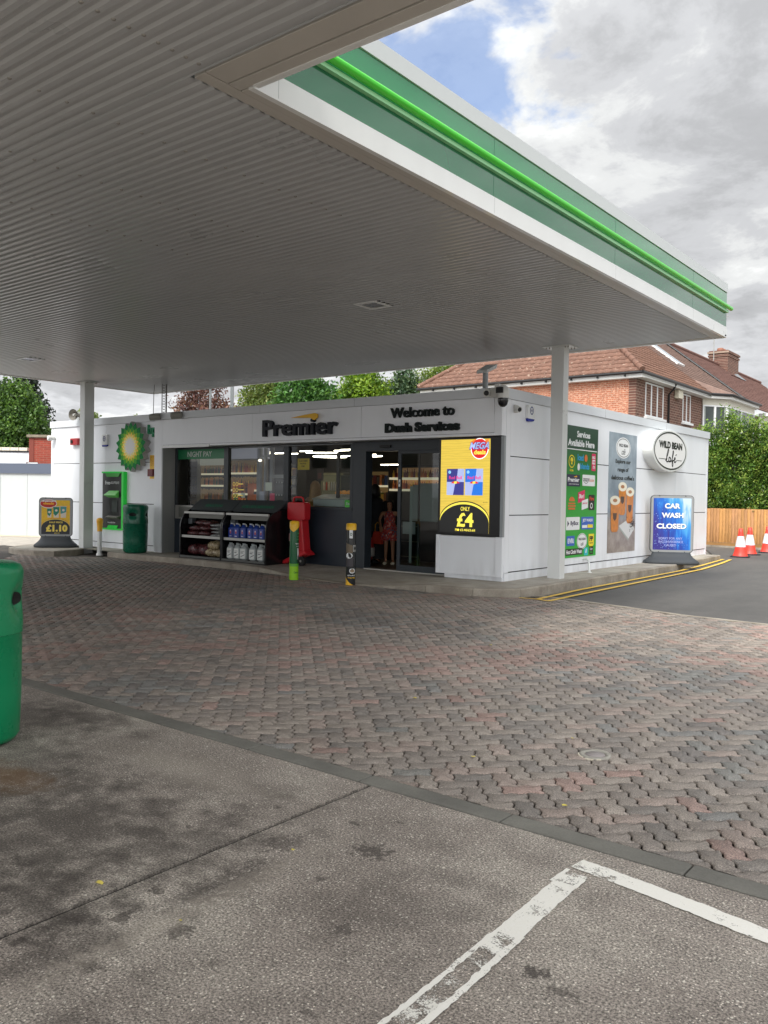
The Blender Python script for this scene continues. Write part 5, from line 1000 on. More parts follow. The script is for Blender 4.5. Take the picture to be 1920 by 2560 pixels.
b.add(V, [(0, 3, 2, 1), (3, 5, 4, 2), (0, 5, 3), (1, 2, 4)], M('keypad_steel', lin(150, 146, 138), .35, metal=.4)); b.build('keypad', t)
# cameras and loudspeaker
camw = M('camera_white', lin(206, 206, 202), .35); 
def bullet(name, label, p, d, L, r, mat=camw):
    p, d = Vector(p), Vector(d).normalized(); t = thing(name, label, 'camera', tuple(p)); b = MB(); b.tube([p, p + d * L * .2, p + d * L * .85, p + d * L], [r * .8, r, r, r * .94], mat, 18); b.build('body', t); b = MB(); b.tube([p + d * (L + .001), p + d * (L + .012)], [r * .72, r * .5], dark, 16); b.build('lens', t); return t
t = bullet('security_camera', 'white bullet camera at the top corner above the entrance', (-7.80, 12.86, 3.46), (.35, -1, -.22), .17, .065); gbox('bracket', t, [(-7.88, -7.72, 12.86, 12.90, 3.38, 3.54)], camw, .01)
t = thing('dome_camera', 'white dome camera with black globe hanging off the top corner', 'camera', (-7.46, 12.86, 3.3)); gbox('bracket', t, [(-7.75, -7.40, 12.80, 12.868, 3.36, 3.52), (-7.60, -7.50, 12.72, 12.80, 3.50, 3.58)], camw, .012)
MB().lathe([(.04, .22), (.085, .19), (.10, .10), (.10, 0)], (-7.42, 12.72, 3.32), camw, 24).build('housing', t); MB().lathe([(.09, 0), (.092, -.05), (.075, -.11), (.04, -.145), (.002, -.152)], (-7.42, 12.72, 3.318), M('dome_black', (.01, .01, .012), .08), 24).build('dome', t); MB().box(-7.50, -7.36, 12.605, 12.622, 3.40, 3.50, dark).build('visor', t)
t = bullet('security_camera', 'white round camera on the side wall just below the dome camera', (-7.50, 13.34, 3.20), (.9, -.45, -.25), .10, .055); gbox('bracket', t, [(-7.538, -7.50, 13.29, 13.41, 3.13, 3.27)], camw, .01)
b = MB(); gs = M('speaker_grey', lin(150, 150, 142), .4)
for i, (x, l) in enumerate(((-17.08, 'grey round speaker on the roof edge at the end of the fascia'), (-16.25, 'grey round speaker with a dark mouth on the roof edge over the night pay window'))):
    t = bullet('roof_speaker', l, (x, 12.86, 3.45), (-.95 + .2 * i, -.62, -.12), .26, .085, gs); t['group'] = 'speakers on the roof edge'; t['category'] = 'speaker'
t = thing('horn_loudspeaker', 'grey horn loudspeaker on the roof edge beside the left column', 'loudspeaker', (-20.8, 13.02, 3.535)); a = Vector((-20.78, 13.0, 3.66)); d = Vector((.30, -1, -.05)).normalized()
b = MB(); b.tube([a + d * .0, a + d * .10, a + d * .2, a + d * .27], [.05, .06, .11, .155], M('horn_grey', lin(160, 156, 148), .4), 24, caps=False); b.build('horn', t); MB().tube([a - d * .1, a + d * .03], [.055, .055], gs, 16).build('driver', t); MB().tube([a + d * .1, a + d * .2, a + d * .26], [.03, .045, .03], camw, 14).build('centre_cone', t); MB().box(-20.82, -20.74, 13.0, 13.05, 3.535, 3.64, gs).build('bracket', t)
t = thing('wall_spotlight', 'small white round spotlight at the left end of the wall', 'light', (-22.0, 13.0, 3.05)); a = Vector((-22.0, 12.999, 3.07)); MB().tube([a, a + Vector((-.02, -.10, 0)), a + Vector((-.04, -.2, -.01))], [.04, .07, .075], camw, 16).build('head', t); MB().tube([a + Vector((-.04, -.201, -.01)), a + Vector((-.042, -.21, -.01))], [.06, .05], gw, 16).build('lens', t)
t = thing('flue_pipe', 'grey flue pipe with a tilted square cowl on the shop roof', 'flue', (-8.87, 14.5, 3.34)); gp_ = M('flue_grey', lin(160, 164, 166), .4, metal=.3); MB().tube([(-8.87, 14.5, 3.34), (-8.87, 14.5, 4.10)], .055, gp_, 16).build('pipe', t); b = MB(); b.add([(-8.99, 14.36, 4.06), (-8.75, 14.36, 4.06), (-8.69, 14.62, 4.18), (-8.93, 14.62, 4.20), (-8.99, 14.36, 4.12), (-8.75, 14.36, 4.12), (-8.67, 14.62, 4.26), (-8.93, 14.62, 4.27)], [(0, 1, 2, 3)[::-1], (4, 5, 6, 7), (0, 1, 5, 4), (1, 2, 6, 5), (2, 3, 7, 6), (3, 0, 4, 7)], fw); b.build('cowl', t)
# tether hoop
t = thing('wall_hoop', 'short white tubular hoop between the side wall and pavement', 'hoop', (-7.4, 16.2, .12)); b = MB(); b.tube([(-7.54, 16.32, .36), (-7.44, 16.28, .375), (-7.36, 16.20, .33), (-7.30, 16.10, .22), (-7.28, 16.07, .115)], .022, fw, 12); b.build('tube', t); MB().lathe([(.045, 0), (.045, .008), (.02, .01)], (-7.28, 16.07, .118), fw, 16).build('foot', t)
# ---------------------------------------------------------------- things on the forecourt
def litter_bin(label, loc, rz, col_name, c, s=1.0):
    t = thing('litter_bin', label, 'bin', loc, rz); m = M(col_name, c, .28, var=.05, vs=5, spec=.5)
    H, Rb = 1.15 * s, .29 * s
    def ind(r, a, z):                                  # the wide mouths are pressed into the hood
        q = z / H
        if .62 < q < .98 and r > .05:
            for a0 in (0, PI / 2, PI, -PI / 2):
                d = math.atan2(math.sin(a - a0), math.cos(a - a0)); r -= .06 * math.exp(-(d / .30) ** 2 - ((q - .79) / .07) ** 2)
        return r
    prof = [(.15, 0), (Rb * .86, .012), (Rb * .95, .05), (Rb * .975, .3), (Rb * .985, .60 * H), (Rb * 1.0, .605 * H)]
    MB().lathe(prof, (0, 0, 0), m, 64, fn=None).build('body', t, local=True)
    zs = [.606 + .012 * k for k in range(30)]
    prof = [(Rb * 1.0, z * H) for z in zs if z < .945] + [(Rb * .985, .955 * H), (Rb * .93, .978 * H), (Rb * .80, .992 * H), (Rb * .4, H * 1.002), (.004, H * 1.005)]
    MB().lathe(prof, (0, 0, 0), m, 96, fn=ind).build('hood', t, local=True)
    b = MB(); hole = M('bin_mouth', (.003, .004, .003), .8)
    for k in range(4):
        a = k * PI / 2; d = Vector((math.cos(a), math.sin(a), 0)); sd_ = Vector((-d.y, d.x, 0)); rr = Rb - .050
        V = []; n = 26
        for i in range(n):
            q = 2 * PI * i / n; u = .082 * math.cos(q); v = .048 * math.sin(q) * (1 if math.sin(q) > 0 else .75); ang = u / rr; curv = Vector((math.cos(a + ang), math.sin(a + ang), 0))
            V.append(curv * (ind(Rb, a + ang, .785 * H + v) + .003) + Vector((0, 0, .785 * H + v)))
        b.add(V + [d * (ind(Rb, a, .785 * H) + .003) + Vector((0, 0, .785 * H))], [(i, (i + 1) % n, n) for i in range(n)], hole)
        b.build('opening', t, local=True); b = MB()
    return t
litter_bin('large bright green round litter bin close by at the left edge', (-5.33, 2.60, 0), R(45), 'bin_green_bright', lin(0, 138, 88))
litter_bin('dark green round litter bin beside the cash machine', (-17.42, 12.42, .118), R(-50), 'bin_green_dark', lin(8, 96, 70), 1.03)
# bollards
t = thing('bollard', 'thin white bollard with a yellow cap in front of the cash machine', 'bollard', (-18.55, 12.18, 0)); MB().lathe([(.085, 0), (.08, .05), (.055, .07)], (-18.55, 12.18, .0), fw, 20).build('foot', t); MB().lathe([(.056, .06), (.056, .72)], (-18.55, 12.18, 0), fw, 20).build('post', t)
MB().lathe([(.060, .60), (.064, .70), (.072, .76), (.070, .80), (.078, .81), (.082, .87), (.080, .90), (.05, .93), (.004, .94)], (-18.55, 12.18, 0), M('cap_yellow', lin(240, 180, 50), .4), 24).build('cap', t)
by = M('bollard_yellow', lin(244, 190, 44), .35)
def wrapped(label, x, y, H):
    t = thing('bollard', label, 'bollard', (x, y, 0)); return t
bg = M('wrap_green', lin(0, 92, 50), .25, coat=.3); bl = M('wrap_lime', lin(150, 210, 40), .25, coat=.3); bk = M('wrap_black', lin(26, 30, 32), .25, coat=.3)
def wrap_poly(b, x, y, r, pts, mat, d=.0):              # lay a printed outline round the post: (angle, height) pairs
    n = len(pts); V = [(x + (r + d) * math.cos(a), y + (r + d) * math.sin(a), z) for a, z in pts]; b.add(V, [tuple(range(n))], mat)
def wrap_band(b, x, y, r, f0, f1, a0, a1, mat, d=.0015, n=16):
    V = []
    for i in range(n + 1):
        a = a0 + (a1 - a0) * i / n; c, s_ = math.cos(a), math.sin(a); V += [(x + (r + d) * c, y + (r + d) * s_, f0(i / n)), (x + (r + d) * c, y + (r + d) * s_, f1(i / n))]
    b.add(V, [(2 * i, 2 * i + 2, 2 * i + 3, 2 * i + 1) for i in range(n)], mat, True)
FA = math.atan2(-11.4, 11.0)                            # direction from the posts to the forecourt
def wrap_text(b, x, y, r, s, a0, a1, z0, z1, mat, d=.003):
    v, f, ed = text_geo(s, .02); b.add([(x + (r + d) * math.cos(a0 + q[0] * (a1 - a0)), y + (r + d) * math.sin(a0 + q[0] * (a1 - a0)), z0 + q[1] * (z1 - z0)) for q in v], f, mat)
x, y, r = -11.07, 11.40, .086
t = wrapped('green and lime wrapped bollard with a yellow top standing before the red unit', x, y, 1.1)
MB().lathe([(r, .004), (r, 1.05)], (x, y, 0), bg, 36).build('post', t); MB().lathe([(r + .003, 1.0), (r + .003, 1.09), (r * .8, 1.105), (.004, 1.11)], (x, y, 0), by, 36).build('cap', t)
b = MB(); wrap_band(b, x, y, r, lambda q: 0.005, lambda q: .26, FA - 1.1, FA + 3, bl); wrap_band(b, x, y, r, lambda q: .01, lambda q: .30 + .75 * (1 - q), FA - 2.6, FA - 1.1, bl); wrap_band(b, x, y, r, lambda q: .26, lambda q: .31, FA - 1.1, FA + 3, M('wrap_lime2', lin(96, 170, 50), .3))
wrap_band(b, x, y, r, lambda q: .90 - .0 + .10 * abs(q - .42) * 2, lambda q: 1.02, FA - 1.5, FA + 1.6, by, .002)
for k, (w_, z) in enumerate(((.5, .86), (.6, .80), (.55, .74), (.95, .67), (.75, .62), (.6, .57))): wrap_text(b, x, y, r, ('save', 'points', 'every', 'visit us', 'today', 'app')[k], FA + 1.25 - w_, FA + 1.25, z, z + .03, gw if k > 2 else M('wrap_text_green', lin(90, 160, 100), .4))
wrap_band(b, x, y, r, lambda q: .24 + .15, lambda q: .58, FA + .75, FA + 1.25, gw); wrap_band(b, x, y, r, lambda q: .33, lambda q: .46, FA + .85, FA + 1.15, kb, .003); wrap_text(b, x, y, r, 'Castrol', FA + .0, FA + 1.0, .13, .17, bg); b.build('wrap', t)
x, y = -9.76, 11.50
t = wrapped('black wrapped bollard with a yellow top and coffee cup pictures near the door', x, y, 1.1)
MB().lathe([(r, .004), (r, 1.05)], (x, y, 0), bk, 36).build('post', t); MB().lathe([(r + .006, .985), (r + .006, 1.09), (r * .8, 1.105), (.004, 1.11)], (x, y, 0), by, 36).build('cap', t)
b = MB(); wrap_band(b, x, y, r, lambda q: .005, lambda q: .16 * (1 - q) ** 1.5 + .005, FA - 1.5, FA + .6, by)
wrap_band(b, x, y, r, lambda q: .84, lambda q: .985, FA - .45, FA + .25, gw, .003); b.ring(P((x, y, 0), (math.cos(FA + PI / 2), math.sin(FA + PI / 2), 0), (0, 0, 1), (math.cos(FA), math.sin(FA), 0)), -.008, .91, .020, .026, .008, r + .004, r + .007, bg, 20)
wrap_band(b, x, y, r, lambda q: .58, lambda q: .76 - .05 * q, FA - 1.4, FA + .3, M('cup_brown', lin(112, 98, 78), .4)); wrap_band(b, x, y, r, lambda q: .60, lambda q: .72, FA + .35, FA + 1.3, M('cup_grey', lin(150, 150, 146), .4))
def wrap_ell(ac, zc, ra, rz_, mat, d):
    wrap_poly(b, x, y, r, [(ac + ra * math.cos(2 * PI * k / 20), zc + rz_ * math.sin(2 * PI * k / 20)) for k in range(20)], mat, d)
wrap_ell(FA - .45, .53, .72, .052, gw, .006); wrap_ell(FA - .45, .525, .12, .012, kb, .010); wrap_ell(FA + .25, .26, .62, .045, gw, .006); wrap_ell(FA + .25, .26, .45, .028, M('latte', lin(150, 130, 104), .5), .009); wrap_ell(FA + .8, .66, .28, .03, kb, .006)
wrap_band(b, x, y, r, lambda q: .34, lambda q: .50, FA - 1.2, FA + .45, M('cup_dark', lin(62, 58, 62), .4)); wrap_text(b, x, y, r, 'GET A SPACE', FA - .7, FA + .9, .165, .19, gw); wrap_text(b, x, y, r, "WHILE FREE", FA - .7, FA + .9, .125, .15, by)
b.build('wrap', t)
# swing pavement signs
def pavement_sign(name, label, loc, rz, w, h, art):
    t = thing(name, label, 'pavement sign', loc, rz); gry = M('sign_frame_grey', lin(150, 152, 152), .4, metal=.25); dk = M('sign_edge', lin(74, 78, 80), .5); base = M('sign_base_rubber', lin(56, 60, 64), .62, var=.08, vs=9)
    n = 40; V = []; prof = [(1.0, 0.0), (1.04, .03), (1.02, .07), (.90, .12), (.78, .17), (.70, .22), (.66, .285)]
    bw = w * .62
    for k, (sc, z) in enumerate(prof):
        for i in range(n):
            a = 2 * PI * i / n; c, s_ = math.cos(a), math.sin(a); e = .6; V.append((math.copysign(abs(c) ** e, c) * bw * (sc if k < 3 else .62 + (sc - .56) * .85), math.copysign(abs(s_) ** e, s_) * .26 * (sc if k < 3 else (1.0, .8, .6, .42, .3, .2)[k - 2] * 1.0), z))
    b = MB(); b.add(V, [(k * n + i, k * n + (i + 1) % n, (k + 1) * n + (i + 1) % n, (k + 1) * n + i) for k in range(len(prof) - 1) for i in range(n)] + [tuple(range(n))[::-1], tuple(range((len(prof) - 1) * n, len(prof) * n))], base, True); b.build('base', t, local=True, bev=0)
    pl = P((0, 0, 0), (1, 0, 0), (0, 0, 1), (0, -1, 0)); z0 = .275; z1 = z0 + h
    b = MB(); b.rect(pl, -w / 2, w / 2, z0, z1, -.035, .028, dk, .09); b.rect(pl, -w / 2 + .012, w / 2 - .012, z0 + .012, z1 - .012, .0285, .036, gry, .085)
    for s_ in (-1, 1): b.rect(pl, s_ * w * .3 - .012, s_ * w * .3 + .012, z1 - .03, z1 + .002, .037, .043, dk); b.rect(pl, s_ * w * .3 - .012, s_ * w * .3 + .012, z0 - .002, z0 + .03, .037, .043, dk)
    for s_ in (-1, 1): b.tube([(s_ * w * .30, 0, .2), (s_ * w * .30, 0, z0 + .02)], .016, dk, 8)
    b.build('frame', t, local=True)
    b = MB(); art(b, pl, -w / 2 + .065, w / 2 - .065, z0 + .065, z1 - .07); b.build('picture', t, local=True)
    return t
yp = M('poster_yellow', lin(236, 190, 36), .35, var=.12, vs=14); kbk = M('poster_black', lin(38, 38, 44), .35); pc = M('poster_cream', lin(240, 214, 90), .4); rd = M('poster_red', lin(196, 44, 34), .4)
def art_drinks(b, pl, a0, a1, z0, z1):
    W2, H2 = a1 - a0, z1 - z0; e = .0365; c = (a0 + a1) / 2; X_ = lambda q: a0 + q * W2; Z_ = lambda q: z0 + q * H2
    b.rect(pl, a0, a1, z0, z1, e, e + .001, yp)
    def dome(top, edge, k, mt): b.poly(pl, [(a1, z0), (a1, Z_(edge))] + [(c + W2 / 2 * math.cos(R(a)), Z_(edge) + (Z_(top) - Z_(edge)) * math.sin(R(a))) for a in range(8, 173, 6)] + [(a0, Z_(edge)), (a0, z0)], e + k * .0012, e + k * .0012 + .001, mt)
    dome(.47, .24, 1, rd); dome(.46, .225, 2, pc); dome(.435, .20, 3, kbk)
    b.text(pl, 'HALF PRICE', X_(.28), X_(.75), Z_(.325), Z_(.375), e + .005, e + .006, pc, .03); b.text(pl, '£1.10', X_(.16), X_(.92), Z_(.07), Z_(.28), e + .005, e + .006, pc, .06); b.text(pl, '£2.19', X_(.46), X_(.64), Z_(.015), Z_(.05), e + .005, e + .006, pc, .02)
    b.ell(pl, X_(.24), Z_(.90), W2 * .30, H2 * .13, e + .0012, e + .002, gw, 30); b.ell(pl, X_(.24), Z_(.90), W2 * .28, H2 * .115, e + .0024, e + .003, rd, 30); b.text(pl, 'MEGA', X_(.02), X_(.52), Z_(.95), Z_(.995), e + .0034, e + .004, gw, .05, .3); b.text(pl, 'deals', X_(.06), X_(.44), Z_(.87), Z_(.94), e + .0034, e + .004, M('poster_orange', lin(246, 180, 40), .4), .05, .1)
    teal = M('cup_teal', lin(20, 130, 106), .4); tl2 = M('cup_teal_pale', lin(70, 150, 150), .4); cr = M('cup_cream', lin(226, 214, 200), .4)
    for k, (q, wd, mt, hh) in enumerate(((.28, .17, teal, .26), (.52, .22, teal, .31), (.77, .22, tl2, .32))):
        x0_, x1_ = X_(q - wd / 2), X_(q + wd / 2); zb = Z_(.49); zt = zb + H2 * hh
        b.poly(pl, [(x0_ + W2 * .02, zb), (x1_ - W2 * .02, zb), (x1_, zt), (x0_, zt)], e + .0036, e + .0042, cr); b.poly(pl, [(x0_ + W2 * .015, zb + H2 * hh * .35), (x0_ + W2 * .09, zb + H2 * hh * .15 if k < 2 else zb + H2 * hh * .4), (x1_ - W2 * .012, zb + H2 * hh * .5), (x1_, zt), (x0_, zt)], e + .0044, e + .005, mt); b.rect(pl, x0_ - W2 * .01, x1_ + W2 * .01, zt, zt + H2 * .022, e + .0046, e + .0056, M('cup_lid', lin(206, 196, 186), .4)); b.ell(pl, (x0_ + x1_) / 2, zt - H2 * .10, W2 * .045, H2 * .035, e + .0052, e + .0056, cr, 16)
    b.ell(pl, X_(.93), Z_(.82), W2 * .08, H2 * .04, e + .0012, e + .002, M('poster_orange', None), 18)
def water_mat():
    m, nt, b, N, L = nodes_mat('car_wash_print'); tcn = N('ShaderNodeTexCoord'); s_ = N('ShaderNodeSeparateXYZ'); L(tcn.outputs['Object'], s_.inputs[0])
    n = N('ShaderNodeTexNoise'); mp = N('ShaderNodeMapping'); L(tcn.outputs['Object'], mp.inputs[0]); mp.inputs[2].default_value = (0, R(28), 0); mp.inputs[3].default_value = (6, 1, 1.1); L(mp.outputs[0], n.inputs[0]); n.inputs['Scale'].default_value = 1.6; n.inputs['Detail'].default_value = 2; n.inputs['Distortion'].default_value = .6
    a = math_(N, L, 'ADD', math_(N, L, 'MULTIPLY', s_.outputs[0], .75), math_(N, L, 'MULTIPLY', s_.outputs[2], .42)); v = math_(N, L, 'ADD', a, math_(N, L, 'MULTIPLY', math_(N, L, 'SUBTRACT', n.outputs[0], .5), .75))
    c = rampn(N, L, v, [(.05, lin(48, 40, 128)), (.28, lin(26, 66, 160)), (.48, lin(20, 104, 196)), (.68, lin(70, 156, 216)), (.88, lin(190, 210, 224))]); L(c, b.inputs['Base Color']); b.inputs['Roughness'].default_value = .5
    return m
def art_wash(b, pl, a0, a1, z0, z1):
    W2, H2 = a1 - a0, z1 - z0; e = .0365; X_ = lambda q: a0 + q * W2; Z_ = lambda q: z0 + q * H2; sh = M('wash_shadow', lin(24, 40, 96), .4)
    b.rect(pl, a0, a1, z0, z1, e, e + .001, water_mat(), .02)
    for s, q0, q1, w0, w1 in (('CAR', .30, .71, .80, .90), ('WASH', .22, .80, .62, .72), ('CLOSED', .09, .88, .41, .51)):
        b.text(pl, s, X_(q0 + .008), X_(q1 + .008), Z_(w0 - .006), Z_(w1 - .006), e + .0014, e + .0022, sh, .065); b.text(pl, s, X_(q0), X_(q1), Z_(w0), Z_(w1), e + .0026, e + .0034, gw, .04)
    for s, q0, q1, w0 in (('SORRY FOR ANY', .15, .78, .20), ('INCONVENIENCE', .15, .80, .135), ('CAUSED', .30, .62, .07)):
        b.text(pl, s, X_(q0), X_(q1), Z_(w0), Z_(w0 + .045), e + .0014, e + .0022, M('wash_small', lin(150, 160, 210), .4), .02)
    for k in range(70):
        q = random.random(); u_ = X_(min(.97, abs(random.gauss(0, .22)) + .02)) if k % 2 else X_(random.random() * .94 + .03); v_ = Z_(.03 + .94 * q if k % 2 else .03 + .2 * q); rr = random.uniform(.003, .009); b.ell(pl, u_, v_, rr, rr, e + .0011, e + .0015, M('wash_drop', lin(150, 190, 235), .4), 8)
pavement_sign('pavement_sign', 'grey swing sign with a yellow cups poster priced £1.10 on the left kerb island', (-20.35, 12.06, .12), R(50), .83, 1.02, art_drinks)
pavement_sign('pavement_sign', 'grey swing sign reading CAR WASH CLOSED at the kerb by the side wall', (-6.99, 19.95, .10), R(33), 1.0, 1.36, art_wash)
# outdoor display cabinets with their stock
def cabinet(label, x0, x1, title):
    t = thing('display_cabinet', label, 'display cabinet', ((x0 + x1) / 2, 12.75, .12), group=None); y0, y1 = 12.33, 13.25; z0 = .13
    side = []                                           # curved side cheek, seen as a rounded hood
    for a in range(0, 91, 9): side.append((y0 + .46 - .46 * math.cos(R(a)), z0 + .70 + .42 * math.sin(R(a))))
    side = [(y1, z0), (y0, z0)] + side + [(y1, z0 + 1.14)]
    for xx in (x0, x1 - .03):
        b = MB(); V = [(xx, y, z) for y, z in side] + [(xx + .03, y, z) for y, z in side]; n = len(side); b.add(V, [tuple(range(n)), tuple(range(n, 2 * n))[::-1]] + [(i, (i + 1) % n, n + (i + 1) % n, n + i) for i in range(n)], M('cabinet_black', (.008, .008, .009), .25)); b.build('side_panel', t)
    gbox('back_panel', t, [(x0 + .03, x1 - .03, y1 - .03, y1, z0, z0 + 1.14)], M('cabinet_black', None)); gbox('base', t, [(x0, x1, y0 - .01, y1, .095, .135), (x0 + .03, x1 - .03, y0 + .01, y1 - .03, z0 + .005, z0 + .035)], M('cabinet_black', None))
    gbox('front_lip', t, [(x0 + .03, x1 - .03, y0 - .012, y0 + .01, z0 + .005, z0 + .05)], M('lip_grey', lin(84, 86, 84), .4, metal=.3))
    sh = gbox('shelf', t, [(x0 + .03, x1 - .03, y0 + .06, y1 - .03, .60, .615)], M('cabinet_black', None)); gbox('price_rail', sh, [(x0 + .04, x1 - .04, y0 + .03, y0 + .06, .585, .64)], M('rail_silver', lin(176, 176, 172), .35, metal=.4))
    b = MB(); V = [(x0, y0 + .30, z0 + 1.10), (x1, y0 + .30, z0 + 1.10), (x1 + .0, y1 - .32, z0 + 1.33), (x0, y1 - .32, z0 + 1.33), (x0, y0 + .31, z0 + 1.07), (x1, y0 + .31, z0 + 1.07), (x1, y1 - .3, z0 + 1.30), (x0, y1 - .3, z0 + 1.30)]
    b.add(V, [(0, 1, 2, 3), (4, 7, 6, 5), (0, 4, 5, 1), (2, 6, 7, 3), (0, 3, 7, 4), (1, 5, 6, 2)], M('header_grey', lin(66, 70, 72), .3)); hd = b.build('header', t)
    d = Vector((0, y1 - .32 - y0 - .30, .23)).normalized(); pl = P((0, y0 + .30, z0 + 1.10), (1, 0, 0), d, Vector((0, -d.z, d.y))); xm = (x0 + x1) / 2; w = .30 if len(title) < 10 else .50
    b = MB(); b.text(pl, title, xm - w, xm + w, .10, .19, .001, .003, M('header_green', lin(40, 128, 92), .4), .015); b.build('lettering', hd)
    b = MB(); b.box(x0 + .03, x1 - .03, y0 + .10, y0 + .135, z0 + 1.0, z0 + 1.045, M('rail_silver', None)); b.box(x0 + .12, x1 - .03, y0 + .17, y0 + .18, z0 + .90, z0 + 1.0, M('blind_grey', lin(120, 120, 114), .6)); b.build('roller_blind', t)
    b = MB(); b.box(x0 + .031, x0 + .034, y0 + .25, y0 + .45, z0 + .78, z0 + .9, M('sticker_grey', lin(90, 96, 100), .5)); b.box(x0 + .06, x0 + .2, y0 + .2, y0 + .203, z0 + .76, z0 + .88, M('sticker_grey', None)); b.build('sticker', t)
    return t
cabinet('left black curved display cabinet titled SEASONAL full of bagged fuel', -15.62, -14.20, 'SEASONAL'); cabinet('right black curved display cabinet titled ADBLUE/SCREENWASH with bottles', -14.185, -12.80, 'ADBLUE/SCREENWASH')
def bottle(name, label, group, x, y, z, w, h, body, cap, lab, emblem):
    t = thing(name, label, 'bottle', (x, y, z), group=group)
    b = MB(); b.rbox(-w / 2, w / 2, -w * .4, w * .4, 0, h * .80, body, w * .22, 3); b.lathe([(w * .34, h * .79), (w * .26, h * .88), (w * .15, h * .90), (w * .15, h * .93)], (-w * .16, 0, 0), body, 14); b.build('body', t, local=True)
    MB().lathe([(w * .19, h * .93), (w * .19, h), (w * .05, h * 1.003)], (-w * .16, 0, 0), cap, 14).build('cap', t, local=True)
    MB().tube([(w * .02, 0, h * .93), (w * .30, 0, h * .93), (w * .40, 0, h * .80)], w * .07, body if cap is gw else cap, 8).build('handle', t, local=True)
    b = MB(); pl = P((0, 0, 0), (1, 0, 0), (0, 0, 1), (0, -1, 0)); b.rect(pl, -w * .38, w * .38, h * .10, h * .68, w * .402, w * .412, lab, .01); emblem(b, pl, w, h); b.build('label', t, local=True); return t
blu = M('wash_blue', lin(26, 58, 140), .25); wp_ = M('handle_white', lin(196, 200, 204), .35); jug = M('jug_grey', lin(170, 176, 176), .35); jl = M('jug_label', lin(218, 220, 216), .45)
def em1(b, pl, w, h): b.ell(pl, 0, h * .45, w * .14, h * .14, w * .413, w * .42, M('em_red', lin(190, 90, 90), .4), 12); b.ell(pl, 0, h * .52, w * .08, h * .06, w * .4205, w * .425, gw, 10); b.rect(pl, -w * .2, w * .2, h * .15, h * .19, w * .413, w * .42, gw)
def em2(b, pl, w, h): b.stroke(pl, [(-w * .25, h * .22), (w * .3, h * .34)], h * .035, w * .413, w * .42, M('jug_ink', lin(50, 54, 60), .5)); b.rect(pl, -w * .28, w * .1, h * .42, h * .46, w * .413, w * .42, M('jug_ink', None)); b.rect(pl, -w * .28, w * .24, h * .52, h * .54, w * .413, w * .42, M('jug_ink', None))
t = None
for k in range(6):
    x = -14.03 + .195 * k
    if t is None: t = bottle('screenwash_bottle', 'blue screenwash bottle with white handle on the upper shelf of the right cabinet', 'blue bottles on the upper shelf', x, 12.52, .616, .165, .34, blu, wp_, M('label_blue', lin(34, 66, 160), .35), em1)
    else:
        c = copy_tree(t); c.location = (x + random.uniform(-.01, .01), 12.52 + random.uniform(-.02, .02), .616); c.rotation_euler.z = R(random.uniform(-8, 8))
t = None
for k, x in enumerate((-14.0, -13.78, -13.58, -13.30, -13.06)):
    if t is None: t = bottle('fluid_jug', 'grey jug with white label on the bottom of the right cabinet', 'white labelled jugs on the cabinet floor', x, 12.47, .166, .185, .36, jug, jug, jl, em2)
    else: c = copy_tree(t); c.location = (x, 12.47 + random.uniform(-.02, .03), .166); c.rotation_euler.z = R(random.uniform(-10, 10))
def bag(name, label, group, x, y, z, w, d, h, mat, seed, tilt=0):
    rr = random.Random(seed); n, mrows = 18, 8; V = []; ph = [rr.uniform(0, 6) for _ in range(4)]
    for j in range(mrows + 1):
        f = j / mrows; e = math.sin(PI * min(max(f, .0), 1)) ** .35
        for i in range(n):
            a = 2 * PI * i / n; c, s_ = math.cos(a), math.sin(a); q = 1 + .07 * math.sin(5 * a + ph[0] + 3 * f) + .05 * math.sin(9 * a + ph[1] + 7 * f); V.append((math.copysign(abs(c) ** .55, c) * w / 2 * e * q, math.copysign(abs(s_) ** .55, s_) * d / 2 * e * q, h * f * (1 + .06 * math.sin(3 * a + ph[2]))))
    b = MB(); b.add(V, [(j * n + i, j * n + (i + 1) % n, (j + 1) * n + (i + 1) % n, (j + 1) * n + i) for j in range(mrows) for i in range(n)], mat, True); b.add([(0, 0, 0), (0, 0, h * .99)], [], mat)
    o = b.build(name, None, local=True); o.location = (x, y, z); o.rotation_euler = (0, R(tilt), R(rr.uniform(-12, 12))); tag(o, label, 'bag', group); return o
def bag_mat(n_, c1, c2, sc=30, rough=.18):
    m, nt, b, N, L = nodes_mat(n_); g_ = pos_noise(N, L, sc, 4, .6, dist=1.0); L(rampn(N, L, g_, [(.42, c1), (.58, c2)]), b.inputs['Base Color']); b.inputs['Roughness'].default_value = rough; b.inputs['Coat Weight'].default_value = .5; bumpn(N, L, pos_noise(N, L, 22, 3, .6, dist=2), b, .9, .03); return m
bm1 = bag_mat('maroon_bag', lin(60, 22, 26), lin(104, 50, 52)); bm2 = bag_mat('clear_net', lin(110, 112, 112), lin(170, 172, 170)); bm3 = bag_mat('kindling_net', lin(120, 100, 66), lin(196, 178, 140))
for k, (x, z, w) in enumerate(((-15.36, .616, .38), (-14.99, .616, .38), (-15.28, .73, .38), (-14.95, .74, .34), (-15.12, .86, .34), (-14.84, .85, .26))): bag('fuel_bag', 'shiny maroon bag of fuel on the upper shelf of the left cabinet', 'maroon bags on the upper shelf', x, 12.62, z, w, .36, .13, bm1, k)
for k in range(4): bag('log_bag', 'clear wrapped log bag stacked at the right of the upper shelf', 'clear wrapped logs stacked on the upper shelf', -14.50, 12.62, .616 + .075 * k, .44, .4, .08, bm2, 20 + k)
for k, (x, w) in enumerate(((-15.35, .34), (-14.98, .36))): bag('fuel_bag', 'dark maroon bag on the floor of the left cabinet', 'maroon bags on the cabinet floor', x, 12.62, .168, w, .36, .27, bm1, 30 + k)
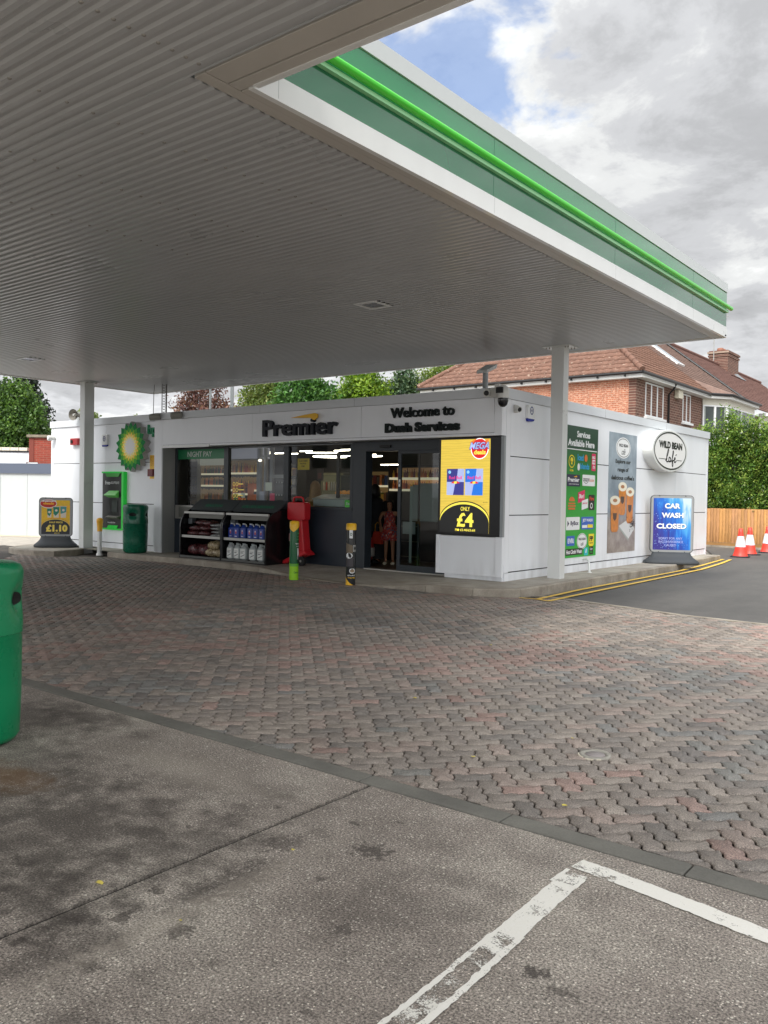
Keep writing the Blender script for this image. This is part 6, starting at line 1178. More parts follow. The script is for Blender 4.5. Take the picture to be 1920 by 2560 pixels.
for k, (x, z, w) in enumerate(((-14.72, .168, .3), (-14.47, .168, .28), (-14.6, .33, .36))): bag('kindling_bag', 'pale net of kindling on the floor of the left cabinet', 'kindling nets on the cabinet floor', x, 12.57, z, w, .34, .2, bm3, 40 + k)
# red wheeled fire point
t = thing('fire_point', 'red moulded wheeled fire extinguisher point with a handled top against the dark stall riser', 'fire point', (-12.38, 12.98, .12)); red = M('fire_red', lin(196, 30, 40), .38, var=.06, vs=5); redd = M('fire_red_dark', lin(110, 16, 24), .4)
pl = FR(12.95)
b = MB(); b.poly(pl, [(-12.62, .20), (-12.10, .34), (-12.16, .40), (-12.24, .44), (-12.32, 1.12), (-12.60, 1.12), (-12.66, .5)], -.16, .06, red); b.poly(pl, [(-12.80, .13), (-12.70, .13), (-12.10, .36), (-12.16, .44), (-12.30, .40), (-12.78, .20)], -.06, .14, red); b.build('body', t, bev=.02)
b = MB(); b.rect(pl, -12.71, -12.21, 1.06, 1.44, -.10, .09, red, .05); b.build('hood', t, bev=.015)
b = MB(); b.tube([(-12.62, 12.94, 1.40), (-12.59, 12.94, 1.53), (-12.54, 12.94, 1.545), (-12.38, 12.94, 1.545), (-12.33, 12.94, 1.53), (-12.29, 12.94, 1.40)], .02, red, 10); b.build('handle', t)
b = MB(); b.lathe([(.085, .30), (.09, .34), (.09, .92), (.07, 1.0), (.03, 1.03)], (-12.48, 12.86, 0), redd, 20); b.rect(FR(12.765), -12.545, -12.43, .62, .78, 0, .003, M('ext_label', lin(170, 120, 120), .5)); b.build('extinguisher', t)
b = MB(); b.tube([(-12.24, 12.80, .21), (-12.24, 12.87, .21)], .10, M('tyre_black', (.01, .01, .01), .7), 22); b.tube([(-12.24, 12.792, .21), (-12.24, 12.80, .21)], .025, st, 12); b.build('wheel', t)
# traffic cones
def cone(label, x, y, rz):
    t = thing('traffic_cone', label, 'traffic cone', (x, y, -.012), rz, 'traffic cones in front of the fence'); og = M('cone_red', lin(236, 66, 52), .45); cw = M('cone_sleeve', lin(226, 226, 236), .3)
    MB().rbox(-.22, .22, -.22, .22, 0, .035, M('cone_base', lin(40, 42, 46), .7), .03).build('base', t, local=True); MB().lathe([(.185, .035), (.16, .10), (.158, .105), (.145, .16), (.058, .64), (.05, .745), (.03, .75)], (0, 0, 0), og, 26).build('cone_body', t, local=True)
    f = lambda z: .145 + (.058 - .145) * (z - .16) / .48; MB().lathe([(f(.27) + .004, .27), (f(.55) + .004, .55)], (0, 0, 0), cw, 26, cap=False).build('reflective_sleeve', t, local=True); return t
c1 = cone('nearest traffic cone, leftmost of the three by the fence', -7.04, 25.9, R(10)); c2 = copy_tree(c1); c2.location = (-7.15, 27.3, -.012); c2.rotation_euler.z = R(40); c2['label'] = 'traffic cone just behind the leftmost one, middle of the three'; c3 = copy_tree(c1); c3.location = (-7.03, 28.9, -.012); c3.rotation_euler.z = R(5); c3['label'] = 'traffic cone standing apart at the right, nearest the fence'
for c in (c1, c2, c3): c.scale = (1.15, 1.15, 1.12)
# ---------------------------------------------------------------- fence and hedge
t = thing('timber_fence', 'new orange brown close board fence under the tall hedge', 'fence', (-9.6, 31.05, 0)); Vv, Ff, Tt = [], [], []; x = -14.0; y_ = lambda x: 31.10 - .19 * (x + 9.6)
while x < 4.5:
    w = random.uniform(.118, .126); y = y_(x); h = 1.36 + random.uniform(-.008, .008); c = np.array(lin(176, 128, 78)) * random.uniform(.72, 1.12); c[2] *= random.uniform(.8, 1.2); k = len(Vv)
    for z in (.16, h):
        for a, d_ in ((0, .0), (w - .004, .018), (w - .004, .03), (0, .02)): Vv.append((x + a, y - .05 + d_, z)); Tt.append(c)
    for q in ((0, 1, 5, 4), (1, 2, 6, 5), (4, 5, 6, 7), (3, 0, 4, 7), (2, 3, 7, 6)): Ff.append([k + i for i in q])
    x += w - .012
fm = wood_fence_mat(); fastmesh('board_panel', Vv, Ff, fm, np.array(Tt), parent=t)
gw2 = M('gravel_board', lin(150, 112, 66), .8, var=.15, vs=3); b = MB(); b.add([(-14, y_(-14) - .04, -.03), (4.5, y_(4.5) - .04, -.03), (4.5, y_(4.5) - .04, .155), (-14, y_(-14) - .04, .155)], [(0, 1, 2, 3)], gw2); b.build('gravel_board', t)
for x in (-11.0, -8.2, -5.4, -2.6): b = MB(); b.box(x, x + .1, y_(x) + .0, y_(x) + .1, 0, 1.42, gw2); b.build('post', t)
b = MB(); b.add([(-10, 31.0, -.02), (6, 28.0, -.02), (6, 28.12, -.02), (-10, 31.12, -.02), (-10, 31.0, .05), (6, 28.0, .05), (6, 28.12, .05), (-10, 31.12, .05)], [(4, 5, 6, 7), (0, 1, 5, 4)], kerbm); structure(b.build('fence_kerb'))
def leaves(centres, spread, n_per, size, cols, norm_up=.3, aspect=.5, jitter=.22, seed=0):
    g_ = np.random.default_rng(seed); c = np.repeat(centres, n_per, 0); N_ = len(c); p = c + g_.normal(0, 1, (N_, 3)) * spread
    d = g_.normal(0, 1, (N_, 3)); d /= np.linalg.norm(d, axis=1)[:, None]; nrm = g_.normal(0, 1, (N_, 3)); nrm[:, 2] += norm_up * 2; nrm -= d * np.sum(nrm * d, 1)[:, None]; nrm /= np.linalg.norm(nrm, axis=1)[:, None] + 1e-9; sd_ = np.cross(d, nrm)
    s = size * g_.uniform(.6, 1.3, N_)[:, None]; V = np.stack([p - d * s, p + sd_ * s * aspect - nrm * s * .12, p + d * s, p - sd_ * s * aspect - nrm * s * .12], 1).reshape(-1, 3)
    F = np.arange(N_ * 4).reshape(-1, 4); cc = cols[g_.integers(0, len(cols), len(centres))] * g_.uniform(1 - jitter, 1 + jitter, (len(centres), 1)); cc = np.repeat(cc, n_per, 0) * g_.uniform(.82, 1.2, (N_, 1)); T_ = np.repeat(cc, 4, 0)
    return V, F, T_
lf = leaf_mat('leaf', .35); lfg = leaf_mat('glossy_leaf', .22)
g_ = np.random.default_rng(5)
hc = []
top = lambda x: 4.75 + .35 * np.sin(x * 1.1 + 1) + .22 * np.sin(x * 2.7) + .12 * np.sin(x * 6.1) - .55 * np.clip((-8.9 - x) / 1.2, 0, 1)
while len(hc) < 9500:
    x = g_.uniform(-10.3, 0.5); y = y_(x) + .15 + abs(g_.normal(0, .38)); z = g_.uniform(1.25, 5.6)
    if z > top(x) - .25 * (y - y_(x)) + g_.normal(0, .10): continue
    bulge = .16 * math.sin(x * 2.3 + z * 1.7) + .12 * math.sin(x * 4.1 - z * 3.3); y -= bulge * .8; y = max(y, y_(x) - .30)
    if z < 1.55 and y < y_(x) + .1: y = y_(x) + .15
    hc.append((x, y, z))
cols = np.array([lin(84, 116, 50), lin(100, 134, 56), lin(66, 98, 44), lin(118, 146, 66), lin(144, 164, 78)])
V, F, T_ = leaves(np.array(hc), .065, 12, .052, cols, .45, .42, seed=8)
t = thing('laurel_hedge', 'tall glossy green laurel hedge rising behind the timber fence', 'hedge', (-7, 31.6, 0)); fastmesh('foliage', V, F, lfg, T_, parent=t)
nc = []
for i in range(260):
    x = g_.uniform(-9.8, .4); nc.append((x, y_(x) + g_.uniform(-.05, .6), top(x) + g_.uniform(-.15, .22)))
V, F, T_ = leaves(np.array(nc), .09, 9, .06, np.array([lin(120, 150, 60), lin(104, 136, 58)]), .2, .35, seed=9); fastmesh('new_growth', V, F, lfg, T_, parent=t)
b = MB(); hk = M('hedge_inner', lin(30, 32, 20), .9); V = []  # solid dark core paints in the shade inside the foliage
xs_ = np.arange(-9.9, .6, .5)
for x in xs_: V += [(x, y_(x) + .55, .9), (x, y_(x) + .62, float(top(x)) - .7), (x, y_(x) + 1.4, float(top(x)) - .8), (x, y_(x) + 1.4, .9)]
b.add(V, [(4 * i + k, 4 * i + 4 + k, 4 * i + 4 + (k + 1) % 4, 4 * i + (k + 1) % 4) for i in range(len(xs_) - 1) for k in range(4)] + [(0, 1, 2, 3)], hk); b.build('dark_core', t)
for x in (-8.6, -6.2, -3.9): b = MB(); b.tube([(x, y_(x) + .8, 0), (x + .1, y_(x) + .85, 1.3), (x - .1, y_(x) + .8, 3.4)], [.09, .07, .03], M('bark', lin(84, 72, 58), .9, var=.2, vs=8), 8); b.build('stem', t)

# ---------------------------------------------------------------- brick houses
bk_o = brick_mat('orange_brick', lin(176, 110, 82), lin(158, 94, 70), lin(184, 156, 134), 0, 1., .4, .8); bk_d = brick_mat('brown_brick', lin(112, 74, 62), lin(88, 58, 50), lin(156, 136, 120), 1, 1.3, .35)
ti_o = tile_mat('orange_roof_tile', lin(106, 76, 62), lin(134, 98, 80)); ti_l = tile_mat('lichened_roof_tile', lin(98, 70, 58), lin(124, 90, 74), .6); ti_g = tile_mat('grey_brown_roof_tile', lin(104, 84, 76), lin(132, 106, 94)); ti_b = tile_mat('brown_roof_tile', lin(96, 66, 58), lin(122, 88, 78))
upvc = M('window_white', lin(228, 230, 230), .35); pane = M('window_dark_pane', lin(60, 68, 66), .08, spec=.8, var=.35, vs=2.2); gut = M('gutter_black', (.012, .012, .013), .4); soffw = M('eaves_white', lin(226, 226, 222), .5)
def roof_plane(name, par, o, s, up, L, s0, s1, mat, gauge=.30, tw=.30, amp=.028, K=6):
    # courses of rolled tiles: o eaves origin, s along the eaves, up the slope; s0/s1 give the ends at height t
    o, s, up = Vector(o), Vector(s).normalized(), Vector(up).normalized(); n = s.cross(up).normalized(); n = n if n.z > 0 else -n; V, F = [], []; t = 0.
    while t < L - .02:
        t1 = min(L, t + gauge + .03); a0, a1 = s0(t), s1(t); c0, c1 = s0(min(L, t + gauge)), s1(min(L, t + gauge)); lo, hi = min(a0, c0), max(a1, c1); m = max(2, int((hi - lo) / tw * K)); base = len(V)
        for i in range(m + 1):
            q = lo + (hi - lo) * i / m; ph = (q / tw) % 1; w = amp * (math.cos(2 * PI * ph) * .5 + .5) ** .7; wob = .004 * math.sin(q * 3.1 + t * 7)
            ql = min(max(q, a0), a1); qh = min(max(q, c0), c1)
            V += [o + s * ql + up * t + n * (.0 + w * .3), o + s * ql + up * t + n * (.040 + w + wob), o + s * qh + up * t1 + n * (.008 + w)]
        for i in range(m):
            k = base + 3 * i; F += [(k, k + 3, k + 4, k + 1), (k + 1, k + 4, k + 5, k + 2)]
        t += gauge
    return fastmesh(name, [tuple(v) for v in V], F, mat, parent=par, smooth=False)
def win(par, pl, u0, u1, v0, v1, bars, name='window', sill=True):
    b = MB(); f = .06; b.rect(pl, u0, u0 + f, v0, v1, -.06, .02, upvc); b.rect(pl, u1 - f, u1, v0, v1, -.06, .02, upvc); b.rect(pl, u0 + f, u1 - f, v0, v0 + f, -.06, .018, upvc); b.rect(pl, u0 + f, u1 - f, v1 - f, v1, -.06, .018, upvc)
    for q in bars: b.rect(pl, u0 + (u1 - u0) * q - .045, u0 + (u1 - u0) * q + .045, v0 + f, v1 - f, -.06, .016, upvc)
    w = b.build(name, par); b = MB(); b.rect(pl, u0 + f, u1 - f, v0 + f, v1 - f, -.05, -.03, pane); b.build('pane', w)
    cu_ = M('net_curtain', lin(150, 156, 150), .8)
    for q0, q1 in ((0.03, .13), (.87, .97)): b = MB(); b.rect(pl, u0 + (u1 - u0) * q0 + .03, u0 + (u1 - u0) * q1, v0 + f, v1 - f, -.029, -.026, cu_); b.build('curtain', w)
    if sill: b = MB(); b.rect(pl, u0 - .08, u1 + .1, v0 - .09, v0 - .002, -.02, .12, upvc); b.build('sill', w)
    return w
XE, XW, ZE, XR_, ZR = -11.43, -11.78, 6.2, -16.34, 10.05
sl_ = math.hypot(XE - XR_, ZR - ZE); up_x = (XR_ - XE, 0, ZR - ZE); kx_ = (XE - XR_) / sl_
t = thing('brick_house', 'orange brick house with hipped red tile roof directly behind the shop', 'house', (-16.3, 33, 0))
gbox('side_wall', t, [(-20.9, XW - .01, 29.62, 29.9, -.05, 6.02)], bk_o); gbox('front_wall', t, [(-12.05, XW, 29.612, 36.95, -.05, 6.02)], bk_d)
roof_plane('side_roof', t, (-21.25, 29.27, ZE), (1, 0, 0), (0, XE - XR_, ZR - ZE), sl_, lambda q: q * kx_, lambda q: (21.25 - 11.43) - q * kx_, ti_l)
roof_plane('front_roof', t, (XE, 29.27, ZE), (0, 1, 0), up_x, sl_, lambda q: q * kx_, lambda q: 7.75, ti_o)
b = MB(); hp0, hp1 = Vector((XE, 29.27, ZE + .06)), Vector((XR_, 29.27 + XE - XR_, ZR + .08))
for k in range(20): b.tube([hp0.lerp(hp1, k / 20), hp0.lerp(hp1, (k + 1.12) / 20)], [.115, .10], ti_l, 10)
hq0 = Vector((-21.25, 29.27, ZE + .06))
for k in range(20): b.tube([hq0.lerp(hp1, k / 20), hq0.lerp(hp1, (k + 1.12) / 20)], [.115, .10], ti_l, 10)
b.build('hip_tiles', t)
b = MB(); b.box(-21.2, XE - .02, 29.36, 29.62, 6.0, 6.12, soffw); b.box(XW, XE - .03, 29.61, 37.0, 6.02, 6.12, soffw); b.build('eaves', t)
b = MB(); b.tube([(-21.3, 29.28, 6.17), (XE + .02, 29.28, 6.17)], .06, gut, 10); b.tube([(XE + .02, 29.28, 6.17), (XE + .02, 37.0, 6.17)], .06, gut, 10)
for k in range(9): b.box(-20.5 + 1.05 * k, -20.46 + 1.05 * k, 29.24, 29.36, 6.05, 6.16, gut)
b.tube([(XE, 32.75, 6.12), (XE - .1, 32.8, 5.95), (XW + .06, 32.82, 5.75), (XW + .06, 32.82, .1)], .04, gut, 8); b.build('gutter', t)
sw = SI(XW)
win(t, sw, 30.50, 32.35, 4.72, 5.98, (.33, .66)); win(t, sw, 34.55, 35.5, 4.82, 5.98, (.5,))
b = MB(); b.rect(sw, 33.55, 34.05, 5.68, 6.0, .02, .2, M('box_cream', lin(216, 210, 190), .5), .01); b.build('meter_box', t, bev=.01)
b = MB()
for x in (-16.15, -14.9):
    o_ = Vector((x, 29.27 + 1.9, ZE + 1.9 * (ZR - ZE) / (XE - XR_))); b.box(x - .2, x + .2, o_.y - .2, o_.y + .25, o_.z + .02, o_.z + .22, fw)
b.build('roof_vent', t, bev=.02)
t = thing('brick_house', 'adjoining house with grey brown tiles, skylight and white bay window', 'house', (-14, 40, 0))
gbox('front_wall', t, [(-12.05, XW - .02, 36.96, 43.9, -.05, 6.02)], bk_d)
roof_plane('front_roof', t, (XE, 37.03, ZE), (0, 1, 0), up_x, sl_, lambda q: 0, lambda q: 6.95, ti_g)
b = MB(); V = [(-10.75, 37.9, 6.22), (-10.75, 42.3, 6.22), (XE - .9, 43.2, 6.95), (XE - .9, 37.05, 6.95), (XE, 37.05, 6.22), (XE, 43.2, 6.22)]; b.add(V, [(0, 1, 2, 3), (0, 3, 4), (1, 5, 2)], ti_g); b.build('bay_roof', t)
b = MB(); b.poly(P((0, 0, 0), (1, 0, 0), (0, 1, 0), (0, 0, 1)), [(XE + .03, 37.02), (-10.8, 37.9), (-10.8, 42.3), (XE + .03, 43.2), (XW, 43.3), (XW, 37.0)], 6.02, 6.15, soffw); b.build('eaves', t)
b = MB(); b.tube([(XE + .05, 37.0, 6.18), (-10.74, 37.85, 6.18), (-10.74, 42.35, 6.18), (XE + .05, 43.25, 6.18), (XE + .05, 43.9, 6.18)], .06, gut, 8); b.build('gutter', t)
def bay(pts, nm='bay_window', z0=4.2, z1=5.75):
    bw_ = None
    for (ax, ay), (cx_, cy_) in zip(pts, pts[1:]):
        L_ = math.hypot(cx_ - ax, cy_ - ay); u = Vector((cx_ - ax, cy_ - ay, 0)) / L_; pl = P((ax, ay, 0), u, (0, 0, 1), (u.y, -u.x, 0)); win(t, pl, .02, L_ - .02, z0, z1, (.5,) if L_ > 1 else (), nm, False)
        b = MB(); b.rect(pl, 0, L_, z1, 6.02, -.12, .015, M('bay_render', lin(206, 202, 188), .6)); b.rect(pl, 0, L_, 3.3, z0, -.1, .01, upvc); b.build('bay_panel', t)
bay([(XW + .03, 36.98), (-11.0, 38.0), (-11.0, 42.2), (XW + .03, 43.2)])
sky_up = Vector(up_x).normalized(); o_ = Vector((XE, 38.6, ZE)) + sky_up * 2.6; nn = Vector((sky_up.z, 0, -sky_up.x)); b = MB(); pl = P(o_, (0, 1, 0), sky_up, nn); b.rect(pl, 0, .95, 0, 2.5, .04, .12, upvc); b.rect(pl, .09, .86, .1, 2.4, .121, .126, M('skylight_glass', lin(150, 160, 168), .1)); b.build('skylight', t)
t = thing('brick_house', 'far terraced house with brown roof and a tall brick chimney', 'house', (-14, 52, 0)); gbox('front_wall', t, [(-12.05, XW - .03, 44.0, 64, -.05, 6.02)], bk_d); roof_plane('front_roof', t, (XE, 44.0, ZE), (0, 1, 0), up_x, sl_, lambda q: 0, lambda q: 20, ti_b, K=4)
b = MB(); b.tube([(XE, 44.0, ZE + .1), (XR_, 44.0, ZR + .12)], .07, gut, 8); b.build('verge', t)
b = MB(); b.box(-16.9, -15.75, 54.2, 56.5, 9.2, 11.0, bk_d)
for z_, e in ((10.62, .05), (10.82, .08)): b.box(-16.9 - e, -15.75 + e, 54.2 - e, 56.5 + e, z_, z_ + .12, bk_d)
for k in range(5): b.lathe([(.19, 0), (.21, .10), (.17, .18)], (-16.3, 54.5 + .44 * k, 11.0), M('chimney_pot', lin(150, 104, 86), .8), 14)
b.build('chimney', t); b = MB(); V = [(-15.74, 53.0, 9.3), (-15.2, 53.2, 9.28), (-15.2, 56.4, 9.28), (-15.74, 56.3, 9.75)]; b.add(V, [(0, 1, 2, 3)], M('flashing', lin(150, 156, 160), .4, metal=.5)); b.build('flashing', t)
b = MB(); b.tube([(-16.3, 53.2, 9.6), (-16.3, 53.2, 13.4)], .03, st, 6); b.tube([(-16.3, 52.2, 13.3), (-16.3, 55.6, 13.2)], .02, st, 6)
for k in range(8): b.tube([(-16.55, 53.4 + .28 * k, 13.27), (-16.05, 53.4 + .28 * k, 13.27)], .012, st, 5)
b.build('aerial', t)
b = MB(); b.poly(P((0, 0, 0), (1, 0, 0), (0, 1, 0), (0, 0, 1)), [(XE + .03, 46.0), (-10.8, 46.8), (-10.8, 50), (XE, 51), (XW, 51), (XW, 46)], 6.02, 6.15, soffw); b.build('eaves', t)
bay([(XW + .03, 46.0), (-11.0, 47.0), (-11.0, 50.2), (XW + .03, 51.2)])
b = MB()
for h_ in range(1): b.tube([(XR_, 34.2, ZR + .08), (XR_, 64, ZR + .08)], .11, ti_b, 10)
b.build('ridge_tiles', t)

# ---------------------------------------------------------------- left background
d27 = math.atan2(.456, .89)
t = thing('garage_building', 'low white panelled outbuilding with slate blue fascia beyond the left kerb', 'building', (-27.8, 15.5, -.03), d27); gp2 = M('panel_bluewhite', lin(188, 192, 192), .4, var=.02)
gbx = lambda nm, bx, mt, bev=0: (lambda b: ([b.box(*q, mt) for q in bx], b.build(nm, t, local=True, bev=bev))[1])(MB())
gbx('wall', [(-3.5, -1.17, 0, 3, 0, 2.2)] + [(-1.16 + 1.05 * k, -.12 + 1.05 * k, 0, 3, 0, 2.2) for k in range(5)], gp2); gbx('core', [(-3.4, 4.0, .03, 2.9, 0, 2.2)], joint); gbx('fascia', [(-3.6, 4.2, -.06, 3.1, 2.2, 2.55)], M('slate_blue', lin(84, 92, 108), .5)); gbx('base_course', [(-3.5, 4.1, -.03, .0, 0, .05)], M('cream_base', lin(200, 190, 170), .7))
gbx('door', [(-1.9, -1.18, -.03, -.003, .02, 2.08)], M('door_white', lin(214, 222, 226), .35), .01)
# things behind it, at their own distance
def rot_thing(name, label, cat, p, rz): return thing(name, label, cat, p, rz)
rzv = R(38)
t = rot_thing('brick_outbuilding', 'small red brick flat topped outbuilding behind the white building', 'building', (-31.9, 18.4, 0), rzv)
gbx('wall', [(-.62, 2.2, 0, 2.5, 0, 3.72)], brick_mat('red_brick', lin(150, 60, 44), lin(128, 50, 38), lin(140, 96, 80), 0, 1, .3)); gbx('coping', [(-.72, 2.3, -.1, 2.6, 3.72, 3.83)], M('coping_stone', lin(130, 120, 104), .9, var=.3, vs=6), .02); gbx('quoin', [(-.64, -.45, -.02, 0, 0, 3.7)], M('quoin_brick', lin(120, 56, 44), .8))
gbx('junction_box', [(.32, .52, -.10, -.001, 2.72 + .1, 3.04)], M('box_cream', None), .01)
b = MB(); b.tube([(.42, -.04, 2.8), (.46, -.06, 2.62), (.60, -.06, 2.58), (.68, -.05, 2.76)], .012, gw, 6); b.build('cable', t, local=True)
b = MB(); b.tube([(.66, -.02, 2.86), (.70, -.18, 2.86)], [.09, .12], M('box_cream', None), 14); b.build('floodlight', t, local=True)
gbx('chimney_stack', [(.38, .78, .8, 1.3, 3.8, 4.12)], M('stack_brick', lin(150, 118, 92), .9, var=.2, vs=9))
t = rot_thing('rendered_shed', 'white rendered lean-to with a tiled coping left of the brick outbuilding', 'building', (-33.4, 17.9, 0), rzv); gbx('wall', [(-3.0, .72, 0, .4, 0, 3.2)], M('render_white', lin(220, 224, 230), .7, var=.04)); gbx('coping', [(-3.0 + .36 * k, -2.66 + .36 * k, -.08, .5, 3.2 + .018 * k * 0, 3.33) for k in range(10)], M('coping_cream', lin(214, 206, 190), .8, var=.1), .01); gbx('gutter', [(-3.0, .74, -.04, -.001, 3.14, 3.19)], gut)
b = MB(); pl = P((0, 0, 0), (1, 0, 0), (0, 0, 1), (0, -1, 0)); b.rect(pl, -.30, .16, -.32, .18, 0, .03, M('notice_frame', lin(96, 72, 66), .6)); b.rect(pl, -.25, .16, -.30, .15, .031, .034, gw); b.text(pl, 'SITE', -.12, .06, .02, .06, .035, .038, M('faint_ink', lin(190, 160, 150), .6)); b.text(pl, 'PARKING', -.16, .10, -.06, -.02, .035, .038, M('faint_ink', None)); o = b.build('notice_sign', None, local=True); o.location = (-32.05, 18.02, 2.55); o.rotation_euler = (0, 0, rzv); tag(o, 'small white framed notice against the red brick outbuilding', 'sign')
t = rot_thing('far_house', 'far house with only its brown tiled hip roof showing at the left edge', 'house', (-45.4, 23.2, 0), rzv); gbx('wall', [(-8, 1.2, 0, 6, 0, 3.5)], bk_d)
b = MB(); b.add([(-8.2, -.3, 3.4), (1.5, -.3, 3.4), (-.4, 2.2, 4.95), (-8.2, 2.2, 4.95), (1.5, 6.3, 3.4)], [(0, 1, 2, 3), (1, 4, 2)], ti_g); o = b.build('roof', t, local=True); b = MB(); 
for k in range(7): b.tube([(-8.2, -.3 + .36 * k, 3.42 + .223 * k), (1.5 - .27 * k, -.3 + .36 * k, 3.42 + .223 * k)], .022, ti_b, 5)
b.build('tile_course', t, local=True)
# ---------------------------------------------------------------- trees
def tree(name, label, base, blobs, cols, size, n_cl, n_per, trunk=.25, seed=0, spread=.18, kind='tree', group='trees behind the shop', up=.35, mat=None, shell=.55):
    g_ = np.random.default_rng(seed); t = thing(name, label, 'tree', base); base = Vector(base); cs = []; tot = sum(b_[3] * b_[4] * b_[5] for b_ in blobs)
    for (x, y, z, rx, ry, rz_) in blobs:
        k = max(8, int(n_cl * rx * ry * rz_ / tot)); d = g_.normal(0, 1, (k, 3)); d /= np.linalg.norm(d, axis=1)[:, None]; r = g_.uniform(shell, 1.03, (k, 1)) ** .8 * (1 + .10 * np.sin(d[:, :1] * 7 + seed) + .10 * np.sin(d[:, 2:] * 6 + seed * 2)); cs.append(np.array([[x, y, z]]) + d * r * np.array([[rx, ry, rz_]]))
    V, F, T_ = leaves(np.concatenate(cs), spread, n_per, size, cols, up, .5, seed=seed + 50); fastmesh('crown', V, F, mat or lf, T_, parent=t)
    b = MB(); bk_ = M('bark', None); top = Vector((blobs[0][0], blobs[0][1], blobs[0][2])); b.tube([base, base.lerp(top, .35) + Vector((.1, 0, 0)), base.lerp(top, .7), top], [trunk, trunk * .8, trunk * .55, trunk * .2], bk_, 9); b.build('trunk', t)
    b = MB()
    for (x, y, z, rx, ry, rz_) in blobs[:7]:
        s_ = base.lerp(top, .55); e = Vector((x, y, z)); b.tube([s_, s_.lerp(e, .5) + Vector((0, 0, .2)), e], [trunk * .4, trunk * .25, trunk * .08], bk_, 6)
    b.build('limb', t)
    return t
dk_ = 1.7 * np.array([lin(48, 72, 32), lin(62, 88, 38), lin(38, 58, 28), lin(80, 104, 48)]); rt = Vector((.786, .618, 0)); fw_ = Vector((-.617, .787, 0))
def B(c, lst, dep=.8):                                   # crown lobes given as (right, up, back, radius) about a centre
    c = Vector(c); return [(*(c + rt * a + Vector((0, 0, u)) + fw_ * k), r, r * dep, r * v) for a, u, k, r, v in lst]
tree('broadleaf_tree', 'large dark green broadleaf tree at the far left', (-40.6, 21.5, 0), B((-40.6, 21.5, 4.9), [(0, 0, 0, 1.8, .9), (-1.9, .2, .5, 1.5, .9), (1.2, -.4, -.3, 1.0, .9), (.1, 1.1, .2, 1.25, .8), (-1.4, 1.2, .4, 1.0, .8), (-3.3, .4, 0, 1.5, 1), (.9, .6, 0, .9, .8), (1.5, -.9, -.2, .8, .8), (-.6, -.9, -.8, 1.4, .8), (.5, -1.3, -.5, 1.0, .8)]), dk_, .085, 2900, 14, .35, 1, .16)
cn_ = []
for k in range(44):
    z = 4.4 + 5.2 * k / 44; L_ = 2.9 * (1 - k / 50) * (.75 + .35 * ((k * 37) % 10) / 10); a = k * 2.4; cn_.append((-52.6 + L_ * .5 * math.cos(a) * .786, 29.0 + L_ * .5 * math.cos(a) * .618 + .4 * math.sin(a), z, L_ * .55, L_ * .45, .16))
tree('conifer_tree', 'dark conifer with layered branches behind the large broadleaf tree', (-52.6, 29.0, 0), cn_, np.array([lin(36, 46, 38), lin(44, 56, 44), lin(30, 38, 32)]), .13, 1500, 9, .3, 3, .14, shell=.2)
tree('ash_tree', 'small light green feathery tree behind the left column', (-35.9, 22.8, 0), B((-35.9, 22.8, 4.6), [(0, 0, 0, .75, .8), (-.55, -.15, 0, .5, .7), (.6, -.1, 0, .5, .7), (.05, .65, 0, .42, .9), (.3, .35, 0, .35, .8)]), np.array([lin(104, 120, 60), lin(88, 108, 54), lin(128, 140, 78)]), .085, 380, 9, .1, 4, .12, shell=.3)
tree('copper_tree', 'copper leaved tree behind the two roof sign posts', (-25.4, 21.0, 0), B((-25.4, 21.0, 4.9), [(0, 0, 0, .95, .8), (-.7, -.2, 0, .6, .8), (.75, -.1, 0, .6, .8), (-.3, .7, 0, .62, .9), (.35, .85, 0, .6, .9), (-.05, 1.25, 0, .5, .8), (1.2, -.35, 0, .35, .7)]), np.array([lin(98, 68, 64), lin(116, 84, 78), lin(84, 60, 58), lin(142, 110, 98)]), .07, 520, 8, .1, 5, .12, shell=.25)
tree('young_tree', 'small pale sapling top left of the copper leaved tree', (-27.6, 19.6, 0), B((-27.6, 19.6, 4.25), [(0, 0, 0, .32, .7), (.2, -.1, 0, .25, .7)]), np.array([lin(120, 130, 84), lin(136, 148, 96)]), .06, 70, 8, .05, 6, .09, shell=.2)
tree('birch_tree', 'light olive green tree right of the copper leaved tree', (-32.6, 31.8, 0), B((-32.6, 31.8, 6.3), [(0, 0, 0, 1.5, 1.1), (-1.2, -.5, 0, 1.0, 1), (1.3, -.3, 0, 1.1, 1), (0, 1.4, 0, 1.2, 1), (-.8, .8, 0, 1.0, .9), (1.8, .8, 0, 1.0, 1), (2.5, 0, 0, 1, 1)]), np.array([lin(116, 130, 66), lin(98, 116, 56), lin(134, 144, 82), lin(84, 104, 52)]), .085, 1900, 11, .15, 7, .16, shell=.35)
tree('oak_tree', 'rich green leafy tree rising behind the middle of the shop roof', (-26.4, 27.7, 0), B((-26.4, 27.7, 5.35), [(0, 0, 0, 1.3, 1.1), (-.8, -.4, 0, .9, 1), (1.0, -.3, 0, .9, 1), (0, 1.0, 0, .95, .9), (-.7, .7, 0, .7, .9), (.8, .7, 0, .7, .9)]), np.array([lin(66, 104, 48), lin(80, 124, 58), lin(50, 84, 42), lin(104, 144, 78)]), .095, 1200, 14, .2, 8, .14)
tree('hedge_tree', 'bright yellow green tree right of the rich green one', (-25.7, 30.8, 0), B((-25.7, 30.8, 5.75), [(0, 0, 0, 1.4, 1.2), (-.9, -.3, 0, .9, 1), (1.1, -.4, 0, 1.0, 1), (0.1, 1.2, 0, .9, .9), (.7, .6, 0, .7, .9)]), np.array([lin(116, 146, 44), lin(96, 128, 40), lin(140, 164, 60), lin(78, 108, 38)]), .09, 1300, 13, .2, 9, .15)
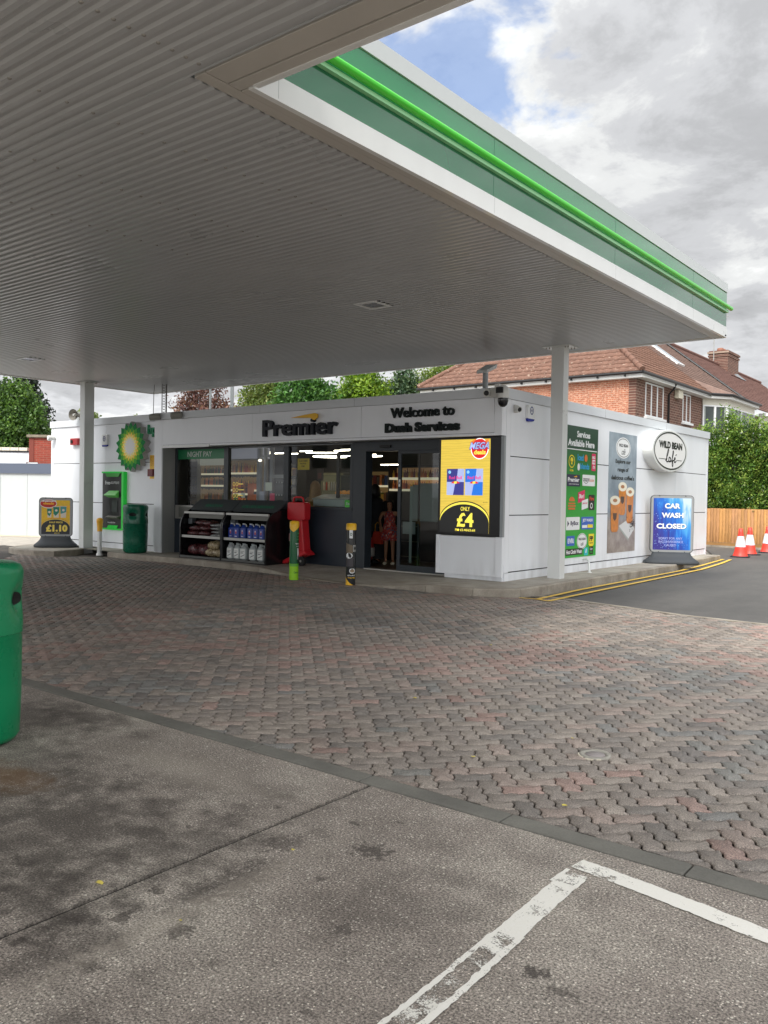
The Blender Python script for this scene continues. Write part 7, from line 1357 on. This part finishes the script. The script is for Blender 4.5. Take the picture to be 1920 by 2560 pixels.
tree('pine_tree', 'bluish green pine between the yellow green tree and the birches', (-26.6, 35.2, 0), B((-26.6, 35.2, 6.7), [(0, 0, 0, 1.0, 1.1), (.7, -.5, 0, .9, 1), (.1, 1.0, 0, .7, 1.1), (-.6, .2, 0, .7, .9)]), np.array([lin(76, 100, 70), lin(62, 86, 62), lin(96, 116, 84)]), .10, 600, 10, .18, 10, .14)
tree('birch_tree', 'light green wispy birch left of the red tiled house roof', (-26.6, 37.4, 0), B((-26.6, 37.4, 6.9), [(1.2, 0, 0, 1.5, 1.1), (.2, -.4, 0, 1.1, 1), (2.4, 0, 0, 1.3, 1), (.9, 1.3, 0, 1.1, .9), (2.3, 1.2, 0, 1.1, .9), (3.4, .8, 0, 1.2, .9), (-.2, .9, 0, .8, .9), (3.6, -.4, 0, 1.1, 1)]), np.array([lin(124, 142, 74), lin(106, 128, 62), lin(146, 160, 92), lin(92, 114, 58)]), .085, 2200, 11, .16, 11, .17, shell=.35)
tree('flowering_shrub', 'shrub with small yellow flowers just over the roof edge left of the house', (-14.6, 26.5, 0), B((-21.0, 27.0, 4.9), [(0, -.3, 0, .8, .5), (1.0, -.2, 0, .6, .5)]), np.array([lin(110, 136, 50), lin(226, 206, 60), lin(96, 124, 48)]), .08, 160, 7, .06, 12, .12, shell=.3)
# ---------------------------------------------------------------- on the roof: mast, wire, back of a sign
t = thing('lattice_mast', 'thin grey lattice mast on the roof at the left end of the shop', 'mast', (-18.28, 13.9, 3.34)); b = MB(); mg = M('mast_grey', lin(120, 118, 114), .5, metal=.4); x, y = -18.28, 13.9
for k in range(3):
    a = 2 * PI * k / 3; b.tube([(x + .075 * math.cos(a), y + .075 * math.sin(a), 3.34), (x + .075 * math.cos(a), y + .075 * math.sin(a), 7.5)], .010, mg, 6)
for j in range(60):
    z = 3.4 + .07 * j
    for k in range(3): a, c_ = 2 * PI * k / 3, 2 * PI * (k + 1) / 3; b.tube([(x + .075 * math.cos(a), y + .075 * math.sin(a), z), (x + .075 * math.cos(c_), y + .075 * math.sin(c_), z + .05)], .006, mg, 4)
b.build('lattice', t)
b = MB(); b.tube([(-18.5, 13.7, 3.4), (-18.55, 13.75, 4.2), (-18.62, 13.9, 5.4), (-18.7, 14.1, 7.4)], .009, mg, 5); tag(b.build('stay_wire', origin=(-18.5, 13.7, 3.4)), 'thin wire rising from the roof left of the lattice mast', 'wire')
t = thing('roof_sign', 'back of a roof sign of dark letters carried on two grey posts', 'sign', (-17.6, 16.5, 3.34)); b = MB(); pg = M('post_galv', lin(150, 154, 156), .4, metal=.4)
b.tube([(-19.55, 16.5, 3.34), (-19.55, 16.5, 6.5)], .035, pg, 10); b.build('post', t); b = MB(); b.tube([(-18.60, 16.5, 3.34), (-18.60, 16.5, 6.5)], .05, pg, 10); b.build('post', t)
b = MB(); plb = P((0, 16.42, 0), (-1, 0, 0), (0, 0, 1), (0, 1, 0)); b.text(plb, 'CAR WASH OPEN', 18.62, 20.2, 4.72, 4.98, 0, .05, M('sign_letters_back', lin(40, 42, 44), .5), .03); b.box(-20.2, -18.6, 16.47, 16.49, 4.80, 4.82, pg); b.box(-20.2, -18.6, 16.47, 16.49, 4.90, 4.92, pg); b.build('lettering', t)
# row across the street, behind the camera: seen mirrored in the shop glass
b = None
t = thing('street_house', 'pale rendered houses across the street mirrored in the door glass', 'house', (-36, -24, 0), R(-40)); gbx('wall', [(-9, 0, 0, 6, 0, 6)], M('render_pale', lin(206, 200, 190), .8)); gbx('window', [(-8 + 2 * k, -7 + 2 * k, 6.0, 6.05, 3.4, 5) for k in range(4)], pane); gbx('roof', [(-9.4, .4, -.4, 6.4, 6, 6.6)], ti_g)
t = thing('street_shop', 'blue fronted building across the street mirrored in the door glass', 'shop', (-27, -32, 0), R(-40)); gbx('wall', [(-6, 8, 0, 6, 0, 4.6)], M('shop_pale', lin(150, 150, 150), .8)); gbx('fascia', [(-6, 8, 6.0, 6.2, 3.2, 5.4)], M('street_blue', lin(30, 90, 180), .4))
